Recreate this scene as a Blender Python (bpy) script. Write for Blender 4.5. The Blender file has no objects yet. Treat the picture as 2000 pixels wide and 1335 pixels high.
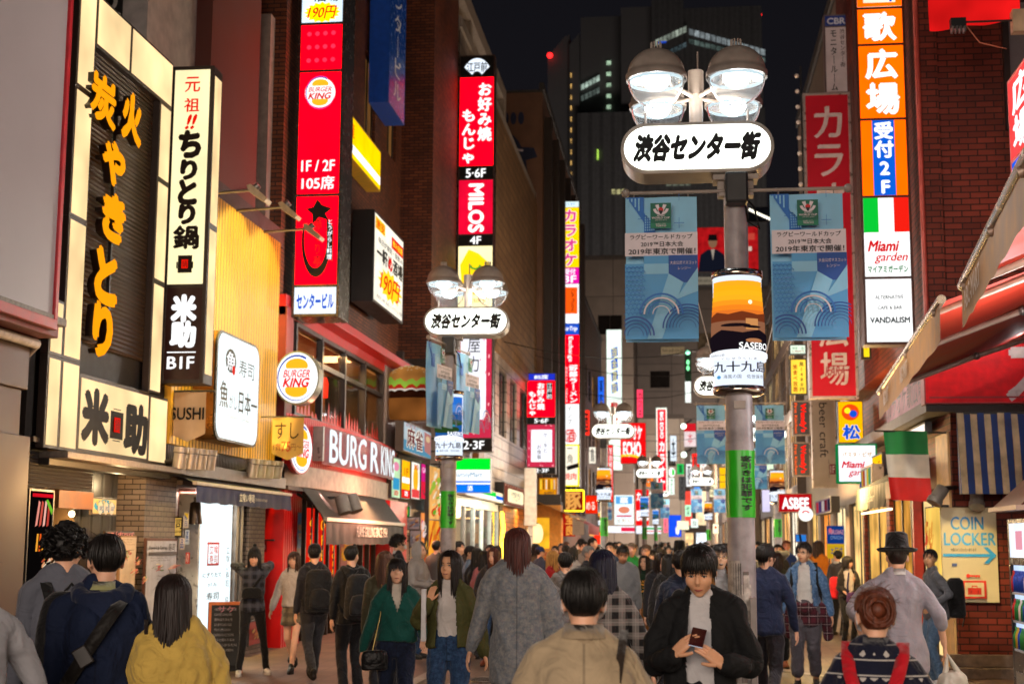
import bpy, bmesh, math, random
import numpy as np
from mathutils import Vector, Matrix, Euler
random.seed(7); rng = np.random.default_rng(7)
SC = bpy.context.scene; COL = SC.collection; PI = math.pi
# ---------------------------------------------------------------- camera
FPX = 2000*50/36.0; YAW = math.radians(6.8); PITCH = math.radians(8.04); ROLL = math.radians(0.30); HC = 1.70
CAMR = Euler((0, 0, YAW)).to_matrix() @ Euler((PI/2+PITCH, 0, 0)).to_matrix() @ Euler((0, 0, ROLL)).to_matrix()
cd = bpy.data.cameras.new('camera'); cam = bpy.data.objects.new('camera', cd); COL.objects.link(cam)
cam.matrix_world = Matrix.Translation((0, 0, HC)) @ CAMR.to_4x4()
cd.lens = 50; cd.sensor_width = 36; cd.clip_start = 0.1; cd.clip_end = 2000
cd.dof.use_dof = True; cd.dof.focus_distance = 9.5; cd.dof.aperture_fstop = 3.2; cd.dof.aperture_blades = 7
SC.camera = cam
# ---------------------------------------------------------------- night sky, exposure
W = bpy.data.worlds.new('World'); SC.world = W; W.use_nodes = True
nt = W.node_tree; bg = nt.nodes['Background']
tc = nt.nodes.new('ShaderNodeTexCoord'); sx = nt.nodes.new('ShaderNodeSeparateXYZ'); cr = nt.nodes.new('ShaderNodeValToRGB')
nt.links.new(tc.outputs['Generated'], sx.inputs[0]); nt.links.new(sx.outputs['Z'], cr.inputs[0]); nt.links.new(cr.outputs[0], bg.inputs[0])
cr.color_ramp.elements[0].color = (.0100, .0088, .0112, 1); cr.color_ramp.elements[1].color = (.0048, .0048, .0066, 1); cr.color_ramp.elements[1].position = .5
bg.inputs[1].default_value = 1.0
SC.view_settings.view_transform = 'Standard'; SC.view_settings.look = 'None'; SC.view_settings.exposure = 0; SC.view_settings.gamma = 1
SC.view_settings.use_curve_mapping = False
cy = SC.cycles; cy.use_denoising = True; cy.max_bounces = 5; cy.diffuse_bounces = 3; cy.glossy_bounces = 3; cy.transmission_bounces = 4
cy.transparent_max_bounces = 12; cy.sample_clamp_indirect = 3; cy.sample_clamp_direct = 12; cy.caustics_reflective = False; cy.caustics_refractive = False
LG = 3.7
def lamp(kind, loc, power, col, size=.3, rot=None, sizey=None, spot=None, parent=None, name='lamp_light'):
    l = bpy.data.lights.new(name, kind); l.energy = power*LG; l.color = col
    if kind == 'AREA':
        l.size = size
        if sizey: l.shape = 'RECTANGLE'; l.size_y = sizey
    elif kind != 'SUN': l.shadow_soft_size = size
    if spot: l.spot_size = math.radians(spot); l.spot_blend = .6
    o = bpy.data.objects.new(name, l); COL.objects.link(o); o.location = loc
    if rot: o.rotation_euler = rot
    if parent: o.parent = parent
    return o
# unseen fill lamp added behind the camera in place of the crossing's screens
lamp('AREA', (-2, -8, 4.2), 470, (1, .82, .68), 11, (math.radians(82), 0, 0), 3.5, name='crossing_fill')
# ---------------------------------------------------------------- pixel -> place
def ray(px, py): return (CAMR @ Vector(((px-1000)/FPX, (667.5-py)/FPX, -1))).normalized()
def atD(px, py, d):
    r = ray(px, py); h = r.x*-math.sin(YAW)+r.y*math.cos(YAW); t = d/h
    return Vector((0, 0, HC))+r*t
def onX(px, py, X): r = ray(px, py); return Vector((0, 0, HC))+r*(X/r.x)
def onY(px, py, Y): r = ray(px, py); return Vector((0, 0, HC))+r*(Y/r.y)
# ---------------------------------------------------------------- materials
def lin(c):
    if isinstance(c, str): c = [int(c[i:i+2], 16) for i in (0, 2, 4)]
    return tuple((v/255/12.92 if v <= 10 else ((v/255+.055)/1.055)**2.4) for v in c)
MC = {}
def E(c, k=1.0, var=0.0, cast=True):
    if 1.3 < k < 3 and min(int(c[i:i+2], 16) for i in (0, 2, 4)) >= 0xd0: k = 1.12+(k-1.3)*.16   # pale sheets stay just short of burning out their lettering
    key = ('E', c, k, var, cast)
    if key in MC: return MC[key]
    m = bpy.data.materials.new('lit_'+str(c)); m.use_nodes = True; n = m.node_tree; n.nodes.clear()
    o = n.nodes.new('ShaderNodeOutputMaterial'); e = n.nodes.new('ShaderNodeEmission'); n.links.new(e.outputs[0], o.inputs[0])
    e.inputs[0].default_value = (*lin(c), 1); e.inputs[1].default_value = k
    if var:   # noise in the strength stands in for uneven tube light
        t = n.nodes.new('ShaderNodeTexCoord'); a = n.nodes.new('ShaderNodeTexNoise'); a.inputs['Scale'].default_value = 1.6; a.inputs['Detail'].default_value = 1.5
        r = n.nodes.new('ShaderNodeMapRange'); r.inputs[1].default_value = .3; r.inputs[2].default_value = .7; r.inputs[3].default_value = k*(1-var); r.inputs[4].default_value = k*(1+var)
        n.links.new(t.outputs['Object'], a.inputs[0]); n.links.new(a.outputs['Fac'], r.inputs[0]); n.links.new(r.outputs[0], e.inputs[1])
    if not cast: m.cycles.emission_sampling = 'NONE'
    MC[key] = m; return m
def nodes_of(name):
    m = bpy.data.materials.new(name); m.use_nodes = True; n = m.node_tree; b = n.nodes['Principled BSDF']; return m, n, b
def D(c, rough=.55, metal=0., ns=8., na=.18, bump=.0, bs=40., spec=.5, coat=0.):
    key = ('D', c, rough, metal, ns, na, bump, bs, spec, coat)
    if key in MC: return MC[key]
    m, n, b = nodes_of('paint_'+str(c)); L = lin(c)
    b.inputs['Roughness'].default_value = rough; b.inputs['Metallic'].default_value = metal; b.inputs['Specular IOR Level'].default_value = spec
    b.inputs['Coat Weight'].default_value = coat
    t = n.nodes.new('ShaderNodeTexCoord'); a = n.nodes.new('ShaderNodeTexNoise'); a.inputs['Scale'].default_value = ns; a.inputs['Detail'].default_value = 4
    r = n.nodes.new('ShaderNodeMapRange'); r.inputs[1].default_value = .3; r.inputs[2].default_value = .7; r.inputs[3].default_value = 1-na; r.inputs[4].default_value = 1+na
    mx = n.nodes.new('ShaderNodeVectorMath'); mx.operation = 'SCALE'; mx.inputs[0].default_value = L
    n.links.new(t.outputs['Object'], a.inputs[0]); n.links.new(a.outputs['Fac'], r.inputs[0]); n.links.new(r.outputs[0], mx.inputs['Scale']); n.links.new(mx.outputs[0], b.inputs['Base Color'])
    rr = n.nodes.new('ShaderNodeMapRange'); rr.inputs[3].default_value = max(.05, rough-.12); rr.inputs[4].default_value = min(1, rough+.12)
    n.links.new(a.outputs['Fac'], rr.inputs[0]); n.links.new(rr.outputs[0], b.inputs['Roughness'])
    if bump:
        a2 = n.nodes.new('ShaderNodeTexNoise'); a2.inputs['Scale'].default_value = bs; a2.inputs['Detail'].default_value = 3
        bp = n.nodes.new('ShaderNodeBump'); bp.inputs['Strength'].default_value = bump; bp.inputs['Distance'].default_value = .02
        n.links.new(t.outputs['Object'], a2.inputs[0]); n.links.new(a2.outputs['Fac'], bp.inputs['Height']); n.links.new(bp.outputs[0], b.inputs['Normal'])
    MC[key] = m; return m
def BR(c1, c2, cm, sx, sz, mort=.02, rough=.75, offs=.5, var=.5, bump=.6, axis='auto', spec=.3):
    """brick / tile wall in object space; axis picks the plane the courses run in"""
    key = ('B', c1, c2, cm, sx, sz, mort, rough, offs, axis)
    if key in MC: return MC[key]
    m, n, b = nodes_of('brick_'+str(c1)); b.inputs['Roughness'].default_value = rough; b.inputs['Specular IOR Level'].default_value = spec
    g = n.nodes.new('ShaderNodeNewGeometry') if axis == 'auto' else None
    t = n.nodes.new('ShaderNodeTexCoord'); s = n.nodes.new('ShaderNodeSeparateXYZ'); n.links.new(t.outputs['Object'], s.inputs[0])
    ad = n.nodes.new('ShaderNodeMath'); ad.operation = 'ADD'; n.links.new(s.outputs['X'], ad.inputs[0]); n.links.new(s.outputs['Y'], ad.inputs[1])
    cb = n.nodes.new('ShaderNodeCombineXYZ')
    if axis == 'flat': n.links.new(s.outputs['X'], cb.inputs[0]); n.links.new(s.outputs['Y'], cb.inputs[1])
    else: n.links.new(ad.outputs[0], cb.inputs[0]); n.links.new(s.outputs['Z'], cb.inputs[1])
    k = n.nodes.new('ShaderNodeTexBrick'); k.inputs['Scale'].default_value = 1; k.inputs['Brick Width'].default_value = sx; k.inputs['Row Height'].default_value = sz
    k.inputs['Mortar Size'].default_value = mort; k.offset = offs; k.inputs['Color1'].default_value = (*lin(c1), 1); k.inputs['Color2'].default_value = (*lin(c2), 1); k.inputs['Mortar'].default_value = (*lin(cm), 1)
    k.inputs['Mortar Smooth'].default_value = .1
    n.links.new(cb.outputs[0], k.inputs['Vector'])
    a = n.nodes.new('ShaderNodeTexNoise'); a.inputs['Scale'].default_value = .9; a.inputs['Detail'].default_value = 6; n.links.new(t.outputs['Object'], a.inputs[0])
    r = n.nodes.new('ShaderNodeMapRange'); r.inputs[1].default_value = .3; r.inputs[2].default_value = .7; r.inputs[3].default_value = 1-var*.5; r.inputs[4].default_value = 1+var*.5; n.links.new(a.outputs['Fac'], r.inputs[0])
    mx = n.nodes.new('ShaderNodeVectorMath'); mx.operation = 'SCALE'; n.links.new(k.outputs['Color'], mx.inputs[0]); n.links.new(r.outputs[0], mx.inputs['Scale']); n.links.new(mx.outputs[0], b.inputs['Base Color'])
    bp = n.nodes.new('ShaderNodeBump'); bp.inputs['Strength'].default_value = bump; bp.inputs['Distance'].default_value = .015; bp.invert = True
    n.links.new(k.outputs['Fac'], bp.inputs['Height']); n.links.new(bp.outputs[0], b.inputs['Normal'])
    MC[key] = m; return m
def RIB(c, period, axis='X', rough=.45, metal=0., depth=.02, spec=.5, sharp=False, na=.15, lit=0):
    """corrugated sheet, slats: ribs along an object axis; sharp draws dark gaps between boards"""
    key = ('R', c, period, axis, rough, metal, depth, sharp)
    if key in MC: return MC[key]
    m, n, b = nodes_of('ribbed_'+str(c)); b.inputs['Roughness'].default_value = rough; b.inputs['Metallic'].default_value = metal; b.inputs['Specular IOR Level'].default_value = spec
    t = n.nodes.new('ShaderNodeTexCoord'); s = n.nodes.new('ShaderNodeSeparateXYZ'); n.links.new(t.outputs['Object'], s.inputs[0])
    f = n.nodes.new('ShaderNodeMath'); f.operation = 'DIVIDE'; f.inputs[1].default_value = period
    if axis == 'XY':
        ad = n.nodes.new('ShaderNodeMath'); ad.operation = 'ADD'; n.links.new(s.outputs['X'], ad.inputs[0]); n.links.new(s.outputs['Y'], ad.inputs[1]); n.links.new(ad.outputs[0], f.inputs[0])
    else: n.links.new(s.outputs[axis], f.inputs[0])
    p = n.nodes.new('ShaderNodeMath'); p.operation = 'PINGPONG'; p.inputs[1].default_value = .5; n.links.new(f.outputs[0], p.inputs[0])
    h = n.nodes.new('ShaderNodeMapRange'); n.links.new(p.outputs[0], h.inputs[0]); h.interpolation_type = 'SMOOTHSTEP'
    h.inputs[1].default_value = .0 if not sharp else .05; h.inputs[2].default_value = .5 if not sharp else .17
    a = n.nodes.new('ShaderNodeTexNoise'); a.inputs['Scale'].default_value = 2.5; a.inputs['Detail'].default_value = 5; n.links.new(t.outputs['Object'], a.inputs[0])
    r = n.nodes.new('ShaderNodeMapRange'); r.inputs[1].default_value = .3; r.inputs[2].default_value = .7; r.inputs[3].default_value = 1-na; r.inputs[4].default_value = 1+na; n.links.new(a.outputs['Fac'], r.inputs[0])
    sc = r.outputs[0]
    if sharp:
        q = n.nodes.new('ShaderNodeMapRange'); n.links.new(h.outputs[0], q.inputs[0]); q.inputs[3].default_value = .12; q.inputs[4].default_value = 1
        mm = n.nodes.new('ShaderNodeMath'); mm.operation = 'MULTIPLY'; n.links.new(sc, mm.inputs[0]); n.links.new(q.outputs[0], mm.inputs[1]); sc = mm.outputs[0]
    mx = n.nodes.new('ShaderNodeVectorMath'); mx.operation = 'SCALE'; mx.inputs[0].default_value = lin(c); n.links.new(sc, mx.inputs['Scale']); n.links.new(mx.outputs[0], b.inputs['Base Color'])
    bp = n.nodes.new('ShaderNodeBump'); bp.inputs['Strength'].default_value = 1; bp.inputs['Distance'].default_value = depth
    n.links.new(h.outputs[0], bp.inputs['Height']); n.links.new(bp.outputs[0], b.inputs['Normal'])
    MC[key] = m; return m
def GLASS(tint=(1, 1, 1), refl=.25, key='g', dust=.02):
    if ('G', key) in MC: return MC[('G', key)]
    m = bpy.data.materials.new('clear_glass'); m.use_nodes = True; n = m.node_tree; n.nodes.clear()
    o = n.nodes.new('ShaderNodeOutputMaterial'); x = n.nodes.new('ShaderNodeMixShader'); t = n.nodes.new('ShaderNodeBsdfTransparent'); g = n.nodes.new('ShaderNodeBsdfGlossy')
    l = n.nodes.new('ShaderNodeLayerWeight'); l.inputs[0].default_value = refl; t.inputs[0].default_value = (*tint, 1); g.inputs['Roughness'].default_value = .04
    n.links.new(l.outputs['Fresnel'], x.inputs[0]); n.links.new(t.outputs[0], x.inputs[1]); n.links.new(g.outputs[0], x.inputs[2])
    d = n.nodes.new('ShaderNodeBsdfTranslucent'); d.inputs[0].default_value = (.9, .93, .95, 1); x2 = n.nodes.new('ShaderNodeMixShader'); x2.inputs[0].default_value = dust
    n.links.new(x.outputs[0], x2.inputs[1]); n.links.new(d.outputs[0], x2.inputs[2]); n.links.new(x2.outputs[0], o.inputs[0])
    MC[('G', key)] = m; return m
# ---------------------------------------------------------------- letters
GC = {}
def glyphs(s, bold=0., vert=False, ls=1.04):
    key = (s, bold, vert, ls)
    if key in GC: return GC[key]
    c = bpy.data.curves.new('t', 'FONT'); c.resolution_u = 3; c.offset = bold; c.align_x = 'CENTER' if vert else 'LEFT'; c.space_line = ls
    c.body = '\n'.join('｜' if (ch in 'ーー―') else ch for ch in s) if vert else s
    o = bpy.data.objects.new('t', c); m = bpy.data.meshes.new_from_object(o)
    v = np.array([tuple(x.co[:2]) for x in m.vertices]) if len(m.vertices) else np.zeros((0, 2)); f = [tuple(p.vertices) for p in m.polygons]
    bpy.data.objects.remove(o); bpy.data.curves.remove(c); bpy.data.meshes.remove(m)
    GC[key] = (v, f); return GC[key]
# ---------------------------------------------------------------- mesh builder
class MB:
    def __init__(s): s.v = []; s.f = []; s.m = []; s.sm = []; s.mats = []
    def mi(s, m):
        for i, q in enumerate(s.mats):
            if q is m: return i
        s.mats.append(m); return len(s.mats)-1
    def add(s, V, F, m, smooth=False):
        b = len(s.v); i = s.mi(m); s.v.extend(tuple(map(float, p)) for p in V)
        for f in F: s.f.append(tuple(b+k for k in f)); s.m.append(i); s.sm.append(smooth)
    def box(s, x0, x1, y0, y1, z0, z1, m):
        V = [(x, y, z) for x in (x0, x1) for y in (y0, y1) for z in (z0, z1)]
        s.add(V, [(0, 1, 3, 2), (4, 6, 7, 5), (0, 4, 5, 1), (2, 3, 7, 6), (0, 2, 6, 4), (1, 5, 7, 3)], m)
    def quad(s, a, b, c, d, m): s.add([a, b, c, d], [(0, 1, 2, 3)], m)
    def prism(s, pts, y0, y1, m, side=None):
        """polygon in x,z pushed along y (front at y0)"""
        n = len(pts); V = [(x, y0, z) for x, z in pts]+[(x, y1, z) for x, z in pts]
        s.add(V, [tuple(range(n)), tuple(range(2*n-1, n-1, -1))], m); s.add(V, [(i, n+i, n+(i+1) % n, (i+1) % n) for i in range(n)], side or m)
    def tube(s, P, R, m, n=10, cap=True, smooth=True):
        P = [Vector(p) for p in P]; R = R if hasattr(R, '__len__') else [R]*len(P); V = []; F = []; up = None
        for i, p in enumerate(P):
            t = (P[min(i+1, len(P)-1)]-P[max(i-1, 0)]).normalized()
            if up is None: up = Vector((0, 0, 1)) if abs(t.z) < .9 else Vector((0, 1, 0))
            a = t.cross(up).normalized(); b = a.cross(t).normalized(); up = b
            for k in range(n): q = 2*PI*k/n; V.append(p+(a*math.cos(q)+b*math.sin(q))*R[i])
        for i in range(len(P)-1):
            for k in range(n): F.append((i*n+k, i*n+(k+1) % n, (i+1)*n+(k+1) % n, (i+1)*n+k))
        s.add(V, F, m, smooth)
        if cap: s.add(V, [tuple(range(n-1, -1, -1)), tuple(range((len(P)-1)*n, len(P)*n))], m)
    def lathe(s, prof, m, n=24, c=(0, 0), smooth=True, a0=0, a1=2*PI, ell=1.):
        V = []; full = abs(a1-a0-2*PI) < 1e-4; k = n if full else n+1
        for r, z in prof:
            for j in range(k): q = a0+(a1-a0)*j/n; V.append((c[0]+r*math.cos(q), c[1]+r*math.sin(q)*ell, z))
        F = []
        for i in range(len(prof)-1):
            for j in range(n): F.append((i*k+j, i*k+(j+1) % k, (i+1)*k+(j+1) % k, (i+1)*k+j))
        s.add(V, F, m, smooth)
    def ball(s, c, r, m, n=14, sq=(1, 1, 1)):
        V = []; F = []; h = n//2
        for i in range(h+1):
            t = PI*i/h
            for j in range(n): q = 2*PI*j/n; V.append((c[0]+r*sq[0]*math.sin(t)*math.cos(q), c[1]+r*sq[1]*math.sin(t)*math.sin(q), c[2]+r*sq[2]*math.cos(t)))
        for i in range(h):
            for j in range(n): F.append((i*n+j, (i+1)*n+j, (i+1)*n+(j+1) % n, i*n+(j+1) % n))
        s.add(V, F, m, True)
    clip = None; bent = 0
    def flat(s, P, F, y, m, mp=None):
        if s.bent and mp and s.clip and any(len(f) > 4 for f in F):   # cut wide shapes into strips that follow the drum
            c0, n = s.clip, s.bent; s.bent = 0
            for i in range(n): s.clip = (c0[0]+(c0[1]-c0[0])*i/n, c0[0]+(c0[1]-c0[0])*(i+1)/n, c0[2], c0[3]); s.flat(P, F, y, m, mp)
            s.clip, s.bent = c0, n; return
        if s.clip:   # keep prints inside their sheet
            x0, x1, z0, z1 = s.clip; P = [tuple(p) for p in P]; A = np.array(P); e = 1e-6
            if A[:, 0].min() < x0-e or A[:, 0].max() > x1+e or A[:, 1].min() < z0-e or A[:, 1].max() > z1+e:
                NP, NF = [], []
                for f in F:
                    q = [P[i] for i in f]
                    for ax, lim, sg in ((0, x0, 1), (0, x1, -1), (1, z0, 1), (1, z1, -1)):
                        o = []
                        for i in range(len(q)):
                            a, b = q[i-1], q[i]; da, db = (a[ax]-lim)*sg, (b[ax]-lim)*sg
                            if (da >= 0) != (db >= 0): t = da/(da-db); o.append((a[0]+(b[0]-a[0])*t, a[1]+(b[1]-a[1])*t))
                            if db >= 0: o.append(b)
                        q = o
                        if len(q) < 3: break
                    if len(q) >= 3: NF.append(tuple(range(len(NP), len(NP)+len(q)))); NP += q
                P, F = NP, NF
                if not F: return
        s.add([(mp(x, z, y) if mp else (x, y, z)) for x, z in P], F, m)
    def text(s, t, x0, z0, x1, z1, y, m, fl='', mp=None, ol=None, olw=.05, th=0, side=None):
        """letters filling the box; flags: v vertical, b bold, B black, i slanted, k keep proportions, r turned a quarter"""
        vert = 'v' in fl; bw = .022 if 'b' in fl else (.042 if 'B' in fl else (.068 if 'H' in fl else 0.))
        v0, f = glyphs(t, 0., vert)
        if not len(v0): return
        def shp(v):
            v = v.copy()
            if 'i' in fl: v[:, 0] += v[:, 1]*.28
            if 'r' in fl: v = np.stack([v[:, 1], -v[:, 0]], 1)
            return v
        v = shp(v0); lo = v.min(0); hi = v.max(0); w = hi-lo; sx_ = (x1-x0)/w[0]; sz_ = (z1-z0)/w[1]; ox, oz = x0, z0
        if 'k' in fl: q = min(sx_, sz_); ox = x0+((x1-x0)-q*w[0])/2; oz = z0+((z1-z0)-q*w[1])/2; sx_ = sz_ = q
        tr = lambda v: [((a-lo[0])*sx_+ox, (b-lo[1])*sz_+oz) for a, b in v]
        if ol is not None:
            for k in range(8): q = olw*1.3; s.flat(tr(shp(v0+np.array([math.cos(k*PI/4), math.sin(k*PI/4)])*q)), f, y-.0001*k, ol, mp)
            y -= .004
        P = tr(v)
        if th:   # solid letters
            s.flat(P, f, y-th, m); n = len(P); cnt = {}
            for q in f:
                for i in range(len(q)): e = (q[i], q[(i+1) % len(q)]); cnt[e] = 1
            ed = [e for e in cnt if (e[1], e[0]) not in cnt]
            bw and [s.flat(tr(shp(v0+np.array([dx, dz])*bw)), f, y-th-.0004*(k+1), m) for k, (dx, dz) in enumerate(((1, 0), (-1, 0), (0, 1), (0, -1), (.7, .7), (-.7, -.7)))]
            s.add([(x, y-th, z) for x, z in P]+[(x, y, z) for x, z in P], [(b, a, a+n, b+n) for a, b in ed], side or m)
        else:
            s.flat(P, f, y, m, mp)
            if bw:
                for k, (dx, dz) in enumerate(((1, 0), (-1, 0), (0, 1), (0, -1), (.7, .7), (-.7, -.7), (.7, -.7), (-.7, .7))[:8 if bw > .05 else 4] if bw > .03 else ((1, .6), (-1, -.6))): s.flat(tr(shp(v0+np.array([dx, dz])*bw)), f, y-.0002*(k+1), m, mp)
    def ell(s, cx, cz, rx, rz, y, m, n=32, mp=None, a0=0, a1=2*PI):
        P = [(cx+rx*math.cos(a0+(a1-a0)*i/n), cz+rz*math.sin(a0+(a1-a0)*i/n)) for i in range(n+(0 if a1-a0 > 6.28 else 1))]
        s.flat(P, [tuple(range(len(P)))], y, m, mp)
    def arc(s, cx, cz, rx, rz, t, a0, a1, y, m, n=24, t1=None):
        P = []; t1 = t if t1 is None else t1
        for i in range(n+1):
            q = math.radians(a0+(a1-a0)*i/n); tt = 1-(t+(t1-t)*i/n); P += [(cx+rx*math.cos(q), cz+rz*math.sin(q)), (cx+rx*tt*math.cos(q), cz+rz*tt*math.sin(q))]
        s.flat(P, [(2*i, 2*i+1, 2*i+3, 2*i+2) for i in range(n)], y, m)
    def star(s, cx, cz, rx, rz, n, inner, y, m):
        P = [(cx+rx*(1 if i % 2 == 0 else inner)*math.cos(PI*i/n), cz+rz*(1 if i % 2 == 0 else inner)*math.sin(PI*i/n)) for i in range(2*n)]
        s.flat(P+[(cx, cz)], [(i, (i+1) % (2*n), 2*n) for i in range(2*n)], y, m)
    def xform(s, M, start=0):
        for i in range(start, len(s.v)): s.v[i] = tuple(M @ Vector(s.v[i]))
    def build(s, name, parent=None, bevel=0, loc=None, rz=0, fix=True):
        me = bpy.data.meshes.new(name); me.from_pydata(s.v, [], s.f)
        for m in s.mats: me.materials.append(m)
        me.polygons.foreach_set('material_index', s.m); me.polygons.foreach_set('use_smooth', s.sm); me.update()
        o = bpy.data.objects.new(name, me); COL.objects.link(o)
        if parent: o.parent = parent
        if loc: o.location = loc
        o.rotation_euler.z = rz
        if bevel:
            b = o.modifiers.new('b', 'BEVEL'); b.width = bevel; b.segments = 2; b.limit_method = 'ANGLE'; b.angle_limit = math.radians(40)
        return o
def tag(o, label=None, cat=None, group=None, kind=None):
    if label: o['label'] = label
    if cat: o['category'] = cat
    if group: o['group'] = group
    if kind: o['kind'] = kind
    return o
def thing(name, label, cat, loc=(0, 0, 0), rz=0, group=None):
    o = bpy.data.objects.new(name, None); COL.objects.link(o); o.location = loc; o.rotation_euler.z = rz; o.empty_display_size = .2
    return tag(o, label, cat, group)
KIDS = {}
def copy_tree(o, parent=None):
    c = o.copy(); COL.objects.link(c); c.parent = parent
    for k in [q for q in COL.objects if q.parent == o]: copy_tree(k, c)
    return c
RZ = {'F': 0, 'L': PI/2, 'R': -PI/2, 'B': PI}
def place(px, plane):
    """pixel rectangle on a wall plane -> bottom-left corner, width, height, turn"""
    x0, y0, x1, y1 = px; k, q = plane
    if k == 'F':
        xm = (x0+x1)/2; a = onY(x0, y1, q); b = onY(x1, y1, q); zt = onY(xm, y0, q).z; zb = onY(xm, y1, q).z
        return Vector((a.x, q, zb)), b.x-a.x, zt-zb, 0
    if k == 'L':
        a = onX(x0, y0, q); b = onX(x1, y0, q); zb = onX(x0, y1, q).z; return Vector((q, a.y, zb)), b.y-a.y, a.z-zb, PI/2
    a = onX(x1, y0, q); b = onX(x0, y0, q); zb = onX(x1, y1, q).z; return Vector((q, b.y, zb)), b.y-a.y, a.z-zb, -PI/2
BLK = lambda: D('0b0a0a', .5)
FRM = lambda: D('2a2422', .45)
STL = lambda: D('8a8580', .35, .8)
def art(b, items, W_, H_, x_, z_, y, mp=None):
    """artwork in fractions of the panel, y counted from its top; every item lies 3 mm proud of the one before"""
    X = lambda f: x_+f*W_; Z = lambda f: z_+(1-f)*H_; b.clip = (x_, x_+W_, z_, z_+H_); b.bent = 14 if mp else 0
    for it in items:
        y -= .003; k = it[0]
        if k == 't': b.text(it[1], X(it[2]), Z(it[5]), X(it[4]), Z(it[3]), y, it[6], it[7] if len(it) > 7 else '', mp, it[8] if len(it) > 8 else None)
        elif k == 'r':
            P = [(X(it[1]), Z(it[4])), (X(it[3]), Z(it[4])), (X(it[3]), Z(it[2])), (X(it[1]), Z(it[2]))]
            if mp:
                n = 8; P = [(X(it[1]+(it[3]-it[1])*i/n), Z(e)) for e in (it[4], it[2]) for i in range(n+1)]; b.flat(P, [(i, i+1, n+2+i, n+1+i) for i in range(n)], y, it[5], mp)
            else: b.flat(P, [(0, 1, 2, 3)], y, it[5])
        elif k == 'e': b.ell(X(it[1]), Z(it[2]), it[3]*W_, it[4]*H_, y, it[5], mp=mp)
        elif k == 'c': b.ell(X(it[1]), Z(it[2]), it[3]*W_, it[3]*W_, y, it[4], mp=mp)
        elif k == 'p': P = [(X(p), Z(q)) for p, q in it[1]]; b.flat(P, [tuple(range(len(P)))], y, it[2], mp)
        elif k == 's': b.star(X(it[1]), Z(it[2]), it[3]*W_, it[4]*H_, it[5], it[6], y, it[7])
        elif k == 'a': b.arc(X(it[1]), Z(it[2]), it[3]*W_, it[4]*H_, it[5], it[6], it[7], y, it[8], t1=it[9] if len(it) > 9 else None)
    b.clip = None; b.bent = 0
def sign(name, label, cat, px, plane, panels, th=.3, frame=None, border=.03, group=None, gap=.0, out=.0, brackets=0):
    """a box sign: casing, one lit sheet per panel (y0,y1 in fractions from the top), lettering on each sheet"""
    o, w, h, rz = place(px, plane); frame = frame or FRM()
    t = thing(name, label, cat, o, rz, group); c = MB()
    bx = min(border, w*.2); c.box(0, w, .012, th, 0, h, frame)
    for a, b_ in ((0, bx), (w-bx, w)): c.box(a, b_, 0, .012, 0, h, frame)
    cuts = sorted({p[0] for p in panels} | {p[1] for p in panels})
    ys = []
    for q in cuts:
        z = h*(1-q); z0, z1 = max(0, z-bx/2), min(h, z+bx/2)
        if q <= 0: z0, z1 = h-bx, h
        if q >= 1: z0, z1 = 0, bx
        c.box(bx, w-bx, 0, .012, z0, z1, frame); ys.append((z0, z1))
    for k in range(brackets): c.box(-.18 if plane[0] != 'R' else w, .0 if plane[0] != 'R' else w+.18, th*.4, th*.6, h*(k+.5)/brackets, h*(k+.5)/brackets+.05, frame)
    c.build('casing', t, bevel=.008)
    for p in panels:
        i0, i1 = cuts.index(p[0]), cuts.index(p[1]); zt = ys[i0][0]; zb = ys[i1][1]
        a = MB(); a.flat([(bx, zb), (w-bx, zb), (w-bx, zt), (bx, zt)], [(0, 1, 2, 3)], .006, p[2]); pa = a.build('panel', t)
        if len(p) > 3 and p[3]:
            l = MB(); art(l, p[3], w-2*bx, zt-zb, bx, zb, .005); l.build('lettering', pa)
    return t
def rbox(w, h, r, n=8):
    P = []
    for cx, cz, a in ((w-r, r, -90), (w-r, h-r, 0), (r, h-r, 90), (r, r, 180)):
        for i in range(n+1): q = math.radians(a+90*i/n); P.append((cx+r*math.cos(q), cz+r*math.sin(q)))
    return P
# ================================================================ ground
def sheet(name, pts, z, m, kind='structure'):
    b = MB(); b.add([(x, y, z) for x, y in pts], [tuple(range(len(pts)))], m); o = b.build(name); return tag(o, kind=kind)
PAVE = BR('584238', '46352d', '221a16', .21, .105, .006, .62, .5, .7, .5, 'flat', .45)
WALK = BR('644c40', '523d35', '2a201c', .3, .3, .006, .6, .0, .6, .5, 'flat', .45)
sheet('street', [(-60, -40), (60, -40), (60, 400), (-60, 400)], 0, PAVE)
sheet('pavement', [(-20, -5), (-3.3, -5), (-3.3, 22), (-3.1, 24), (-3.0, 60), (-3.0, 150), (-20, 150)], .004, WALK)
sheet('pavement', [(1.2, 20.6), (1.12, 60), (1.12, 150), (20, 150), (20, 17.2), (6, 17.6), (2.9, 18.2), (1.9, 19.2), (1.45, 19.9)], .004, WALK)
def strip(pts, w):
    b = MB(); P = [Vector((x, y)) for x, y in pts]; V = []
    for i, p in enumerate(P):
        t = (P[min(i+1, len(P)-1)]-P[max(i-1, 0)]).normalized(); n = Vector((t.y, -t.x))*w/2; V += [(p.x+n.x, p.y+n.y, .009), (p.x-n.x, p.y-n.y, .009)]
    b.add(V, [(2*i, 2*i+1, 2*i+3, 2*i+2) for i in range(len(P)-1)], D('8d8078', .6, ns=3, na=.3)); return tag(b.build('kerb_strip'), kind='structure')
strip([(-3.3, -5), (-3.3, 22), (-3.1, 24), (-3.0, 60), (-3.0, 150)], .16)
strip([(6, 17.6), (2.9, 18.2), (1.9, 19.2), (1.45, 19.9), (1.2, 20.6), (1.12, 60), (1.12, 150)], .16)
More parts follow.
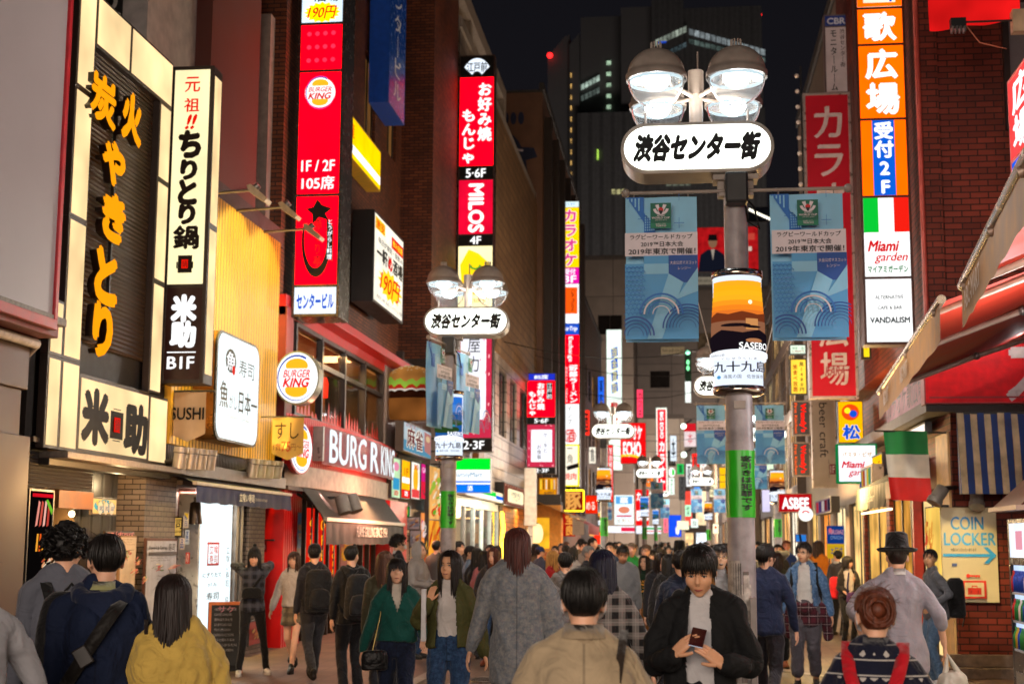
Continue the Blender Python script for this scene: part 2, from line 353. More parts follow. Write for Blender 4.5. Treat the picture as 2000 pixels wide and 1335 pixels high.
mh = atD(955, 1317, 18.2); mhm = MB(); mhm.lathe([(0, .012), (.27, .012), (.28, .016), (.34, .016), (.345, .004)], D('6c655e', .35, .8, 60, .4), 32)
for k in range(6): mhm.box(-.2, .2, -.17+k*.065, -.14+k*.065, .012, .02, D('5a544e', .4, .8))
tag(mhm.build('manhole_cover', loc=(mh.x, mh.y, 0)), 'round steel manhole cover in the paving beside the woman in olive', 'manhole cover')
# ================================================================ buildings
YC = onX(65, 760, -6.28).y; YZ = onX(72, 760, -6.6).y-.12; YA = onX(322, 700, -6.65).y; YB = onX(541, 700, -6.65).y; print('YA', YA, 'YB', YB)
DARKP = lambda: D('14110f', .15, ns=1.5)
LITW = lambda c='ffb050', k=1.2: E(c, k, .35)
def wallgrid(b, w, h, wins, m, z0=0, rev=.12):
    xs = sorted({0, w} | {v for q in wins for v in q[:2]}); zs = sorted({z0, h} | {v for q in wins for v in q[2:4]})
    for i in range(len(xs)-1):
        for j in range(len(zs)-1):
            cx, cz = (xs[i]+xs[i+1])/2, (zs[j]+zs[j+1])/2
            if any(q[0] < cx < q[1] and q[2] < cz < q[3] for q in wins): continue
            b.quad((xs[i], 0, zs[j]), (xs[i+1], 0, zs[j]), (xs[i+1], 0, zs[j+1]), (xs[i], 0, zs[j+1]), m)
    for q in wins:
        a, c, e, f = q[:4]
        b.quad((a, 0, e), (a, rev, e), (a, rev, f), (a, 0, f), m); b.quad((c, 0, e), (c, 0, f), (c, rev, f), (c, rev, e), m)
        b.quad((a, 0, e), (c, 0, e), (c, rev, e), (a, rev, e), m); b.quad((a, 0, f), (a, rev, f), (c, rev, f), (c, 0, f), m)
def window(t, q, rev=.12, nx=1, nz=1, pane=None, fr=None):
    a, c, e, f = q[:4]; fr = fr or D('241f1d', .4); b = MB(); s = .05
    for x0, x1, z0, z1 in ((a, a+s, e, f), (c-s, c, e, f), (a+s, c-s, e, e+s), (a+s, c-s, f-s, f)): b.box(x0, x1, rev-.05, rev, z0, z1, fr)
    for k in range(1, nx): x = a+(c-a)*k/nx; b.box(x-s/2, x+s/2, rev-.05, rev, e+s, f-s, fr)
    for k in range(1, nz): z = e+(f-e)*k/nz; b.box(a+s, c-s, rev-.047, rev-.003, z-s/2, z+s/2, fr)
    o = b.build('window', t); p = MB(); p.quad((a+.01, rev-.02, e+.01), (c-.01, rev-.02, e+.01), (c-.01, rev-.02, f-.01), (a+.01, rev-.02, f-.01), pane or DARKP()); p.build('pane', o); return o
def bldg(name, label, side, q, a, b_, H, depth, wall, wins=(), z0=0, cat='building', par=None, roof=True):
    """side L/R: wall plane x=q from y=a to y=b_; F: wall plane y=q from x=a to x=b_. wins: (x0,x1,z0,z1,nx,nz,pane)"""
    loc = {'L': (q, a, 0), 'R': (q, b_, 0), 'F': (a, q, 0)}[side]; w = b_-a
    t = thing(name, label, cat, loc, RZ[side]); m = MB(); W_ = [x[:4] for x in wins]
    wallgrid(m, w, H, W_, wall, z0)
    m.quad((0, 0, z0), (0, 0, H), (0, depth, H), (0, depth, z0), wall); m.quad((w, 0, z0), (w, depth, z0), (w, depth, H), (w, 0, H), wall)
    m.quad((0, depth, z0), (0, depth, H), (w, depth, H), (w, depth, z0), wall)
    if z0 > .1: m.quad((0, 0, z0), (0, depth, z0), (w, depth, z0), (w, 0, z0), wall)
    m.build('wall', t)
    if roof:
        r = MB(); r.box(-.002, w+.002, .0, depth, H, H+.12, par or D('3a3431', .7)); r.box(0, w, -.06, .14, H+.12, H+.42, par or D('3a3431', .7)); r.build('roof', t)
    for x in wins: window(t, x, nx=x[4] if len(x) > 4 else 1, nz=x[5] if len(x) > 5 else 1, pane=x[6] if len(x) > 6 else None)
    return t
def part(t, name, f, bevel=0, parent=None):
    b = MB(); f(b); return b.build(name, parent or t, bevel=bevel)
BRICK = BR('6e3a20', '4f2614', '251511', .23, .075, .010, .7, .5, .7)
BRICKR = BR('7a3020', '5c2216', '33160f', .24, .085, .009, .7, .5, .7)
TILEW = BR('9c8c80', '86776d', '241e1b', .42, .34, .02, .35, 0, .4)
BRWN = D('4a2a22', .55, ns=2, na=.2)
# --- near left shop with brown columns
t = bldg('corner_shop', 'dark brown shop with stepped columns at the left edge, under the grey billboard', 'L', -6.75, YC-9.95, YC, 11, 6, D('2e1c18', .7))
part(t, 'column', lambda b: b.box(9.15, 9.95, -.47, .0, 0, 2.7, BRWN), .01)
part(t, 'column', lambda b: b.box(9.25, 9.85, -.40, .0, 2.7, 3.15, BRWN), .01)
part(t, 'column', lambda b: b.box(9.15, 9.9, -.44, .0, 3.15, 3.62, BRWN), .01)
def eave(b):
    b.prism([(9.0, 0), (9.0, 0)], 0, 0, BRWN) if 0 else None
    b.box(3, 10.02, -.75, .0, 3.78, 3.86, D('6e6259', .6, ns=20, na=.4)); b.box(3, 9.95, -.70, .0, 3.66, 3.775, D('6e1a1c', .6))
part(t, 'eave', eave, .01)
def pipes(b):
    g = D('9a8c80', .6, ns=12, na=.35)
    b.tube([(3, -.5, 3.60), (9.9, -.5, 3.60), (10.05, -.3, 3.5), (10.1, -.2, 3.3), (10.1, -.2, 2.2)], .05, g); b.tube([(5, -.2, 3.93), (9.5, -.2, 3.95), (9.9, -.15, 4.02), (10.1, -.1, 3.9)], .07, g)
    b.tube([(9.96, -.12, 3.9), (10.02, -.12, 3.2), (9.98, -.1, 2.0)], .015, BLK())
part(t, 'pipe', pipes)
# blank billboard above
o, w, h, rz = place((0, -60, 146, 645), ('L', -6.0)); Y0 = 4.5; w = o.y+w-Y0
t = thing('billboard', 'blank grey billboard with thin red frame at the left edge', 'billboard', (-6.0, Y0, onX(110, 645, -6.0).z), PI/2); h = 6.5
part(t, 'casing', lambda b: (b.box(0, w, .03, .5, 0, h, D('7a1218', .45)), [b.box(*q, D('a31420', .4)) for q in ((0, w, -.01, .03, 0, .10), (w-.07, w, -.01, .03, .1, h))]), .008)
part(t, 'panel', lambda b: b.quad((0, .02, .1), (w-.07, .02, .1), (w-.07, .02, h), (0, .02, h), D('93898c', .4, ns=.7, na=.08)))
# --- grilled chicken shop
t = bldg('yakitori_shop', 'dark grilled chicken shop with glowing paper-look frame panels and ribbed wall', 'L', -6.65, YZ, YA, 7.9, 6, D('1d1714', .7), z0=2.75, roof=False)
YK = t; y0 = YZ
part(t, 'ribbed_wall', lambda b: b.box(.3, YA-YZ-.3, -.05, 0, 3.9, 7.5, RIB('4a3626', .055, 'Z', .4, .3, .03)))
PAPER = E('ffdba0', 1.25, .25); FR = D('2a1f1a', .5)
def lx(px, py, X=-6.6): return onX(px, py, X).y-y0
def lz(px, py, X=-6.6): return onX(px, py, X).z
xa, xb, xc, xd, xe, xf = lx(74, 760), lx(102, 760), lx(139, 760), lx(276, 760), lx(300, 760), lx(316, 760)
zb = lz(200, 893); z1 = lz(130, 706); zt = 7.85
def frame_panels():
    P = [(xa, xb, zb, z1), (xa, xb, z1, z1+.6), (xb, xc, zb, z1), (xb, xc, z1, z1+1.55), (xb, xc, z1+1.55, z1+3), (xb, xc, z1+3, zt), (xc, (xc+xd)/2, zt-.62, zt), ((xc+xd)/2, xe, zt-.62, zt), (xd, xe, z1-.1, z1+1.3), (xd, xe, z1+1.3, z1+2.6), (xd, xe, z1+2.6, zt-.62), (xd+.05, xf, zb, z1-.12)]
    for a, c, e, f in P:
        b = MB(); b.box(a, c, -.14, -.05, e, f, FR); o = b.build('light_panel', YK, bevel=.006)
        p = MB(); p.quad((a+.035, -.146, e+.035), (c-.035, -.146, e+.035), (c-.035, -.146, f-.035), (a+.035, -.146, f-.035), PAPER); p.build('sheet', o)
frame_panels()
b = MB(); b.box(xc, xd+.05, -.14, -.05, zb, z1-.1, FR); o = b.build('name_panel', t, bevel=.006)
b = MB(); x0, x1, z0_, z1_ = xc+.04, xd+.01, zb+.05, z1-.15; b.quad((x0, -.146, z0_), (x1, -.146, z0_), (x1, -.146, z1_), (x0, -.146, z1_), PAPER)
INK = D('080504', .7, spec=.2); REDI = E('e0190f', 1.0)
art(b, [('t', '米', .04, .15, .38, .88, INK, 'H'), ('t', '助', .64, .22, .97, .92, INK, 'H'), ('r', .41, .37, .60, .78, INK), ('r', .445, .33, .555, .345, INK), ('r', .445, .80, .555, .815, INK), ('r', .455, .46, .545, .68, REDI), ('t', '鍋', .465, .48, .535, .66, INK, '')], x1-x0, z1_-z0_, x0, z0_, -.147)
b.build('lettering', o)
# solid glowing letters
def chan(ch, px, py, w, h):
    c = onX(px, py, -6.42); b = MB(); b.text(ch, -w/2, -h/2, w/2, h/2, 0, E('ff9c0c', 1.25), 'B' if ch == '炭' else 'H', None, None, 0, .11, D('1a0d08', .4))
    o = b.build('glowing_letter', YK); o.location = (c.y-y0, -.12, c.z)
for ch, px, py, w, h in (('炭', 203, 195, .66, .52), ('火', 258, 231, .54, .54), ('や', 223, 320, .58, .46), ('き', 223, 426, .58, .5), ('と', 208, 540, .54, .56), ('り', 201, 645, .46, .54)): chan(ch, px, py, w, h)
part(t, 'letter_rail', lambda b: b.box(lx(212, 450)-.02, lx(212, 450)+.02, -.10, -.06, 3.95, 7.0, D('120c0a', .5)))
# ground floor of the chicken shop
part(t, 'lower_wall', lambda b: (b.box(0, YA-YZ, .9, 1.0, 0, 2.75, D('38180c', .6)), b.box(1.65, 2.85, .15, .9, 0, 2.75, RIB('140d0a', .3, 'X', .5, 0, .01, sharp=True)), b.box(0, .75, .1, .9, 0, 2.75, D('120e0d', .5))))
part(t, 'shop_ceiling', lambda b: b.box(0, YA-YZ, -.1, .9, 2.7, 2.749, D('2a1c14', .6)))
part(t, 'eave', lambda b: (b.box(.3, YA-YZ, -.34, -.02, 2.55, 2.62, D('6a6058', .5, .3, 20, .3)), b.box(.3, YA-YZ, -.14, -.02, 2.48, 2.549, D('2b2421', .5))), .006)
part(t, 'grille', lambda b: (b.box(.1, 1.7, -.02, .02, 2.25, 2.62, RIB('2b2320', .04, 'Z', .5, .2, .02)), b.box(.8, 1.7, -.04, 0, 2.05, 2.24, D('7a4a20', .5))))
lamp('POINT', (-7.0, YZ+1.2, 1.9), 10, (1, .42, .1), .05); lamp('POINT', (-6.6, YZ+2.4, 2.35), 4, (1, .75, .4), .06)
b = MB(); b.ball((0, 0, 0), .035, E('fff0c8', 9)); b.tube([(.0, .0, .02), (.08, .02, .05), (.16, .03, .07)], .008, STL()); o = b.build('bulb', t); o.location = (onX(140, 1003, -6.75).y-y0, .1, onX(140, 1003, -6.75).z)
part(t, 'downlight', lambda b: (b.box(2.1, 2.45, -.0, .14, 2.63, 2.69, STL()), b.quad((2.12, .01, 2.628), (2.43, .01, 2.628), (2.43, .13, 2.628), (2.12, .13, 2.628), E('fff2d0', 5))))
# --- white block-screen wall, plain brown wall above
t = bldg('white_house', 'white painted house wall with pierced block screen above the chicken shop', 'F', YA+.1, -12, onY(287, 60, YA+.1).x, 14, 3, D('b3a7a0', .6, ns=5, na=.2))
def screen(b):
    m = D('c4b9ae', .6, ns=9, na=.25); dk = D('1a1512', .8); x1_, z0_ = onY(238, 60, YA+.1).x+12, 7.6
    b.box(-.5, x1_, -.03, -.001, z0_-.1, 13, dk)
    for i in range(10):
        for j in range(14):
            cx, cz = x1_-.2-i*.38, z0_+.2+j*.38
            if (i+j) % 2: b.arc(cx, cz, .16, .16, .35, 0, 360, -.09, m, 16); b.box(cx-.19, cx-.16, -.1, -.03, cz-.19, cz+.19, m); b.box(cx-.16, cx+.19, -.1, -.03, cz-.19, cz-.16, m)
            else:
                b.box(cx-.19, cx-.15, -.1, -.03, cz-.19, cz+.19, m); b.box(cx-.15, cx+.19, -.1, -.03, cz-.19, cz-.15, m); b.box(cx-.03, cx+.03, -.095, -.03, cz-.15, cz+.19, m); b.box(cx-.15, cx-.03, -.095, -.03, cz-.03, cz+.03, m); b.box(cx+.03, cx+.19, -.095, -.03, cz-.03, cz+.03, m)
part(t, 'block_screen', screen)
bldg('brown_house', 'plain dark red-brown wall rising behind the tall cream sign', 'F', YA+2, -16, onY(414, 60, YA+2).x, 16, 2.4, D('5a2a20', .7, ns=1.2, na=.12))
# --- sushi house clad in bamboo slats
t = bldg('sushi_shop', 'sushi bar clad in golden vertical slats above a white tiled front', 'L', -6.65, YA+.01, YB-.02, 6.45, 5, D('241a14', .6), z0=2.5, par=D('2a211b', .6)); SU = t
part(t, 'slat_cladding', lambda b: b.box(.02, 4.85, -.09, -.001, 2.95, 6.6, RIB('e4ac34', .13, 'X', .5, 0, .03, sharp=True, na=.1)))
part(t, 'louvre', lambda b: (b.box(.02, 4.8, -.07, -.001, 2.72, 2.94, RIB('2a211d', .07, 'X', .5, .2, .03)), b.box(.02, 4.8, -.3, -.001, 2.55, 2.715, D('332c29', .5))))
TW = BR('827264', '6c5e52', '2c241f', .2, .065, .006, .4, .5, .4)
part(t, 'tiled_pier', lambda b: b.box(-.55, .55, -.02, .6, 0, 2.55, TW)); part(t, 'tiled_pier', lambda b: b.box(3.7, 4.55, -.05, .6, 0, 2.55, TW)); part(t, 'low_wall', lambda b: b.box(.85, 1.25, .1, .5, 0, 1.05, TW))
part(t, 'inner_wall', lambda b: (b.box(.55, 3.7, .55, .62, 0, 2.5, D('3a2a20', .6)), b.box(.55, 4.85, -.1, .6, 2.44, 2.499, D('4a3a30', .6)), b.box(1.3, 3.3, -.12, .55, 0, .14, D('c7b6a4', .6))))
b = MB(); b.box(1.55, 3.05, .0, .3, .16, 2.36, D('c8c8c8', .3, .5)); b.box(3.08, 3.2, -.05, .3, .14, 2.4, STL()); b.box(3.3, 3.42, -.05, .3, 0, 2.4, STL()); lb = b.build('lightbox', t, bevel=.006)
b = MB(); b.quad((1.6, -.004, .2), (3.0, -.004, .2), (3.0, -.004, 2.33), (1.6, -.004, 2.33), E('eefcff', 2.4, .12))
RI = D('c81414', .5)
art(b, [('r', .22, .30, .58, .315, RI), ('r', .22, .44, .58, .455, RI), ('r', .22, .30, .25, .455, RI), ('r', .55, .30, .58, .455, RI), ('t', '立喰\n寿司', .27, .32, .53, .44, RI, 'b'), ('t', 'にぎりたて', .08, .50, .66, .53, BLK(), 'b'), ('t', '好み', .24, .565, .52, .595, BLK(), ''), ('t', '寿司', .2, .63, .58, .68, BLK(), 'b'), ('t', '立喰い寿司　銀座日本一', .78, .33, .9, .92, BLK(), 'v')], 1.4, 2.13, 1.6, .2, -.004); b.build('lettering', lb)
lamp('AREA', (-6.75, YA+2.3, 2.4), 30, (1, .9, .75), .7, (0, 0, 0), name='sushi_light')
for yy in (YA+1.3, YA+4): lamp('SPOT', (-6.15, yy, 3.15), 110, (1, .66, .2), .05, (math.radians(180-25), 0, PI/2), spot=100, name='floodlight_beam')
# arms of floodlights over the slats
for px, py, yy in ((505, 375, 0), (565, 408, 0), (612, 450, 0)):
    c = onX(px, py, -5.75); t = thing('arm_floodlight', {505: 'floodlight on a long arm beside the tall cream sign, nearest of three', 565: 'middle floodlight of the three reaching over the yellow slats', 612: 'floodlight whose arm reaches in front of the red chilli panel'}[px], 'floodlight', c, 0, 'floodlights over the slats')
    part(t, 'arm', lambda b: b.tube([(-1.2, 0, -.03), (-.1, 0, .03)], .02, STL()))
    part(t, 'head', lambda b: (b.prism([(-.14, .07), (-.08, .09), (.16, -.12), (.12, -.17), (-.1, -.02)], -.12, .12, D('b9a88e', .4, .5)), b.tube([(-.05, .0, .06), (.0, .0, .1)], .05, STL())), .01)
    lamp('SPOT', c+Vector((-.05, 0, -.15)), 430, (1, .82, .16), .08, (0, math.radians(48), 0), spot=110, name='floodlight_beam')
# --- brick tower block with burger restaurant
ws = []
for d_, z0_, z1_, lit in ((28.9, 10.4, 12.2, 1), (31.2, 10.6, 12.4, 1), (28.9, 6.9, 8.6, 1), (31.0, 7.0, 8.4, 0), (28.9, 14, 15.8, 0), (31.2, 14, 15.8, 1)): ws.append((d_-YB, d_-YB+1.05, z0_, z1_, 2, 1, E('c98a4a', .22, .4) if lit else None))
t = bldg('brick_block', 'tall dark brick block carrying the red sign tower and the blue sign', 'L', -6.65, YB, 36.9, 24, 8, BRICK, ws, z0=5.8)
part(t, 'brick_bay', lambda b: b.box(32.9-YB, 36.6-YB, -.78, -.001, 6.0, 24, BRICK))
part(t, 'flank_recess', lambda b: b.box(-.05, -.002, .75, 1.7, 8.6, 11.0, D('241110', .5))); part(t, 'duct', lambda b: b.box(-.25, -.003, .2, .55, 6.5, 10.6, D('8d7d73', .6))); part(t, 'blue_box', lambda b: b.box(-.4, -.003, .35, 1.0, 13.6, 14.6, D('3c4a63', .5)))
# burger restaurant
t = thing('burger_restaurant', 'red burger restaurant with wide upper windows, lettered band and dark awning', 'restaurant', (-6.5, YB, 0), PI/2); BK = t; L_ = 9.5
BKR = RIB('c41420', .11, 'X', .45, .1, .02)
def bkwall(b):
    b.box(0, L_, .3, 1.5, 2.9, 3.72, D('3a0a0c', .6)); b.box(0, .45, -.0, .4, 3.72, 5.6, D('5f0c10', .6)); b.box(L_-1.5, L_, -.0, .4, 3.72, 5.6, D('7d7370', .5))
    b.box(0, L_, .02, 1.5, 5.45, 5.8, D('a81218', .4)); b.box(.8, L_, -.28, .02, 5.62, 5.78, D('b8141c', .4)); b.box(0, L_, 1.4, 1.5, 0, 5.4, D('3a1a10', .7))
part(t, 'wall', bkwall, .006)
NA = 20; AR = [(L_*k/NA, .02-.2*math.sin(PI*(k/NA)**.8)**.8) for k in range(NA+1)]
def curved(b, z0, z1, m, off=0, top=True):
    P = [(x, y+off) for x, y in AR]
    for i in range(NA): (a, c), (e, f) = P[i], P[i+1]; b.quad((a, c, z0), (e, f, z0), (e, f, z1), (a, c, z1), m)
    n = NA+1; b.add([(x, y, z) for z in (z0, z1) for x, y in P]+[(x, .32, z) for z in (z0, z1) for x, y in P], [f for i in range(NA) for f in ((i, i+1, 2*n+i+1, 2*n+i), (n+i, 3*n+i, 3*n+i+1, n+i+1))], m)
part(t, 'sign_band', lambda b: curved(b, 2.98, 3.82, BKR)); part(t, 'ledge', lambda b: curved(b, 2.62, 2.975, D('a89f96', .6, ns=6, na=.3), -.05))
def by(x):
    u = min(max(x/L_*NA, 0), NA-1e-6); i = int(u); return AR[i][1]+(AR[i+1][1]-AR[i][1])*(u-i)
BANDMP = lambda x, z, y: (x, by(x)+y-.02, z)
def bandx(px, py): return onX(px, py, -6.3).y-YB
xs0, xs1 = bandx(622, 900), bandx(768, 900)
b = MB(); n = 16
for i in range(n):
    a, c = xs0+(xs1-xs0)*i/n, xs0+(xs1-xs0)*(i+1)/n; b.quad(BANDMP(a, 3.05, -.12), BANDMP(c, 3.05, -.12), BANDMP(c, 3.72, -.12), BANDMP(a, 3.72, -.12), D('6d0a12', .5, spec=.2))
bb = b.build('name_board', t); b = MB(); WL = E('f2fbff', 1.5, 0., False); u = (xs1-xs0)/100
for s_, a, c in (('BURG', 631, 700), ('R', 710, 727), ('KING', 733, 765)): b.text(s_, bandx(a, 900), 3.10, bandx(c, 900), 3.68, -.16, WL, 'b', BANDMP)
b.box(xs0-.1, xs0-.01, -.3, -.1, 3.1, 3.7, D('8d8c88', .3, .6)); b.build('lettering', bb)
def BKLOGO(): return [('a', .5, .5, .5, .5, .09, 60, 345, E('1440b4', 1.0), .02), ('e', .5, .24, .29, .16, E('f0b020', 1.3)), ('e', .5, .76, .29, .16, E('f0b020', 1.3)), ('r', .1, .3, .9, .7, E('ffffff', 2.2)), ('t', 'BURGER', .16, .33, .84, .49, E('e01414', 1.2), 'bi'), ('t', 'KING', .16, .51, .84, .70, E('e01414', 1.2), 'Bi')]
def disc(b, w, h, y0, y1, m, face, n=36):
    P = [(w/2+w/2*math.cos(2*PI*i/n), h/2+h/2*math.sin(2*PI*i/n)) for i in range(n)]; b.prism(P, y0, y1, m)
def roundel(name, label, px, plane, th, items, cat='sign', face=None, rim=None, group=None):
    o, w, h, rz = place(px, plane); t = thing(name, label, cat, o, rz, group); b = MB(); disc(b, w, h, .008, th, rim or D('8a8d86', .35, .6), None); b.build('casing', t, bevel=.01)
    b = MB(); b.ell(w/2, h/2, w*.47, h*.47, .0, face or E('ffffff', 2.4, .1)); p = b.build('panel', t); b = MB(); art(b, items, w*.86, h*.86, w*.07, h*.07, -.002); b.build('lettering', p); return t
roundel('burger_roundel', 'round white burger sign projecting over the lettered red band', (534, 685, 622, 790), ('F', 22.6), .28, BKLOGO())
roundel('burger_oval', 'upright oval burger sign lying on the red band behind the tan pennant', (567, 815, 612, 922), ('L', -6.28), .1, BKLOGO(), rim=D('b01018', .4))
# upper windows
x0, x1 = .75, L_-1.55; nW = 4; z0_, z1_ = 3.85, 5.42
def grid(b):
    f = D('1a1514', .4)
    for k in range(nW+1): x = x0+(x1-x0)*k/nW; b.box(x-.05, x+.05, .02, .14, z0_, z1_, f)
    for z in (z0_, 4.9, z1_): b.box(x0+.05, x1-.05, .03, .13, z-.045, z+.045, f)
part(t, 'window_frame', grid)
part(t, 'pane', lambda b: b.quad((x0, .1, z0_), (x1, .1, z0_), (x1, .1, z1_), (x0, .1, z1_), GLASS((1, .93, .85), .2, 'bk')))
part(t, 'dining_room', lambda b: (b.quad((x0, 1.35, 3.7), (x1, 1.35, 3.7), (x1, 1.35, 5.4), (x0, 1.35, 5.4), E('c0621c', .55, .6)), b.box(x0, x1, .2, 1.3, 5.35, 5.44, D('d09a60', .6))))
for k in range(4):
    b = MB(); X = x0+.5+k*1.45; b.lathe([(.03, 0), (.07, -.12), (.06, -.42), (0, -.43)], E('ff3018', 1.6), 14); b.tube([(0, 0, 0), (0, 0, .35)], .006, BLK()); o = b.build('pendant_lamp', t); o.location = (X, .75, 5.05)
def flames(b):
    P = []; x = x0+.06; r = random.Random(3)
    while x < x1-.3: P += [(x, 3.9), (x+.1, 4.02+.3*r.random()), (x+.2, 3.95)]; x += .24
    b.flat([(x0, 3.86)]+P+[(x1, 3.86)], [tuple(range(len(P)+2))], .085, D('b01510', .5))
part(t, 'flame_sticker', flames)
lamp('AREA', (-7.2, 27.5, 5.3), 60, (1, .6, .25), 4, (0, 0, 0), 1, name='dining_light')
# lower front
REDW = RIB('d40d10', .13, 'X', .35, .1, .015)
part(t, 'red_wall', lambda b: b.box(.02, 1.15, -.03, .3, 0, 2.6, REDW)); part(t, 'red_pier', lambda b: b.box(4.5, 5.6, .1, .5, 0, 2.6, D('b00d12', .4))); part(t, 'red_wall', lambda b: b.box(7.6, L_, -.25, .4, 0, 2.6, REDW))
def doors(b):
    f = D('3a302b', .35, .5)
    for k in range(8): x = 1.3+k*.42; b.box(x, x+.06, .05, .15, 0, 2.5, f)
    b.box(1.2, 4.4, .05, .15, 2.45, 2.6, f); b.box(5.6, 7.6, .08, .15, 2.4, 2.6, f)
    for k in range(4): x = 5.65+k*.62; b.box(x, x+.05, .05, .15, 0, 2.4, f)
part(t, 'door_frame', doors)
part(t, 'door_pane', lambda b: b.quad((1.2, .1, 0), (7.6, .1, 0), (7.6, .1, 2.5), (1.2, .1, 2.5), GLASS((1, .9, .8), .2, 'bk2')))
part(t, 'interior_wall', lambda b: (b.quad((1.2, .9, 0), (7.6, .9, 0), (7.6, .9, 2.6), (1.2, .9, 2.6), E('b4561a', .6, .7)), b.box(.0, L_, -.1, 1.3, 2.55, 2.62, D('5a4030', .6))))
def stick(b):
    r = E('e02010', .9); y_ = E('ffb41e', 1.2)
    for k, s_ in enumerate(('6-12AM', 'OPEN', '朝BURGER')): x = 1.85+k*.85; b.quad((x, .07, .4), (x+.55, .07, .4), (x+.55, .07, 2.3), (x, .07, 2.3), r); b.text(s_, x+.14, 1.1, x+.42, 2.1, .06, y_, 'vb')
    b.quad((4.55, .09, 1.0), (5.5, .09, 1.0), (5.5, .09, 2.35), (4.55, .09, 2.35), D('a02030', .4)); b.text('200', 4.75, 1.35, 5.45, 2.2, .08, E('e09a1e', .9), 'b'); b.text('¥', 4.58, 1.35, 4.72, 1.6, .08, E('e09a1e', .9), 'b')
    b.quad((.85, -.04, .3), (1.1, -.04, .3), (1.1, -.04, 2.2), (.85, -.04, 2.2), D('6a5a60', .4)); b.quad((.86, -.045, 1.6), (1.09, -.045, 1.6), (1.09, -.045, 2.18), (.86, -.045, 2.18), D('3a6ea0', .4)); b.text('朝食', .88, 1.75, 1.07, 2.0, -.05, D('e0a030'), 'v')
    b.quad((7.9, -.26, 1.2), (8.1, -.26, 1.2), (8.1, -.26, 1.75), (7.9, -.26, 1.75), D('d8cfc6')); b.quad((7.95, -.265, 1.45), (8.05, -.265, 1.45), (8.05, -.265, 1.6), (7.95, -.265, 1.6), D('c02020'))
part(t, 'window_sticker', stick)
lamp('AREA', (-6.9, 27.5, 2.5), 40, (1, .55, .25), 4, (0, 0, 0), .8, name='counter_light'); lamp('SPOT', (-6.2, 24.3, 2.55), 40, (1, .5, .4), .05, (0, math.radians(12), 0), spot=90, name='wall_washer')
# awning
ax0, ax1 = .5, 6.9; AWB = D('1d1a19', .7, ns=14, na=.2)
t = thing('awning', 'black awning with flame grilling lettering over the burger counter', 'awning', (-6.5, YB, 0), PI/2)
part(t, 'cloth', lambda b: (b.quad((ax0, -.6, 2.08), (ax1+.3, -.6, 2.08), (ax1+.3, -.2, 2.6), (ax0, -.2, 2.6), AWB), b.quad((ax0, -.6, 2.06), (ax0, -.2, 2.58), (ax1+.3, -.2, 2.58), (ax1+.3, -.6, 2.06), AWB)))
def valance(b, x0, x1, y, z0, z1, m, n=40, amp=.02):
    V = []; 
    for i in range(n+1):
        x = x0+(x1-x0)*i/n; V += [(x, y, z1), (x, y-amp*math.sin(i*1.9)-.01, z0+.008*math.sin(i*1.1))]
    b.add(V, [(2*i, 2*i+1, 2*i+3, 2*i+2) for i in range(n)], m, True)
v = part(t, 'valance', lambda b: valance(b, ax0, ax1+.3, -.62, 1.66, 2.06, AWB)); part(t, 'lettering', lambda b: b.text('FLAME GRILLING SINCE 1954.', 2.6, 1.80, 5.3, 1.98, -.67, D('d8d2cc'), 'b'), parent=v)
part(t, 'front_bar', lambda b: b.box(ax0-.03, ax1+.33, -.65, -.58, 2.04, 2.11, D('9a9288', .4, .5)), .01)
part(t, 'arm', lambda b: (b.tube([(ax0+.1, -.6, 2.02), (ax0+.5, -.35, 2.3), (ax0+.1, -.1, 2.5)], .025, FRM()), b.tube([(ax1, -.6, 2.02), (ax1-.4, -.35, 2.3), (ax1, -.1, 2.5)], .025, FRM())))
t = thing('wall_floodlight', 'pair of grey floodlight drums beside the black awning', 'floodlight', (-5.95, 24.6, 2.5), 0)
part(t, 'head', lambda b: (b.tube([(0, 0, 0), (.1, -.05, -.3)], .12, D('6d645c', .5), 16), b.tube([(.1, .35, .02), (.22, .3, -.26)], .12, D('6d645c', .5), 16))); part(t, 'bracket', lambda b: b.box(-.5, .05, .1, .2, -.05, .0, BLK()))
# --- white tiled block, convenience shop below
t = bldg('tiled_block', 'white tiled block with slanted beige upper wall above the convenience shop', 'L', -5.9, 37.0, 57, 15.6, 8, TILEW, [(6, 8, 5.2, 7.4, 2, 1), (9, 11, 5.2, 7.4, 2, 1), (12, 14, 5.2, 7.4, 2, 1), (15, 19, 5.2, 7.4, 2, 1)], z0=3.1, par=D('8d8177', .6))
part(t, 'beam_frame', lambda b: [b.box(*q, D('8f8074', .6)) for q in ((1, 1.5, .4, .9, 15.9, 18.3), (13, 13.6, .4, .9, 15.9, 18.3), (1.5, 13, .4, .9, 17.8, 18.3), (1.5, 13, .4, .9, 16.4, 16.8), (13, 13.6, .9, 5, 17.8, 18.3), (5, 5.4, .45, .8, 16.8, 17.8), (9, 9.4, .45, .8, 16.8, 17.8))])
part(t, 'side_wall', lambda b: b.box(2.2, 19.9, -.12, -.001, 7.8, 15.6, BR('80603f', '6e5034', '40301f', .8, .32, .02, .5, .5, .4)))
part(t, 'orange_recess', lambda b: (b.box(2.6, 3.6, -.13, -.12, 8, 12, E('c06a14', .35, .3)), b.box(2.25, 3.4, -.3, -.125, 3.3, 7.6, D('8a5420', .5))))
part(t, 'antenna', lambda b: [b.tube([(3+k*2.2, 1.2, 15.7), (3+k*2.2, 1.1, 16.3)], .22, D('7d9ac0', .3), 14) for k in range(3)])
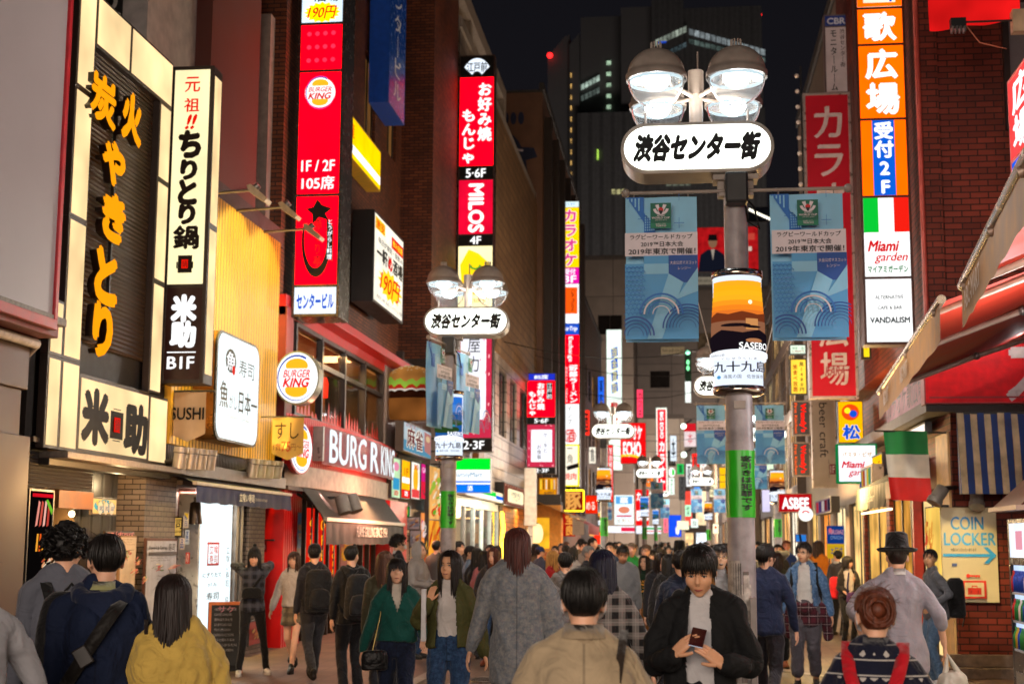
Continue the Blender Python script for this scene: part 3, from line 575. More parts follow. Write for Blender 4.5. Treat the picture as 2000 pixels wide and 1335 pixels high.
part(t, 'shop_interior', lambda b: (b.quad((0, 2.5, 0), (20, 2.5, 0), (20, 2.5, 3.1), (0, 2.5, 3.1), D('c7c2ba', .5)), b.box(0, 20, 0, 2.5, 3.0, 3.099, D('d8d4cc', .6)), b.box(9, 10, .05, .4, 0, 3, D('6a4526', .5)), [b.quad((x, .3, 2.995), (x+.7, .3, 2.995), (x+.7, 1.0, 2.995), (x, 1.0, 2.995), E('f4fff4', 6)) for x in (1, 3, 5, 7)]))
part(t, 'glass_door', lambda b: (b.quad((.2, .06, 0), (9, .06, 0), (9, .06, 2.7), (.2, .06, 2.7), GLASS((.9, 1, .95), .25, 'fm')), [b.box(x, x+.1, .0, .1, 0, 2.9, D('b4b4ae', .35, .5)) for x in (.1, 1.8, 3.6, 5.4, 7.2, 8.9)], b.box(.1, 9, .0, .1, 2.7, 3.0, D('b4b4ae', .35, .5))))
WOODB = BR('c07030', '8a4a1c', '3a2010', .9, .16, .01, .5, .35, .8)
part(t, 'wood_wall', lambda b: (b.box(10, 19.5, .0, .3, 0, 3.1, WOODB), b.box(9.1, 10, -.02, .2, 0, 3.1, D('2c1d12', .5))))
def neon(b):
    P = [(9.55+.16*math.sin(k*.8), -.06, 1.1+.11*k) for k in range(15)]; [b.ball(p, .085, E('ffd040', 5), 10) for p in P]
part(t, 'neon_squiggle', neon)
part(t, 'shop_fascia', lambda b: (b.box(.2, 8.6, -.25, -.001, 2.95, 3.25, D('ded8d0', .4)), b.quad((.2, -.255, 2.98), (8.6, -.255, 2.98), (8.6, -.255, 3.09), (.2, -.255, 3.09), E('ffffff', 2.4)), b.quad((3, -.258, 3.09), (6.4, -.258, 3.09), (6.4, -.258, 3.22), (3, -.258, 3.22), E('10c838', 1.5)), b.quad((6.4, -.258, 3.03), (8.6, -.258, 3.03), (8.6, -.258, 3.14), (6.4, -.258, 3.14), E('1060d8', 1.4))))
lamp('AREA', (-6.8, 41, 2.9), 160, (.95, 1, .9), 6, (0, 0, 0), 1.5, name='shop_light'); lamp('AREA', (-5.4, 51, 2.9), 90, (1, .62, .2), 6, (0, 0, 0), .8, name='shop_light')
# --- block with painted graffiti and dark glazed front
wz = [(1+i*3.4, 3.6+i*3.4, 4+j*3.2, 6.6+j*3.2, 3, 2, E('6a4634', .12, .6) if (i*3+j) % 5 == 0 else None) for i in range(6) for j in range(5)]
t = bldg('graffiti_block', 'tall block with painted flank and dark glazed street front', 'L', -5.6, 57.3, 80, 20.4, 7, D('6d4b38', .6, ns=1.2, na=.2), wz)
def graf(b):
    m = D('1f2540', .6); m2 = D('b9a9b4', .6)
    def Pq(L): return [((0 if 0 else 0)-.02, y, z) for y, z in L]
    c = [(1.55+.95*math.cos(a), 16.6+2.1*math.sin(a)) for a in np.linspace(0, 6.28, 24)[:-1]]; b.add(Pq(c), [tuple(range(23))], m)
    c = [(2.6, 18.2), (.35, 18.0), (.2, 17.6), (1.0, 17.4), (2.6, 17.2)]; b.add([(-.025, y, z) for y, z in c], [tuple(range(5))], m)
    for k in range(5): c = [(.9+k*.32+.13*math.cos(a), 19.3+.28*math.sin(a)) for a in np.linspace(0, 6.28, 12)[:-1]]; b.add([(-.02, y, z) for y, z in c], [tuple(range(11))], m)
    b.tube([(-.03, .6, 16.2), (-.03, 1.0, 17.0), (-.03, 1.5, 16.9), (-.03, 1.6, 16.0)], .05, m2); b.tube([(-.03, .8, 17.9), (-.03, 1.4, 18.0), (-.03, 2.0, 17.8)], .05, m2)
part(t, 'graffiti', graf)
part(t, 'fin', lambda b: [b.box(.6+i*3.4, .9+i*3.4, -.35, -.001, 3.2, 19.5, D('31251f', .5)) for i in range(7)])
bldg('brown_block', 'brown rounded block behind the tall rainbow of karaoke panels', 'L', -6.2, 82, 112, 17.4, 8, D('4d3a30', .65, ns=1, na=.2), [(2+i*4, 4.5+i*4, 4.5+j*3.4, 6.8+j*3.4, 2, 2, E('e8a860', .5, .5) if (i+j) % 3 == 0 else None) for i in range(6) for j in range(3)])
bldg('grey_block', 'plain grey panel block with one square window far down the left', 'F', 128, -12, -4.2, 27.4, 12, BR('6b625c', '5f5752', '3c3733', 3, 4, .03, .6, 0, .2), [(4.6, 6.8, 20.5, 22.3, 2, 1), (3.5, 6, 9, 12, 2, 1)])
bldg('gable_house', 'pale house with steep dark gable near the end of the street', 'F', 136, -4.1, .3, 13.5, 12, BR('8d867e', '80786f', '48423d', 2, 3, .03, .6, 0, .2), [(2.6, 3.6, 9, 10.5, 1, 2)])
bldg('end_store', 'far shop block with lit red and white fronts closing the street', 'F', 150, -8, 14, 9.5, 10, D('4a403a', .6), [(6+i*1.7, 7.4+i*1.7, 3.6, 7.2, 1, 1, E(('f4fbff', 'ff5040', 'ffe0b0', 'e8f4ff')[i % 4], 1.3, .3)) for i in range(5)]+[(6+i*1.7, 7.5+i*1.7, .2, 2.9, 1, 1, E(('fff0d0', 'ffd090', 'f0f8ff', 'ffc070')[i % 4], 1.3, .4)) for i in range(6)])
# ================================================================ right side
t = bldg('brick_corner', 'red-brown brick corner building with locker sign and striped canopy', 'R', 3.57, 19.5, 29.2, 21, 9, BRICKR, [(.3, 3.4, .1, 2.5, 2, 1, E('ffc060', .9, .5)), (3.8, 6.6, .1, 2.5, 3, 1, E('f0a848', .7, .6)), (6.7, 8.6, .1, 2.45, 2, 1, E('ffd890', 1., .4))], par=D('3a201a', .7)); CB = t
part(t, 'upper_wall', lambda b: (b.box(-.003, 9.75, -.24, -.001, 4.55, 21, BRICKR)))
def cwin(b):
    f = D('2a1a18', .5); g = D('6f6464', .35, ns=30, na=.05)
    for z0_, z1_, mm in ((7.4, 9.1, g), (9.35, 10.0, g)): b.box(9.705, 9.77, .96, 2.3, z0_, z1_, mm); b.box(9.702, 9.80, .88, .96, z0_-.1, z1_+.1, f); b.box(9.702, 9.80, .96, 2.4, z0_-.1, z0_, f); b.box(9.702, 9.80, .96, 2.4, z1_, z1_+.1, f)
part(t, 'side_window', cwin)
part(t, 'red_pipe', lambda b: b.tube([(9.77, -.27, 4.6), (9.77, -.27, 20)], .035, D('b0483c', .4)))
part(t, 'step', lambda b: (b.box(9.702, 9.95, -.25, 2, 0, .14, D('6d5a50', .7, ns=9, na=.4)), b.box(9.702, 9.82, -.12, 2, .14, .3, D('6d5a50', .7, ns=9, na=.4))), .01)
part(t, 'cornice', lambda b: b.box(-.5, 9.9, -.34, 3, 3.45, 3.6, D('2b1c18', .6)))
def shopfront(b):
    b.box(.1, 9, -.02, .3, 2.5, 2.9, D('7a3a18', .5)); b.box(8.7, 9.6, -.03, .2, 0, 3.2, D('d8b070', .5)); b.box(6.6, 6.75, -.06, .2, 0, 2.6, D('b02818', .4))
part(t, 'shop_surround', shopfront)
bldg('beige_block', 'beige block with brick base behind the hanging karaoke sign', 'R', 3.75, 29.3, 44, 14.5, 8, D('7a6a5e', .6, ns=1.2, na=.2), [(.8+i*3.4, 3.4+i*3.4, .1, 2.6, 2, 1, E(('ffc870', 'ff9a40', 'ffe6b0', 'ffd080')[i], 1.1, .5)) for i in range(4)]+[(1+i*3.4, 3+i*3.4, 4.2+j*3, 6+j*3, 2, 1, E('ffc890', .5, .5) if (i+j) % 2 else None) for i in range(4) for j in range(3)])
bldg('glazed_block', 'block with warm lit glass storeys behind the hanging banners', 'R', 3.5, 44.2, 66, 11.2, 8, D('5a4a3e', .6), [(.3+i*3.6, 3.5+i*3.6, .1, 2.8, 3, 1, E(('ffd8a0', 'ffb868', 'fff0d8')[i % 3], 1.3, .5)) for i in range(6)]+[(.3+i*3.6, 3.6+i*3.6, 3.5+j*2.5, 5.6+j*2.5, 4, 2, E(('ffdca0', 'e8b070', '6a4a34', 'ffc880')[(i+j*2) % 4], .75, .7)) for i in range(6) for j in range(3)])
bldg('column_block', 'pale block with tall columns far along the right side', 'R', 2.9, 66.3, 148, 12.5, 10, D('8d7b68', .6, ns=.8, na=.2), [(2+i*8, 7.5+i*8, .1, 3.2, 3, 1, E(('ffe0b0', 'fff4e0', 'ffb060')[i % 3], 1.2, .5)) for i in range(10)]+[(2+i*8, 6+i*8, 5+j*3, 7+j*3, 2, 1, E('ffd8a0', .5, .5) if (i+j) % 3 == 0 else None) for i in range(10) for j in range(2)])
bldg('shoe_store', 'shoe shop at the right edge under the red awnings', 'R', 3.6, 2, 14.0, 4.4, 6, D('8a2018', .6), [(.5, 5.5, .2, 2.6, 3, 1, E('ffe6c0', 1., .3)), (6, 11.5, .2, 2.6, 3, 1, E('ffe6c0', 1., .3))])
# ---------------------------------------------------------------- skyscraper
TWR = RIB('4d4b4b', 2.1, 'X', .7, 0, .4); TWP = D('555252', .7, ns=.05, na=.15)
t = thing('skyscraper', 'dark skyscraper with two lit corner storeys behind the street', 'skyscraper', (0, 262, 0), 0)
def tx(px, Y=262): return onY(px, 600, Y).x
def tz(px, py, Y=262): return onY(px, py, Y).z
part(t, 'slab', lambda b: b.prism([(tx(1068), 0), (tx(1112), 0), (tx(1112), tz(1112, 65)), (tx(1112)-1, tz(1112, 68)), (tx(1068), tz(1068, 108))], 1, 20, TWP))
part(t, 'slab', lambda b: b.prism([(tx(1112)+.01, 0), (tx(1132), 0), (tx(1132), tz(1132, 65)), (tx(1112)+.01, tz(1112, 88))], 0, 19, TWP))
part(t, 'slab', lambda b: b.box(tx(1132)+.01, tx(1216)-.01, 4, 22, 0, tz(1170, 18), TWP))
part(t, 'slab', lambda b: b.box(tx(1216), tx(1278), 0, 25, 0, tz(1245, 14), TWP))
part(t, 'fin_wall', lambda b: b.box(tx(1130), tx(1500), -3, -.01, 0, tz(1300, 225), TWR))
part(t, 'fin_tower', lambda b: (b.box(tx(1278)+.01, tx(1342), -3, 25, tz(1300, 225)+.01, tz(1310, 2), TWR), b.box(tx(1342)+.01, tx(1498), -1.5, 25, tz(1300, 225)+.01, tz(1400, 20), TWR)))
def towin(name, x0, x1, y0, y1, c, k, Y=258.8, nx=1): 
    b = MB(); q = E(c, k, .6); a, c_ = onY(x0, y0, Y), onY(x1, y1, Y); w = (c_.x-a.x)/nx
    for i in range(nx): b.box(a.x+w*i+.1, a.x+w*(i+1)-.1, -3.25, -3.05, c_.z, a.z, q)
    o = b.build(name, t); return o
for i in range(13): towin('stair_window', 1111, 1115, 133+i*21.6, 141+i*21.6, 'ffc870', .8).location.y = 3
for i in range(7): towin('stair_window', 1180, 1191, 97+i*22, 104+i*22, 'd8ffd8', .5).location.y = 6.5
def lit(x0, y0, x1, y1, h, c, k, nx, dy=0):
    A, B_ = onY(x0, y0, 258.8), onY(x1, y1, 258.8); b = MB(); dz = h*258.8/FPX; r = random.Random(int(x0))
    for i in range(nx):
        f0, f1 = (i+.08)/nx, (i+.92)/nx; xa_, xb_ = A.x+(B_.x-A.x)*f0, A.x+(B_.x-A.x)*f1; za_, zb_ = A.z+(B_.z-A.z)*f0, A.z+(B_.z-A.z)*f1
        b.quad((xa_, -3.1, za_-dz), (xb_, -3.1, zb_-dz), (xb_, -3.1, zb_), (xa_, -3.1, za_), E(c, k*(.5+r.random()), .5))
    b.build('lit_storey', t).location.y = dy
lit(1130, 146, 1168, 126, 12, 'c8e0d0', .5, 5, 6); lit(1130, 168, 1168, 150, 12, '889890', .25, 5, 6)
lit(1280, 78, 1341, 50, 13, 'b8c4b4', .45, 8); lit(1345, 50, 1496, 92, 13, 'b0bcc0', .4, 14, 1.4); lit(1345, 70, 1496, 108, 10, '90a8a0', .22, 14, 1.4); lit(1282, 82, 1303, 80, 4, '2060ff', .8, 1, -.1); lit(1290, 105, 1341, 82, 10, '8098a0', .2, 6, -.1)
towin('lit_storey', 1165, 1170, 292, 312, 'c8ff60', .9); towin('lit_storey', 1194, 1222, 370, 378, 'e8e0a0', .5, nx=3); towin('lit_storey', 1300, 1350, 352, 362, 'c0c8b0', .2, nx=4)
for px, py in ((1073, 105), (1483, 25)): b = MB(); p = onY(px, py, 261); b.ball((p.x, 0, p.z), .55, E('ff2020', 4)); b.build('beacon', t)
lamp('AREA', (5, 190, 22), 5200, (1, .9, .82), 40, (math.radians(112), 0, 0), 14, name='tower_fill')  # unseen area lamp added to lift the dark tower
# ================================================================ signs of the left side
RED = E('f40010', 3.6, .12); RED2 = E('c8000f', 1.1, .1); CRM = E('fff0b8', 1.25, .12); WHT = E('ffffff', 2.2, .1); WT = E('ffffff', 2.6); YEL = E('ffd800', 1.25); ORG = E('ff7a10', 1.3, .1); BLU = E('1650c8', 1.2); GRN = E('10d030', 1.3); LB = E('0a70e0', 1.3); PNK = E('f060a0', 1.2); MAG = E('e010a0', 1.3)
KB = D('080707', .6, spec=.25); DBR = D('160905', .6, spec=.2); TXR = E('e81808', 1.1)
S = sign
t = S('vertical_sign', 'tall cream lightbox sign with brushed hotpot lettering and a dark basement floor label', 'sign', (311, 130, 396, 748), ('F', YA-.3), [
 (0, .70, CRM, [('t', '元', .3, .035, .72, .105, TXR, 'b'), ('t', '祖', .3, .135, .72, .20, TXR, 'b'), ('t', '!!', .36, .215, .66, .28, TXR, 'Bi'), ('t', 'ち', .22, .295, .78, .41, DBR, 'H'), ('t', 'り', .3, .43, .70, .515, DBR, 'H'), ('t', 'と', .26, .525, .72, .63, DBR, 'H'), ('t', 'り', .3, .638, .70, .722, DBR, 'H'), ('t', '鍋', .16, .735, .84, .838, DBR, 'B'), ('r', .3, .87, .7, .95, DBR), ('r', .26, .90, .30, .93, DBR), ('r', .70, .90, .74, .93, DBR), ('r', .41, .89, .59, .93, TXR), ('t', '鍋', .43, .895, .57, .925, DBR, '')]),
 (.70, 1., D('2a120d', .4), [('t', '米', .18, .09, .82, .36, WT, 'H'), ('t', '助', .18, .38, .82, .64, WT, 'H'), ('r', .08, .70, .88, .712, WT), ('t', 'B1F', .1, .755, .84, .885, WT, 'b')])], th=.36, frame=FR, border=.05)
o, w, h, rz = place((311, 130, 396, 748), ('F', YA-.3))
for a, c in ((.03, .48), (.50, .97)): part(t, 'side_sheet', lambda b: b.quad((w+.004, .05, h*a), (w+.004, .32, h*a), (w+.004, .32, h*c), (w+.004, .05, h*c), PAPER))
# red tower of the burger building
DOT = E('ff3050', 1.35)
dots = lambda: [('c', .2+.2*i, .2+.3*j, .055, DOT) for i in range(4) for j in range(3)]
t = S('sign_tower', 'red stacked sign tower in a steel case with burger and chilli panels', 'sign', (568, -30, 661, 618), ('F', YB+.25), [
 (0, .122, E('dcf0ff', 2., .1), [('s', .5, .72, .46, .3, 16, .8, E('ffe000', 1.6)), ('t', '酒場', .3, .06, .9, .42, KB, 'b'), ('t', '190円', .14, .55, .86, .9, E('e02010', 1.1), 'bi')]),
 (.122, .267, RED, dots()),
 (.267, .642, RED, [('c', .5, .17, .37, E('ffffff', 2.2)), ('a', .5, .17, .36, .138, .1, 60, 345, E('1440b4', 1.), .02), ('e', .5, .10, .2, .04, E('f0b020', 1.3)), ('e', .5, .24, .2, .04, E('f0b020', 1.3)), ('r', .2, .115, .8, .225, E('ffffff', 2.2)), ('t', 'BURGER', .22, .125, .78, .165, E('e01414', 1.1), 'bi'), ('t', 'KING', .22, .175, .78, .225, E('e01414', 1.1), 'Bi'), ('t', '1F / 2F', .1, .73, .9, .82, WT, 'b'), ('t', '105席', .12, .86, .9, .97, WT, 'b')]),
 (.642, .91, RED, [('a', .5, .5, .36, .42, .16, 150, 380, KB, .34), ('p', [(.72, .25), (.9, .35), (.9, .75), (.78, .7)], KB), ('p', [(.5, .03), (.62, .1), (.86, .14), (.7, .2), (.8, .28), (.55, .24), (.4, .32), (.38, .2), (.22, .14), (.4, .12)], KB), ('t', '赤ちり亭', .44, .26, .62, .8, KB, 'vb'), ('t', 'とうがらし料理', .76, .27, .88, .72, WT, 'vb')]),
 (.91, 1., E('f0f8ff', 2., .08), [('t', 'センタービル', .06, .25, .94, .8, BLU, 'B')])], th=.75, frame=D('6d6a66', .25, .9), border=.05)
S('fascia_sign', 'yellow sign with white stripe fixed to the brick block', 'sign', (676, 208, 746, 297), ('L', -6.3), [(0, 1, E('ffd400', 1.25, .1), [('r', 0, .66, 1, .88, WHT), ('t', '水産', .02, .14, .22, .5, TXR, 'b'), ('t', 'KKU.', .02, .69, .2, .84, KB, 'b')])], th=.3, frame=D('c09010', .4))
t = S('fascia_sign', 'long blue vertical building sign high on the brick block', 'sign', (764, -60, 795, 206), ('L', -6.15), [(0, 1, D('1c4fb0', .25), [('t', 'センタービル', .28, -.1, .72, .9, D('cfd8e8'), 'vb')])], th=.45, frame=D('17449c', .35), border=.02)
t = S('fascia_sign', 'white price sign with yellow starburst reading 190 yen in a dark case', 'sign', (732, 408, 790, 590), ('L', -6.0), [(0, 1, E('fff6e2', 1.7, .15), [('r', .02, .03, .34, .17, E('ffc820', 1.2)), ('t', '激安', .04, .05, .32, .16, TXR, 'b'), ('r', .56, .08, .98, .22, E('e01810', 1.2)), ('t', '飲み放題', .6, .11, .95, .19, E('ffd030', 1.4), 'b'), ('t', '毎日が激安・昼飲み', .1, .24, .95, .31, KB, 'b'), ('t', '一軒め酒場', .06, .34, .95, .52, KB, 'B'), ('t', 'め', .44, .36, .58, .52, TXR, 'B'), ('s', .52, .72, .44, .19, 14, .72, E('ffc81e', 1.4)), ('t', '190円', .16, .60, .86, .84, E('e03010', 1.1), 'bi'), ('t', '料理120種 全品・ハイボール 税別', .06, .92, .95, .965, KB, '')])], th=.45, frame=D('1a1615', .4), border=.05)
# rounded sushi lightbox
o, w, h, rz = place((424, 640, 508, 858), ('L', -6.25)); t = thing('lightbox_sign', 'white rounded lightbox sign with brushed sushi lettering on the yellow slats', 'sign', o, rz)
P = rbox(w, h, .22)
part(t, 'casing', lambda b: (b.prism([(x, z) for x, z in P], .02, .34, D('a8743c', .3, .7)), b.prism([(w/2+(x-w/2)*1.0, z) for x, z in P], -.01, .019, D('1d1b1a', .4))), .01)
b = MB(); PI_ = [(w/2+(x-w/2)*.955, h/2+(z-h/2)*.955) for x, z in P]; b.flat(PI_, [tuple(range(len(PI_)))], -.014, E('f4feff', 2.2, .06)); p = b.build('panel', t)
b = MB(); art(b, [('e', .3, .25, .12, .11, KB), ('t', '魚', .2, .17, .4, .34, WT, 'b'), ('c', .36, .33, .035, E('e03020', 1.1)), ('t', '寿司', .48, .20, .84, .36, KB, ''), ('t', '魚', .06, .46, .24, .70, KB, 'b'), ('t', 'がし', .27, .56, .44, .69, KB, ''), ('t', '日本一', .48, .50, .92, .71, KB, 'b'), ('t', 'STANDING SUSHI BAR', .22, .755, .74, .785, D('8d8d8d'), '')], w, h, 0, 0, -.015); b.build('lettering', p)
# pennants
def pennant(px, Y, label, m, items, rod=1):
    o, w, h, rz = place(px, ('F', Y)); t = thing('pennant', label, 'pennant', o, 0); v = h*.16
    def cloth(b):
        n = 8; V = []
        for i in range(n+1):
            x = w*i/n; dy = .012*math.sin(i*1.3); zb = v*abs(i/n-.5)*2
            V += [(x, dy, h), (x, dy+.01, zb)]
        b.add(V, [(2*i, 2*i+1, 2*i+3, 2*i+2) for i in range(n)], m, True)
    c = part(t, 'cloth', cloth); part(t, 'lettering', lambda b: art(b, items, w, h, 0, 0, -.02), parent=c); part(t, 'rod', lambda b: b.tube([(-.25, 0, h+.01), (w+.12, 0, h+.01)], .014, FRM()))
pennant((330, 765, 400, 862), YA+.15, 'grey pennant reading SUSHI hanging under the tall cream sign', D('b39878', .8, ns=4, na=.12), [('t', 'SUSHI', .04, .32, .96, .56, KB, 'b')])
pennant((530, 815, 592, 898), 21.7, 'tan pennant with brushed sushi price in front of the red band', D('d0a458', .8, ns=4, na=.1), [('t', 'すし', .1, .12, .85, .5, KB, ''), ('t', '1貫', .06, .62, .3, .78, D('7a3a20'), ''), ('t', '75', .32, .57, .6, .8, D('c05020'), 'b'), ('t', '円～', .62, .62, .95, .78, D('7a3a20'), '')])
# spot drums
def spot(px, py, Y, label):
    c = onX(px, py, -6.32); t = thing('spot_drum', label, 'spotlight', c, PI/2, 'spot drums under the slats'); m = D('a3968a', .4, .4)
    part(t, 'head', lambda b: (b.tube([(0, 0, -.13), (0, -.02, .06)], .085, m, 16), b.tube([(0, -.02, .07), (0, -.025, .14)], .095, m, 16))); part(t, 'bracket', lambda b: b.tube([(0, 0, -.02), (0, .3, -.06)], .025, FRM()))
for i, px in enumerate((350, 370, 389, 407)): spot(px, 894+i*1.5, 0, f'{("first","second","third","fourth")[i]} spot drum from the left under the SUSHI pennant')
for i, px in enumerate((491, 507, 523, 539)): spot(px, 914+i*1.2, 0, f'{("first","second","third","fourth")[i]} spot drum from the left below the tan pennant')
# navy awning
t = thing('awning', 'navy awning with white standing sushi lettering over the white lightbox', 'awning', (-6.65, YA+.15, 0), PI/2); NV = D('1d2450', .75, ns=10, na=.15)
part(t, 'cloth', lambda b: b.quad((0, -.42, 2.44), (4.5, -.42, 2.44), (4.5, -.05, 2.62), (0, -.05, 2.62), D('3a3536', .7)))
v = part(t, 'valance', lambda b: valance(b, 0, 4.5, -.43, 2.2, 2.42, NV)); part(t, 'lettering', lambda b: (b.text('立喰い寿司', 1.75, 2.26, 2.45, 2.38, -.46, D('d8d4cc'), 'b'), b.text('STANDING SUSHI BAR', 2.5, 2.29, 3.1, 2.33, -.46, D('a8a4a0'), '')), parent=v)
part(t, 'front_bar', lambda b: b.box(-.03, 4.53, -.45, -.39, 2.42, 2.47, D('a8998a', .5)), .008)
# menus and boards
def board(name, label, px, plane, base, items, frame=None, th=.04, cat='board', legs=False, border=.02):
    o, w, h, rz = place(px, plane); t = thing(name, label, cat, o, rz); part(t, 'frame', lambda b: b.box(0, w, .004, th, 0, h, frame or FRM()), .004)
    p = part(t, 'sheet', lambda b: b.quad((border, 0, border), (w-border, 0, border), (w-border, 0, h-border), (border, 0, h-border), base)); part(t, 'lettering', lambda b: art(b, items, w, h, 0, 0, -.001), parent=p)
    if legs: part(t, 'leg', lambda b: b.box(.0, .03, .02, .05, -o.z, 0, frame or FRM())); part(t, 'leg', lambda b: b.box(w-.03, w, .02, .05, -o.z, 0, frame or FRM()))
    return t
def lines(x0, x1, y0, y1, n, m, seed=1, words=True):
    r = random.Random(seed); out = []; T = 'いろはにほへとちりぬるをわかよたれそつねならむ串焼鳥酒'
    for i in range(n): a = y0+(y1-y0)*i/n; out.append(('t', ''.join(r.choice(T) for _ in range(r.randint(7, 14))), x0, a, x1-(x1-x0)*r.random()*.4, a+(y1-y0)/n*.55, m, ''))
    return out
def food(cx, cy, rx, ry, seed, cols=('c86a50', 'e8a088', '9c3a2c', 'e6c080', '6ea03c'), lit=True, k=.9):
    r = random.Random(seed); out = []
    for i in range(16):
        a = r.random()*6.28; q = r.random()**.5; c = r.choice(cols); x, y = cx+rx*q*math.cos(a), cy+ry*q*math.sin(a); L_ = rx*(.25+.4*r.random()); H_ = ry*(.15+.3*r.random()); t_ = r.random()*3.1
        out.append(('p', [(x+L_*math.cos(t_+u)*(.7+.3*r.random()), y+H_*math.sin(t_*.3+u)*(.8+.3*r.random())) for u in np.linspace(0, 5.6, 9)], E(c, k) if lit else D(c, .4)))
    return out
t = S('poster_lightbox', 'black lit poster with meat pictures and white lettering by the brown column', 'poster', (58, 952, 108, 1312), ('L', -6.35), [(0, 1, E('100c0c', .5), [('r', .1, .01, 1, .03, E('d01020', 1.1))]+[('p', [(.25+.15*i, .20), (.34+.15*i, .19), (.44+.13*i, .06), (.36+.13*i, .05)], E(('e89080', 'c85040', 'f0b0a0', 'b83c30')[i % 4], 1.1)) for i in range(4)]+[('p', [(.62, .05), (.7, .04), (.95, .1), (.9, .13)], E('70c030', 1.))]+[('p', [(.25+.12*i, .34), (.33+.12*i, .34), (.36+.11*i, .24), (.29+.11*i, .24)], E(('f0a030', 'e05818')[i % 2], 1.1)) for i in range(4)]+food(.72, .41, .25, .05, 9, ('f4e0c0', 'e8a070', 'c05030', '50a030'))+[('t', 'ちりとり鍋 炭火やきとり', .25, .49, .95, .51, WT, 'b'), ('t', '米助', .15, .53, .92, .62, WT, 'B'), ('t', '5784-2', .2, .635, .9, .66, WT, 'b')]+lines(.2, .95, .68, .80, 6, WT, 4)+food(.6, .9, .32, .05, 12, ('f0b040', 'ffe0a0', '8a5020', 'c08030'))+[('r', .1, .97, 1, .985, E('d01020', 1.1))])], th=.25, frame=D('151112', .4))
board('menu_board', 'laminated grilled chicken menu board hanging on the tiled pier', (236, 1045, 268, 1150), ('L', -6.5), D('c9b79a', .5), lines(.1, .9, .06, .2, 3, D('6a3020'), 2)+food(.3, .35, .18, .08, 2, lit=False)+food(.7, .5, .18, .08, 3, lit=False)+food(.3, .68, .18, .08, 5, lit=False)+food(.72, .84, .18, .07, 6, lit=False), D('8a6a48', .6))
board('name_plate', 'small clear plate reading yakitori above the menu board', (208, 1036, 264, 1052), ('L', -6.52), D('8d3a40', .3), [('t', 'yakitori', .06, .12, .94, .92, KB, 'b', D('d88a90'), .06)])
board('notice', 'cream notice with blue speech bubble on the dark door panel', (181, 969, 229, 1005), ('L', -6.62), D('d8c48c', .5), [('e', .48, .48, .42, .36, D('1c86c0')), ('p', [(.3, .8), (.45, .8), (.3, .97)], D('1c86c0')), ('t', '客引きしない！', .12, .14, .9, .46, D('f0d020'), 'b'), ('c', .28, .6, .1, D('e8e4dc')), ('c', .5, .6, .1, D('e8e4dc')), ('c', .72, .6, .1, D('e8e4dc')), ('t', '宣', .22, .48, .34, .72, D('1c60a0'), 'b'), ('t', '言', .44, .48, .56, .72, D('1c60a0'), 'b'), ('t', '店', .66, .48, .78, .72, D('1c60a0'), 'b')])
board('menu_scroll', 'tall white hanging menu headed Stand-Up Eating beside the tiled pier', (287, 1050, 347, 1222), ('L', -6.45), D('b9bcc4', .5), [('r', 0, 0, 1, .03, D('5a3020')), ('t', 'Stand-Up Eating,', .06, .09, .64, .14, KB, 'b'), ('t', '寿司', .68, .06, .9, .15, KB, ''), ('r', .04, .16, .96, .2, D('3a3436'))]+lines(.1, .9, .22, .28, 2, KB, 5)+food(.3, .34, .14, .04, 1, ('c03020', '406a30', '202020', 'e8d8b0'), False)+food(.66, .34, .2, .035, 4, ('d06040', 'e0b090', 'c04030'), False)+lines(.06, .4, .42, .84, 12, D('55505a'), 6)+lines(.55, .92, .45, .84, 9, D('7a6a66'), 7)+food(.3, .92, .2, .03, 8, ('c06030', 'e0a060'), False)+food(.7, .92, .2, .03, 9, ('c06030', 'e0a060'), False), D('4a2a1c', .6))
t = thing('sandwich_board', 'black chalk sandwich board with orange edge before the white lightbox', 'board', (*atD(405, 1270, 18.9).xy, 0), .35)
part(t, 'frame', lambda b: ([b.box(x, x+.035, -.02, .02, 0, .92, D('c86a28', .5)) for x in (0, .42)], b.box(.035, .42, -.02, .02, .88, .92, D('c86a28', .5)), b.box(0, .46, .3, .33, 0, .9, D('1a1818', .6)))); p = part(t, 'board', lambda b: b.box(.036, .419, -.012, .012, .1, .879, D('17181a', .7)))
part(t, 'lettering', lambda b: art(b, lines(.1, .9, .05, .8, 9, D('9a9aa0'), 11)+[('t', 'サケ', .2, .02, .8, .12, D('c08090'), '')], .38, .78, .036, .1, -.014), parent=p)
# counter lamp, stickers by the sushi door
c = atD(381, 1005, 19.2); t = thing('cone_lamp', 'dark metal lamp shining down beside the white sushi lightbox', 'lamp', c, 0)
part(t, 'shade', lambda b: b.lathe([(.03, .18), (.07, .16), (.08, .02), (.10, -.12)], D('3a3028', .35, .6), 18)); part(t, 'bulb', lambda b: b.ball((0, 0, -.09), .06, E('fff0c0', 8), 10, (1, 1, .5))); part(t, 'bracket', lambda b: b.box(-.02, .02, -.02, .3, .18, .24, FRM()))
lamp('SPOT', c+Vector((0, 0, -.14)), 25, (1, .8, .5), .05, (0, 0, 0), spot=110)
board('shop_curtain', 'yellow sushi curtain hanging inside the sushi doorway', (326, 1008, 356, 1048), ('F', 18.6), E('ffc860', .7, .3), [('t', '寿司', .05, .1, .95, .6, KB, 'b'), ('t', 'SUSHI', .1, .68, .9, .8, KB, '')])
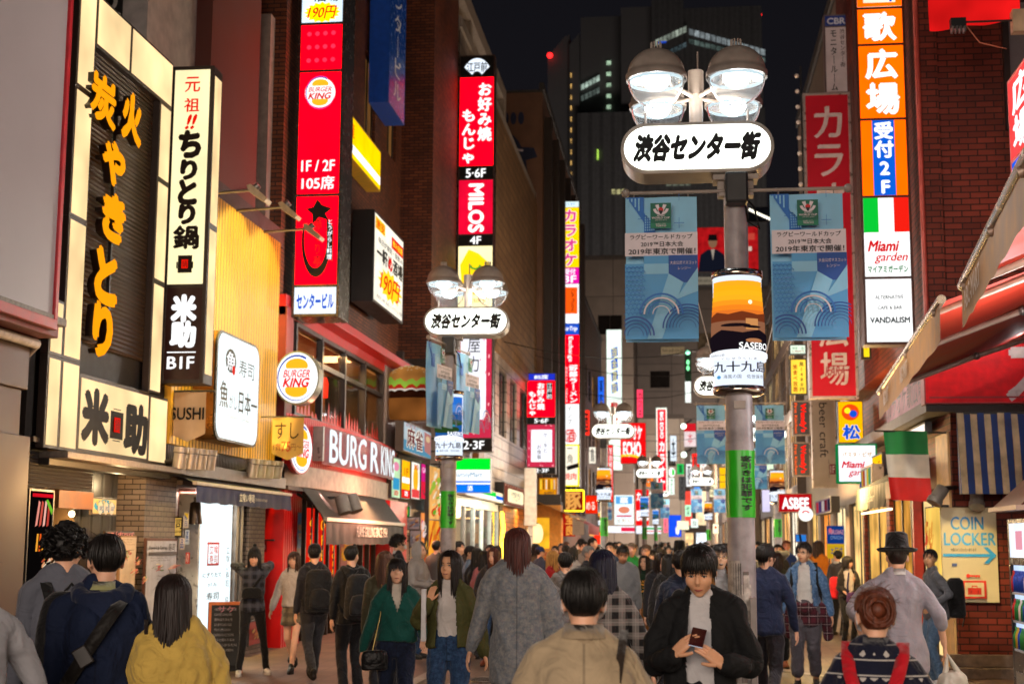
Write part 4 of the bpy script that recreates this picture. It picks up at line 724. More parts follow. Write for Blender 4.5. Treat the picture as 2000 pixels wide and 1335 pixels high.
for i, (px, c_, tx_, lb) in enumerate((((358, 1000, 368, 1030), 'd8d0c0', '毎日', 'white and blue sticker on the sushi door post'), ((361, 1034, 369, 1062), 'c8d8e8', '営業中', 'pale blue sticker under the white and blue one'), ((350, 1050, 360, 1072), 'e8dcd0', '品', 'cream note beside the sushi door post'), ((362, 1078, 370, 1100), 'c02a1c', 'の', 'red round-letter sticker low on the sushi door post'))):
    board('sticker', lb, px, ('F', 18.4), D(c_, .5), [('t', tx_, .2, .1, .8, .9, D('1c50a0') if i != 3 else D('e8e0d8'), 'vb')]+([('p', [(.1, .05), (.9, .05), (.9, .45)], D('e8d020'))] if i == 0 else []), th=.02, cat='sticker', border=.0)
board('wall_vase_sign', 'black and white picture strip on the tiled pier beside the navy awning', (495, 993, 510, 1028), ('L', -6.69), D('8fa0ac', .4), [('r', .1, .08, .9, .3, KB), ('r', .1, .36, .9, .6, KB), ('r', .1, .66, .9, .9, KB), ('t', '魚', .3, .1, .7, .28, D('c8d0d8')), ('t', '酒', .3, .38, .7, .58, D('c8d0d8'))])
pennant((480, 1058, 496, 1086), 22.2, 'small white shield pennant on the tiled pier', D('b8b4b0', .7), [('t', 'す', .3, .2, .7, .5, D('777777'))]); pennant((497, 1055, 521, 1080), 22.6, 'small red curtain with white lettering behind the woman in a beanie', D('8a1c1c', .8), [('t', 'のり巻', .1, .3, .9, .7, D('c8bcb4'), 'b')])
board('wall_poster', 'red food poster leaning at the foot of the tiled pier', (487, 1212, 512, 1262), ('L', -6.5), D('a82018', .5), food(.5, .5, .3, .25, 3, ('e08030', 'f0c060', '702010'), False))
# burger shaped sign
o, w, h, rz = place((747, 712, 850, 820), ('F', 31.2)); t = thing('burger_sign', 'big lit sign in the shape of a stacked hamburger', 'sign', o, 0)
def bun(z0, z1, r0, r1, cap=1): return
def lz_(n, a): return [a+.015*math.sin(i*2.3) for i in range(n)]
BU = lambda c, k=.42, v=.5: E(c, k, v)
def stack(name, prof, m, ruf=0, seed=1):
    r = random.Random(seed); b = MB(); n = 40; V = []; F = []
    off = [ruf*(math.sin(j*2.1)+r.random()-.5) for j in range(n)]
    for q, z in prof:
        for j in range(n): a = 2*PI*j/n; V.append((w/2+(q*w/2)*math.cos(a)*(1+off[j]*.3), .2+(q*.3)*math.sin(a), z*h+off[j]*.5*(1 if .05 < z < .95 else 0)))
    for i in range(len(prof)-1):
        for j in range(n): F.append((i*n+j, i*n+(j+1) % n, (i+1)*n+(j+1) % n, (i+1)*n+j))
    b.add(V, F, m, True); b.build(name, t)
stack('bun', [(0, 1), (.25, .992), (.48, .965), (.68, .92), (.84, .86), (.93, .79), (.95, .74), (.88, .70), (0, .70)], BU('d08840', .6), 0); stack('lettuce', [(0, .73), (1.0, .725), (1.07, .68), (1.0, .63), (0, .63)], BU('9cc040', .65), .12, 2)
stack('tomato', [(0, .65), (.95, .645), (1.0, .60), (.95, .565), (0, .56)], BU('d03820', .5), .01); stack('onion', [(0, .575), (.93, .57), (.98, .55), (.92, .53), (0, .53)], BU('f0e0d0', .6), .04, 5)
stack('patty', [(0, .55), (.93, .54), (.97, .47), (.93, .40), (0, .39)], BU('3c1a0c', .4), .03, 7); stack('bun', [(0, .41), (.95, .40), (.98, .33), (.93, .14), (.8, .03), (0, .0)], BU('a8642c', .45), 0)
part(t, 'sesame', lambda b: [b.ball((w/2+math.cos(a)*w*.5*q, .2-.3*math.sqrt(max(0, 1-q*q))*.8-.02, h*(.98-.16*q*q*1.3)), .012, BU('f0dcb0', .6), 6, (1.4, 1, .7)) for a, q in [((i*2.4) % 6.28, .1+.75*((i*37 % 17)/17)) for i in range(36)]])
part(t, 'back_case', lambda b: b.prism(rbox(w, h*.98, .22), .5, .62, D('8d8a86', .3, .7)), .01)
# mahjong hall
t = bldg('mahjong_hall', 'narrow games hall front covered in coloured lit posters', 'L', -6.55, 32.7, 36.95, 5.75, 6, D('4a3a34', .6), [], par=D('30241f', .6))
part(t, 'paper_wall', lambda b: b.box(.1, 4.2, -.06, -.001, .2, 2.5, D('c0a888', .6, ns=3, na=.2)))
board('wall_menu', 'wall of pinned menu sheets beside the red burger counter', (757, 1040, 800, 1100), ('F', 32.75), D('bfa890', .6), lines(.1, .9, .1, .5, 4, D('803828'), 3)+[('t', '出口', .6, .05, .95, .3, KB, 'b'), ('a', .7, .55, .14, .2, .3, 0, 360, D('c03020'))]+lines(.1, .5, .6, .95, 3, D('803828'), 9))
for i, q in enumerate(((788, 1008, 820, 1034), (799, 1034, 822, 1068))): board('wall_poster', ('picture poster pinned under the exit sign', 'lower picture poster pinned beside the lit food panels')[i], q, ('F', 33.0+i*.05), D('9a98a4', .4), food(.5, .5, .4, .35, 20+i, ('6a7a9a', 'd8b040', 'c8c8d0', '7a4030'), False)+lines(.1, .9, .7, .95, 2, KB, i))
S('exit_sign', 'green emergency exit sign with yellow characters', 'sign', (755, 988, 800, 1009), ('F', 32.4), [(0, 1, E('0a8a3a', .9, .1), [('t', '非常口', .08, .2, .92, .8, E('ffc020', 1.5), 'b')])], th=.1, border=.012)
S('fascia_sign', 'pastel mahjong sign above the row of coloured posters', 'sign', (789, 820, 843, 880), ('L', -6.1), [(0, 1, E('c8d8e0', .8, .3), [('r', 0, .62, 1, 1, E('60a0c0', .8)), ('t', '麻雀', .1, .12, .66, .85, E('8a2a30', .6), 'b', E('f0e8d8', 1.)), ('p', [(.72, .05), (.98, .1), (.98, .9), (.74, .8)], E('d89088', .7)), ('e', .86, .3, .08, .12, E('f0d0a0', .8)), ('t', 'さかえ', .05, .02, .4, .12, E('c03040', .8), 'b')])], th=.2)
PC = [('bfe0b0', [('e', .5, .2, .35, .12, E('f090b0', 1.)), ('r', .1, .5, .9, .8, E('3aa0d0', 1.)), ('t', '遊', .2, .82, .8, .95, E('e03030', 1.), 'b')]), ('ffb810', [('r', .05, .45, .95, .6, WT), ('r', .0, .78, 1, 1, E('e01818', 1.2)), ('t', '1F', .25, .2, .75, .4, E('c03010', 1.)), ('t', '酒', .3, .82, .7, .95, WT, 'b')]), ('fff4e8', [('c', .5, .45, .3, E('f0b020', 1.2)), ('r', .05, .75, .95, .98, E('e84848', 1.1)), ('t', '50', .25, .05, .75, .2, E('d02020', 1.), 'b')]), ('c81878', [('r', 0, .5, 1, 1, E('e02040', 1.1)), ('t', 'GAME', .1, .1, .9, .25, E('f0c0e0', 1.3), 'b'), ('a', .5, .75, .35, .15, .25, 180, 360, KB)])]
lbn = ('pastel green lit poster first in the row beside the burger band', 'yellow lit poster with white stripe second in the row', 'white lit poster with yellow circle third in the row', 'magenta lit poster with dark smile fourth in the row')
for i, (c_, it) in enumerate(PC): S('poster_lightbox', lbn[i], 'poster', (766+i*19, 890+i*4, 783+i*19, 972+i*1), ('L', -6.3), [(0, 1, E(c_, 1.2, .2), it)], th=.12, frame=D('1c1a1a'), border=.03, group='lit posters beside the burger band')
S('poster_lightbox', 'tall lit food panel with salad and noodles beside the pole', 'poster', (839, 906, 860, 1122), ('L', -6.2), [(0, .5, E('f0b060', 1., .3), food(.5, .3, .45, .28, 31, ('f0c890', 'e86030', 'a0c040', 'fff0d0'))+food(.5, .75, .45, .2, 32, ('e04020', 'f0e0a0', '70b030'))), (.5, 1, E('f0a030', 1.1, .3), food(.5, .5, .45, .45, 33, ('f8e090', 'e07020', 'd03018', '90b030')))], th=.12, group='lit food panels')
S('poster_lightbox', 'shorter lit food panel with grilled meat beside the hooded passer-by', 'poster', (822, 998, 837, 1122), ('L', -6.3), [(0, 1, E('f09048', 1., .3), food(.5, .2, .45, .18, 41, ('f8d8d0', 'e06080', 'fff0e0'))+food(.5, .65, .45, .3, 42, ('f0b040', 'c05018', 'f8e0a0')))], th=.12, group='lit food panels')
# --- okonomiyaki tower
PINKB = E('d83050', 1., .1)
dotsP = lambda n=24, s=3: [('e', random.Random(s*100+i).choice((.06+.03*random.Random(i).random(), .93, .1+.8*random.Random(i*7).random())), random.Random(s+i*13).random(), .022, .012, E('f8b0b8', 1.2)) for i in range(n)]
S('sign_tower', 'tall tower of red and white restaurant floor panels on the tiled block', 'sign', (889, 108, 961, 882), ('F', 36.6), [
 (0, .057, KB, [('a', .5, 1.15, .46, 1.05, .62, 35, 145, E('e8f2ff', 2.)), ('t', '江戸前', .2, .3, .8, .78, KB, 'b')]),
 (.057, .288, RED, [('t', 'お好み焼', .54, .07, .94, .72, WT, 'vB'), ('t', 'もんじゃ', .08, .37, .46, .97, WT, 'vB')]),
 (.288, .322, KB, [('t', '5·6F', .2, .16, .78, .88, WT, 'b')]), (.322, .462, E('e00830', 1.25, .15), [('t', 'MILOS', .3, .08, .72, .96, WT, 'rB')]), (.462, .49, KB, [('t', '4F', .34, .12, .66, .9, WT, 'b')]),
 (.49, .65, E('fff0b0', 1.5, .1), [('p', [(.05, .3), (.3, .05), (.6, .12), (.95, .3), (.9, .55), (.6, .62), (.1, .6)], E('ffd010', 1.4)), ('a', .5, .3, .18, .08, .4, 180, 360, E('60b030', 1.)), ('t', 'Sweets\nFactory', .2, .7, .8, .92, E('e0a020', 1.2), 'b')]),
 (.65, .967, PINKB, [('p', [(.1, .02), (.84, .02), (.84, .82), (.78, .86), (.1, .86)], E('f4f4ff', 2.1, .06)), ('t', '春屋カフェ', .3, .04, .68, .8, KB, 'v')]+dotsP()),
 (.967, 1, KB, [('t', '2·3F', .2, .16, .8, .86, WT, 'b')])], th=.4, frame=D('4a3a34', .3, .4), border=.03)
S('store_sign', 'green white and blue striped convenience store sign under the tower', 'sign', (885, 894, 958, 962), ('F', 36.75), [(0, 1, WHT, [('r', 0, 0, 1, .33, E('00d828', 1.4)), ('t', 'FamilyMart', .02, .4, .78, .6, E('2a90b8', .9), ''), ('r', 0, .66, 1, .71, LB), ('r', 0, .76, 1, 1, LB), ('t', '酒', .38, .8, .52, .95, WT, 'b')])], th=.3, frame=D('c8ccd0', .4), border=.012)
S('cafe_sign', 'dusty pink cafe sign with cream centre beyond the convenience store', 'sign', (985, 940, 1028, 985), ('L', -5.6), [(0, 1, E('a85a44', .55, .2), [('p', [(.18, .2), (.82, .2), (.86, .3), (.86, .8), (.82, .86), (.18, .86), (.15, .8), (.15, .3)], E('fff0c0', 1.3)), ('t', '春屋カフェ', .26, .32, .76, .74, D('2c2418'), 'v')]+[('e', .05+.1*i, .08, .02, .03, E('e8b8a0', .8)) for i in range(10)]+[('e', .05+.1*i, .93, .02, .03, E('e8b8a0', .8)) for i in range(10)])], th=.3)
board('wall_poster', 'purple and white round-badge poster on the timber shop wall', (982, 1036, 1008, 1060), ('L', -5.85), E('5a4890', .6), [('a', .5, .8, .45, .6, .7, 20, 160, E('f0e0d0', .9)), ('r', .1, .42, .9, .66, E('d02818', 1.))]); board('wall_poster', 'red sale poster low on the timber shop wall', (982, 1062, 1008, 1078), ('L', -5.85), E('d01830', 1.), [('t', 'SALE 開催中', .1, .3, .9, .6, WT)])
# ================================================================ street lamps
PX, PD = 1448, 12.5; base = atD(PX, 1060, PD); LY = base.y; LX0 = base.x
def lz2(y): return onY(PX, y, LY).z
POLE = D('a0989a', .5, .1, 5, .35, .15, 30); GREYL = D('9a8f86', .5, .1, 8, .15); STEEL = D('b8b0a8', .18, 1., 3, .1)
def grime(b): pass
def make_lamp(kind, label, off=-.34):
    t = thing('street_lamp', label, 'street lamp', (0, 0, 0), 0, 'street lamps along the street')
    zS0, zS1 = lz2(352), lz2(248); zt = lz2(132); zA = lz2(172)
    part(t, 'pole', lambda b: (b.tube([(0, 0, 0), (0, 0, lz2(765))], [.124, .118], POLE, 24), b.tube([(0, 0, lz2(765)), (0, 0, zS0+.02)], .106, POLE, 24), b.tube([(0, 0, lz2(880)), (0, 0, lz2(862))], .125, POLE, 24), b.tube([(0, 0, 0), (0, 0, .03)], .2, POLE, 24), b.box(-.05, .05, -.15, -.1, lz2(800), lz2(785), GREYL), b.box(.06, .11, -.17, -.06, .35, 1.25, D('8d8580', .5))))
    part(t, 'upper_pole', lambda b: (b.tube([(off, .1, zS0+.1), (off, .1, zt)], .062, GREYL, 18), b.tube([(off, .1, zA-.03), (off, .1, zt+.01)], .072, GREYL, 18), b.tube([(off+.02, .1, zt), (off+.02, .1, zt+.2)], .008, GREYL, 6)))
    hx, hy = .355, .42; zc = lz2(150)-.10
    for sx_ in (-1, 1):
        for sy_ in (-1, 1):
            c = Vector((off+sx_*hx, .1+sy_*hy, zc)); part(t, 'arm', lambda b: b.tube([(off, .1, zA-.05), c*.55+Vector((off*.45, .045, (zA-.02)*.45)), (c.x, c.y, zc+.06)], .022, GREYL, 8))
            h = MB(); R = .258
            h.lathe([(R+.012, -.02), (R+.016, .03), (R, .035)]+[(R*math.cos(a), .035+R*.92*math.sin(a)) for a in np.linspace(0, 1.35, 9)]+[(.0, .035+R*.92)], GREYL, 32)
            for k in range(10): a = k*PI/5; h.box(.045*math.cos(a)-.006, .045*math.cos(a)+.006, .045*math.sin(a)-.006, .045*math.sin(a)+.006, R*.9, R+.075, GREYL)
            h.lathe([(R-.01, .0), (R*.75, .07), (R*.3, .11), (0, .11)], D('d8d8d4', .15, .8), 28)
            ho = h.build('lamp_head', t); ho.location = c
            g = MB(); g.lathe([(.97*R*math.cos(a), -.02-R*.95*math.sin(a)) for a in np.linspace(0, PI/2, 11)], GLASS((.97, .99, 1), .06, 'globe', .045), 32); g.build('globe', ho)
            q = MB(); q.lathe([(.0, .05), (.115, .03), (.125, -.02), (.095, -.07), (.05, -.10), (0, -.11)], E('eaf6ff', 14, cast=False), 18); q.lathe([(R*.93, -.015), (R*.88, -.03), (R*.93, -.045)], E('d8ecf4', 1.0, cast=False), 28); q.build('bulb', ho)
    # name board
    w, h, d = 1.36, zS1-zS0-.03, .36; P = rbox(w, h, h/2-.002, 12); P = [(x-w/2+off, z+zS0+.03) for x, z in P]
    s = part(t, 'name_board', lambda b: b.prism(P, -.2, .2, D('8d857c', .35, .4, 6, .2)), .012); cz = zS0+.03+h/2
    P2 = [(off+(x-off)*.955, cz+(z-cz)*.87) for x, z in P]; pb = part(t, 'panel', lambda b: (b.flat(P2, [tuple(range(len(P2)))], -.205, E('fcfff4', 3.0, .05)), b.flat(P2[::-1], [tuple(range(len(P2)))], .205, E('fcfff4', 3.0, .05))), parent=s)
    part(t, 'lettering', lambda b: b.text('渋谷センター街', off-.56, cz-.115, off+.56, cz+.115, -.21, KB, 'Hi'), parent=pb)
    part(t, 'board_bracket', lambda b: (b.box(-.2, .2, -.12, .12, zS0-.02, zS0+.03, GREYL), b.box(off-.47, off-.45, -.1, -.07, zS1-.02, zS1+.13, GREYL), b.box(off+.45, off+.47, -.1, -.07, zS1-.02, zS1+.13, GREYL), b.box(-.16, -.1, -.06, .06, zS0-.16, zS0-.02, GREYL), b.box(.1, .16, -.06, .06, zS0-.16, zS0-.02, GREYL)), .004)
    part(t, 'loudspeaker', lambda b: b.box(-.1, .1, -.33, -.13, lz2(410), lz2(352), D('141416', .5)), .02)
    part(t, 'cable', lambda b: b.tube([(.08, -.12, lz2(405)), (.1, -.14, lz2(440)), (.2, -.15, lz2(455)), (.16, -.1, lz2(410)), (.1, -.1, lz2(395))], .009, KB, 6))
    # lit picture drum
    r = .215; z0, z1 = lz2(757), lz2(545); part(t, 'drum_ring', lambda b: (b.lathe([(.1, z1-.0), (r+.012, z1), (r+.012, z1+.06), (.1, z1+.065)], STEEL, 36), ), 0); part(t, 'drum_ring', lambda b: b.lathe([(.1, z0-.075), (r*.9, z0-.07), (r+.012, z0-.05), (r+.012, z0+.005), (.1, z0+.005)], STEEL, 36))
    mp = lambda x, z, y: ((r-y)*math.sin(x/r), -(r-y)*math.cos(x/r), z); b = MB(); n = 48; H = z1-z0
    b.lathe([(r, z0), (r, z1)], E('e6f0ff', 1.5, .05), 48); dr = b.build('picture_drum', t); b = MB()
    for k in range(2):
        o_ = -r*1.22+k*PI*r; Wd = r*2.44
        if kind == 'sunset':
            G = ['ffb020', 'ffb418', 'ffb81c', 'ffb420', 'ff9c20', 'f88820', 'e87828']
            it = [('r', 0, .05+.045*i, 1, .05+.045*(i+1)+.002, E(G[i], 1.05)) for i in range(7)]+[('c', .68, .25, .035, E('fff8d0', 2.)), ('p', [(0, .37), (.15, .335), (.35, .36), (.55, .335), (.8, .36), (1, .34), (1, .43), (0, .43)], E('a04a28', .5)), ('r', 0, .42, 1, .72, E('b87a58', .6)), ('r', .6, .4, .8, .5, E('e8a060', .8)), ('e', .45, .46, .22, .016, E('2a1c22', .5)), ('e', .7, .475, .14, .012, E('2a1c22', .5)), ('p', [(0, .56), (.25, .5), (.55, .53), (.8, .5), (1, .54), (1, .72), (0, .72)], E('241a24', .5)), ('e', .72, .6, .13, .02, E('d89060', .7))]
        else:
            it = [('r', 0, .05, 1, .30, E('4a90e8', .9)), ('r', 0, .05, 1, .18, E('2a78e0', .9)), ('r', 0, .3, 1, .72, E('2060b0', .8)), ('e', .3, .37, .4, .04, E('5a8a50', .5)), ('e', .7, .47, .3, .05, E('486e38', .5)), ('e', .4, .58, .45, .06, E('3a6030', .5)), ('e', .6, .52, .12, .02, E('30a0c8', .8))]
        it += [('e', .5, .73, .55, .05, E('f4f8ff', 1.7)), ('t', 'SASEBO', .5, .62, .95, .68, WT, 'b'), ('t', '西海国立公園', .06, .72, .3, .74, KB), ('t', 'くじゅうくしま', .26, .755, .74, .775, KB), ('t', '九十九島', .14, .79, .88, .885, D('101c3a', .5), 'b'), ('c', .22, .93, .03, E('50a0d8', 1.)), ('t', '海風の国　佐世保市', .29, .91, .82, .945, KB)]
        art(b, it, Wd, H, o_, z0, -.004, mp)
    b.build('picture', dr)
    # green wrap
    b = MB(); ya, yb = lz2(1010), lz2(880); rr = .127; n = 36
    V = [((rr+.002*math.sin(j*2.3+i))*math.cos(2*PI*j/n), (rr+.002*math.sin(j*2.3+i))*math.sin(2*PI*j/n), ya+(yb-ya)*i/8) for i in range(9) for j in range(n)]; b.add(V, [(i*n+j, i*n+(j+1) % n, (i+1)*n+(j+1) % n, (i+1)*n+j) for i in range(8) for j in range(n)], D('28b41c', .35, ns=6, na=.12), True); wr = b.build('wrap', t)
    mp2 = lambda x, z, y: ((rr-y)*math.sin(x/rr), -(rr-y)*math.cos(x/rr), z); part(t, 'lettering', lambda b: (b.text('客引きは犯罪です', -.0, ya+.06, .105, yb-.05, -.005, D('0c240c', .5), 'vB', mp2), b.text('客引きは犯罪です', -.2, ya+.06, -.16, yb-.2, -.005, D('5a3a20', .5), 'v', mp2)), parent=wr)
    return t
def rods(t, L_=.98, ang=0):
    zr = lz2(379); part(t, 'banner_rod', lambda b: (b.tube([(-L_*math.cos(ang), -L_*math.sin(ang)-.13, zr), (L_*math.cos(ang), L_*math.sin(ang)-.13, zr)], .016, GREYL, 10), b.ball((-L_*math.cos(ang), -L_*math.sin(ang)-.13, zr), .04, GREYL), b.ball((L_*math.cos(ang), L_*math.sin(ang)-.13, zr), .04, GREYL), b.box(-.15, .15, -.16, -.08, zr-.05, zr-.02, GREYL)))
# banners
BC = [D(c, .6, ns=5, na=.06) for c in ('8ccaec', '2a72c6', '58a6de', '1c50a4')]; BW = D('e6dce4', .6, ns=5, na=.06); BGR = D('0c6650', .6); BK_ = D('1a1a24', .6)
def waves(seed, x0, x1, y0, y1, m, n=9):
    r = random.Random(seed); return [('a', x0+(x1-x0)*r.random(), y0+(y1-y0)*r.random(), .2, .09, .06, 10, 170, m) for _ in range(n)]
def seig(x0, x1, y0, y1, m, nx=5, ny=8):
    return [('a', x0+(x1-x0)*(i+(.5 if j % 2 else 0))/nx, y0+(y1-y0)*(j+1)/ny, .5*(x1-x0)/nx, .5*(y1-y0)/ny*1.3, .22, 0, 180, m) for j in range(ny) for i in range(nx)]
BART = [('p', [(0, 0), (.26, .1), (.26, .28), (.4, .28), (.26, .13), (.02, 0)], BC[1]), ('p', [(.0, .0), (.26, 0), (.26, .12)], BC[1])]+[('r', .03+.05*k, .01, .05+.05*k, .02+.05*math.sin(k+2)**2+.01*k, BC[0]) for k in range(4)]+[('r', .26, .13, .42, .29, BC[1])]+[('r', .275+.03*(i % 5), .14+.02*(i//5), .29+.03*(i % 5), .15+.02*(i//5), BC[0]) for i in range(30)]+[('p', [(.26, .125), (.43, .125), (.43, .22)], BC[0]),
 ('r', .68, .2, .82, .204, BC[1]), ('r', .748, .165, .754, .24, BC[1]), ('r', .18, .17, .25, .174, BC[1]), ('r', .75, 0, .755, .05, BC[1]),
 ('r', .355, .065, .64, .235, BGR), ('r', .355, .205, .64, .24, D('1c8060', .6)), ('p', [(.42, .08), (.47, .075), (.49, .12), (.47, .13)], BW), ('p', [(.58, .08), (.53, .075), (.51, .12), (.53, .13)], BW), ('a', .5, .1, .11, .05, .35, 190, 350, BW), ('c', .5, .115, .035, D('c81c20')), ('p', [(.47, .12), (.53, .12), (.51, .145), (.49, .145)], BK_), ('t', 'RUGBY', .45, .152, .56, .16, BW, 'b'), ('t', 'WORLD CUP', .375, .165, .62, .178, BW, 'b'), ('t', 'JAPAN 2019', .42, .185, .58, .192, BW, ''), ('t', 'HOST CITY', .43, .21, .57, .217, BW), ('t', 'TOKYO', .43, .222, .57, .234, BW, 'b'),
 ('r', 0, .275, 1, .435, BW), ('t', 'ラグビーワールドカップ', .07, .288, .93, .322, BK_, 'b'), ('t', '2019™日本大会', .22, .337, .8, .372, BK_, 'b'), ('t', '2019年東京で開催！', .05, .383, .97, .425, BK_, 'b'),
 ('r', .26, .435, .62, .49, BC[2]), ('r', 0, .49, 1, 1, BC[2]), ('r', .26, .49, .6, .56, BC[0]), ('r', .6, .435, 1, .62, BC[3]), ('p', [(.62, .62), (.62, .435), (.9, .435)], BC[3]), ('p', [(1, .52), (1, .68), (.68, .74)], BC[0]), ('p', [(.6, .56), (.8, .62), (.5, 1), (.3, 1)], BC[0]), ('t', '大会公式マスコット', .62, .475, .99, .5, BW, ''), ('t', 'レンジー', .73, .515, .9, .535, BW, '')]+seig(0, .28, .5, .86, BC[1], 5, 12)+[('a', .85, .95, .34-.045*k, .16-.021*k, .06, 0, 180, BC[3]) for k in range(6)]+[('a', .15, 1., .26-.05*k, .13-.024*k, .09, 0, 180, BC[3]) for k in range(4)]+[('a', .5, .86, .3-.06*k, .14-.028*k, .09, 0, 180, BW if k % 2 else BC[1]) for k in range(4)]
def make_banner(label, w=.635, h=1.31):
    t = thing('street_banner', label, 'banner', (0, 0, 0), 0, 'blue tournament banners on the lamp posts'); nx, nz = 6, 14
    def cloth(b):
        V = [((i/nx-.5)*w, -.0+.012*math.sin(i*1.2+j*.35), -h*j/nz) for j in range(nz+1) for i in range(nx+1)]
        b.add(V, [(j*(nx+1)+i, j*(nx+1)+i+1, (j+1)*(nx+1)+i+1, (j+1)*(nx+1)+i) for j in range(nz) for i in range(nx)], BC[0], True)
    part(t, 'cloth', cloth); part(t, 'print', lambda b: art(b, [q for q in BART], w, h, -w/2, -h, -.014+.0028)); part(t, 'eyelet', lambda b: (b.tube([(-w*.38, 0, 0), (-w*.38, 0, .045)], .006, STL(), 6), b.tube([(w*.38, 0, 0), (w*.38, 0, .045)], .006, STL(), 6)))
    return t
def art_scale(): pass
lampA = make_lamp('sunset', 'nearest street lamp with a loudspeaker, sunset picture drum and green wrapped pole'); lampA.location = (LX0, LY, 0)
rods(lampA); zr = lz2(379)-.045
part(lampA, 'stay_wire', lambda b: (b.tube([(-.62+.26, -.12, lz2(585)), (-.23, -.1, lz2(700))], .006, D('c8b8a8'), 5), b.tube([(.36, -.12, lz2(585)), (.23, -.1, lz2(700))], .006, D('c8b8a8'), 5)))
def smear(b):
    r = random.Random(5); n = 0
    for k in range(16):
        a = -PI/2+(r.random()-.6)*1.7; z = .45+r.random()*1.0; w_ = .05+.12*r.random(); h_ = .05+.3*r.random(); q = .1255+.0004*k; c = D(('b8b0a8', '6a625c', '8d8680', '57504b', 'a09890')[k % 5], .6, ns=20, na=.4); n_ = 5
        for i in range(n_): a0, a1 = a+w_/q*(i/n_-.5), a+w_/q*((i+1)/n_-.5); b.quad((q*math.cos(a0), q*math.sin(a0), z-h_*(.5+.2*math.sin(i*3))), (q*math.cos(a1), q*math.sin(a1), z-h_*(.5+.2*math.sin(i*3+3))), (q*math.cos(a1), q*math.sin(a1), z+h_*.5), (q*math.cos(a0), q*math.sin(a0), z+h_*.5), c)
part(lampA, 'torn_sticker', smear)
for px, lb in ((1292, 'left blue tournament banner on the nearest lamp, clear of the red karaoke sign'), (1577, 'right blue tournament banner on the nearest lamp, before the red karaoke sign')):
    b_ = make_banner(lb) if px == 1292 else copy_tree(bn0); b_['label'] = lb
    if px == 1292: bn0 = b_
    b_.location = (onY(px, 500, LY-.13).x, LY-.13, zr)
lampB = make_lamp('sea', 'second street lamp on the left, with blue island picture drum', .27); lampC = make_lamp('sunset', 'street lamp on the left before the tall white shoe sign, sunset picture drum', .3)
p = atD(875, 1060, 22.7); lampB.location = (p.x, p.y, 0); lampB.rotation_euler.z = .05; rods(lampB, 1.0, math.radians(78))
for s_, lb in ((-1, 'nearer of two banners seen almost edge-on at the second lamp'), (1, 'farther of two banners seen almost edge-on at the second lamp')):
    q = copy_tree(bn0); q['label'] = lb; q.location = (p.x+s_*.62*math.cos(math.radians(78)), p.y-.13+s_*.62*math.sin(math.radians(78)), zr); q.rotation_euler.z = math.radians(78)
for px, d, src, lb, ban in ((1449, 31.8, lampA, 'street lamp straight behind the nearest one, its name board half hidden', (-1, 1)), (1180, 45, lampC, 'street lamp on the left before the tall white shoe sign, sunset picture drum', ()), (1259, 72, lampB, 'far street lamp before the red vertical karaoke sign', (1,)), (1384, 81, lampA, 'far street lamp hung with two banners left of the green wrapped pole', (-1, 1)), (1281, 100, lampB, 'very far street lamp just right of the red vertical karaoke sign', (1,)), (1170, 107, lampC, 'very far street lamp left of the red echo billboard', (1,)), (1520, 46, lampA, 'street lamp hidden behind the right blue banner before the shoe shop', (-1,))):
    p = atD(px, 1060, d); c = copy_tree(src) if d != 45 else lampC; c.location = (p.x, p.y, 0); c['label'] = lb
    for k in ban:
        q = copy_tree(bn0); q['label'] = {-1: 'left', 1: 'right'}[k]+' blue banner on the '+lb[:lb.find(' lamp')+5].replace('street lamp', 'lamp') + {31.8: ' straight behind the nearest lamp', 81: ' with two banners', 72: ' before the red vertical sign', 100: ' just beyond it', 107: ' before the red billboard', 46: ' beside the shoe shop'}[d]; q.location = (p.x+k*.645, p.y-.13, zr)
# their light
for px, d, P_ in ((1437, 12.5, 620), (875, 22.7, 620), (1437, 31.8, 520), (1195, 45, 520), (1267, 72, 480), (1375, 81, 480), (1520, 46, 300)):
    p = atD(px, 1060, d); lamp('POINT', (p.x+(-.3 if p.x > 0 else .3), p.y+.1, lz2(150)-.42), P_, (1, .90, .79), .25)
# ================================================================ right side signs
S('hanging_sign', 'long unlit red karaoke sign with silvery characters and a steel edge', 'sign', (1582, 180, 1678, 778), ('F', 26.3), [(0, 1, D('b00a22', .5, ns=1.5, na=.1, spec=.25), [('t', c_, .2, y_, .84, y_+.105, D('c8b4b4', .3), 'b') for c_, y_ in (('カ', .04), ('ラ', .17), ('オ', .30), ('ケ', .43), ('歌', .60), ('広', .735), ('場', .86))]+[('t', 'KARA', .3, .905, .75, .935, D('9a4a50'), 'bi')])], th=.3, frame=D('b8a8a4', .3, .6), border=.05)
p = onY(1571, 490, 26.3); t = thing('bulb_string', 'vertical string of unlit white bulbs beside the red karaoke sign', 'light string', (p.x, 26.3, onY(1571, 640, 26.3).z)); part(t, 'bulb', lambda b: [b.ball((k*-.004, 0, k*.3), .045, D('d8ccc4', .3), 8) for k in range(17)]); part(t, 'strip', lambda b: b.box(.0, .03, .04, .06, 0, 5, BLK()))
S('hanging_sign', 'white hanging sign with blue head above the red karaoke sign', 'sign', (1612, 28, 1662, 182), ('F', 27.6), [(0, .155, D('1c3c90', .4), [('t', 'CBR', .1, .22, .9, .82, D('d8d8e4'), 'B')]), (.155, 1, D('dccccc', .4, ns=2, na=.2), [('t', 'モニタールーム', .22, .05, .5, .98, KB, 'vb'), ('t', '渋谷センター街', .64, .03, .86, .62, D('4a2a2a'), 'vb')])], th=.25, frame=D('6a5a58', .4))
OR = E('ff5c00', 1.9, .12)
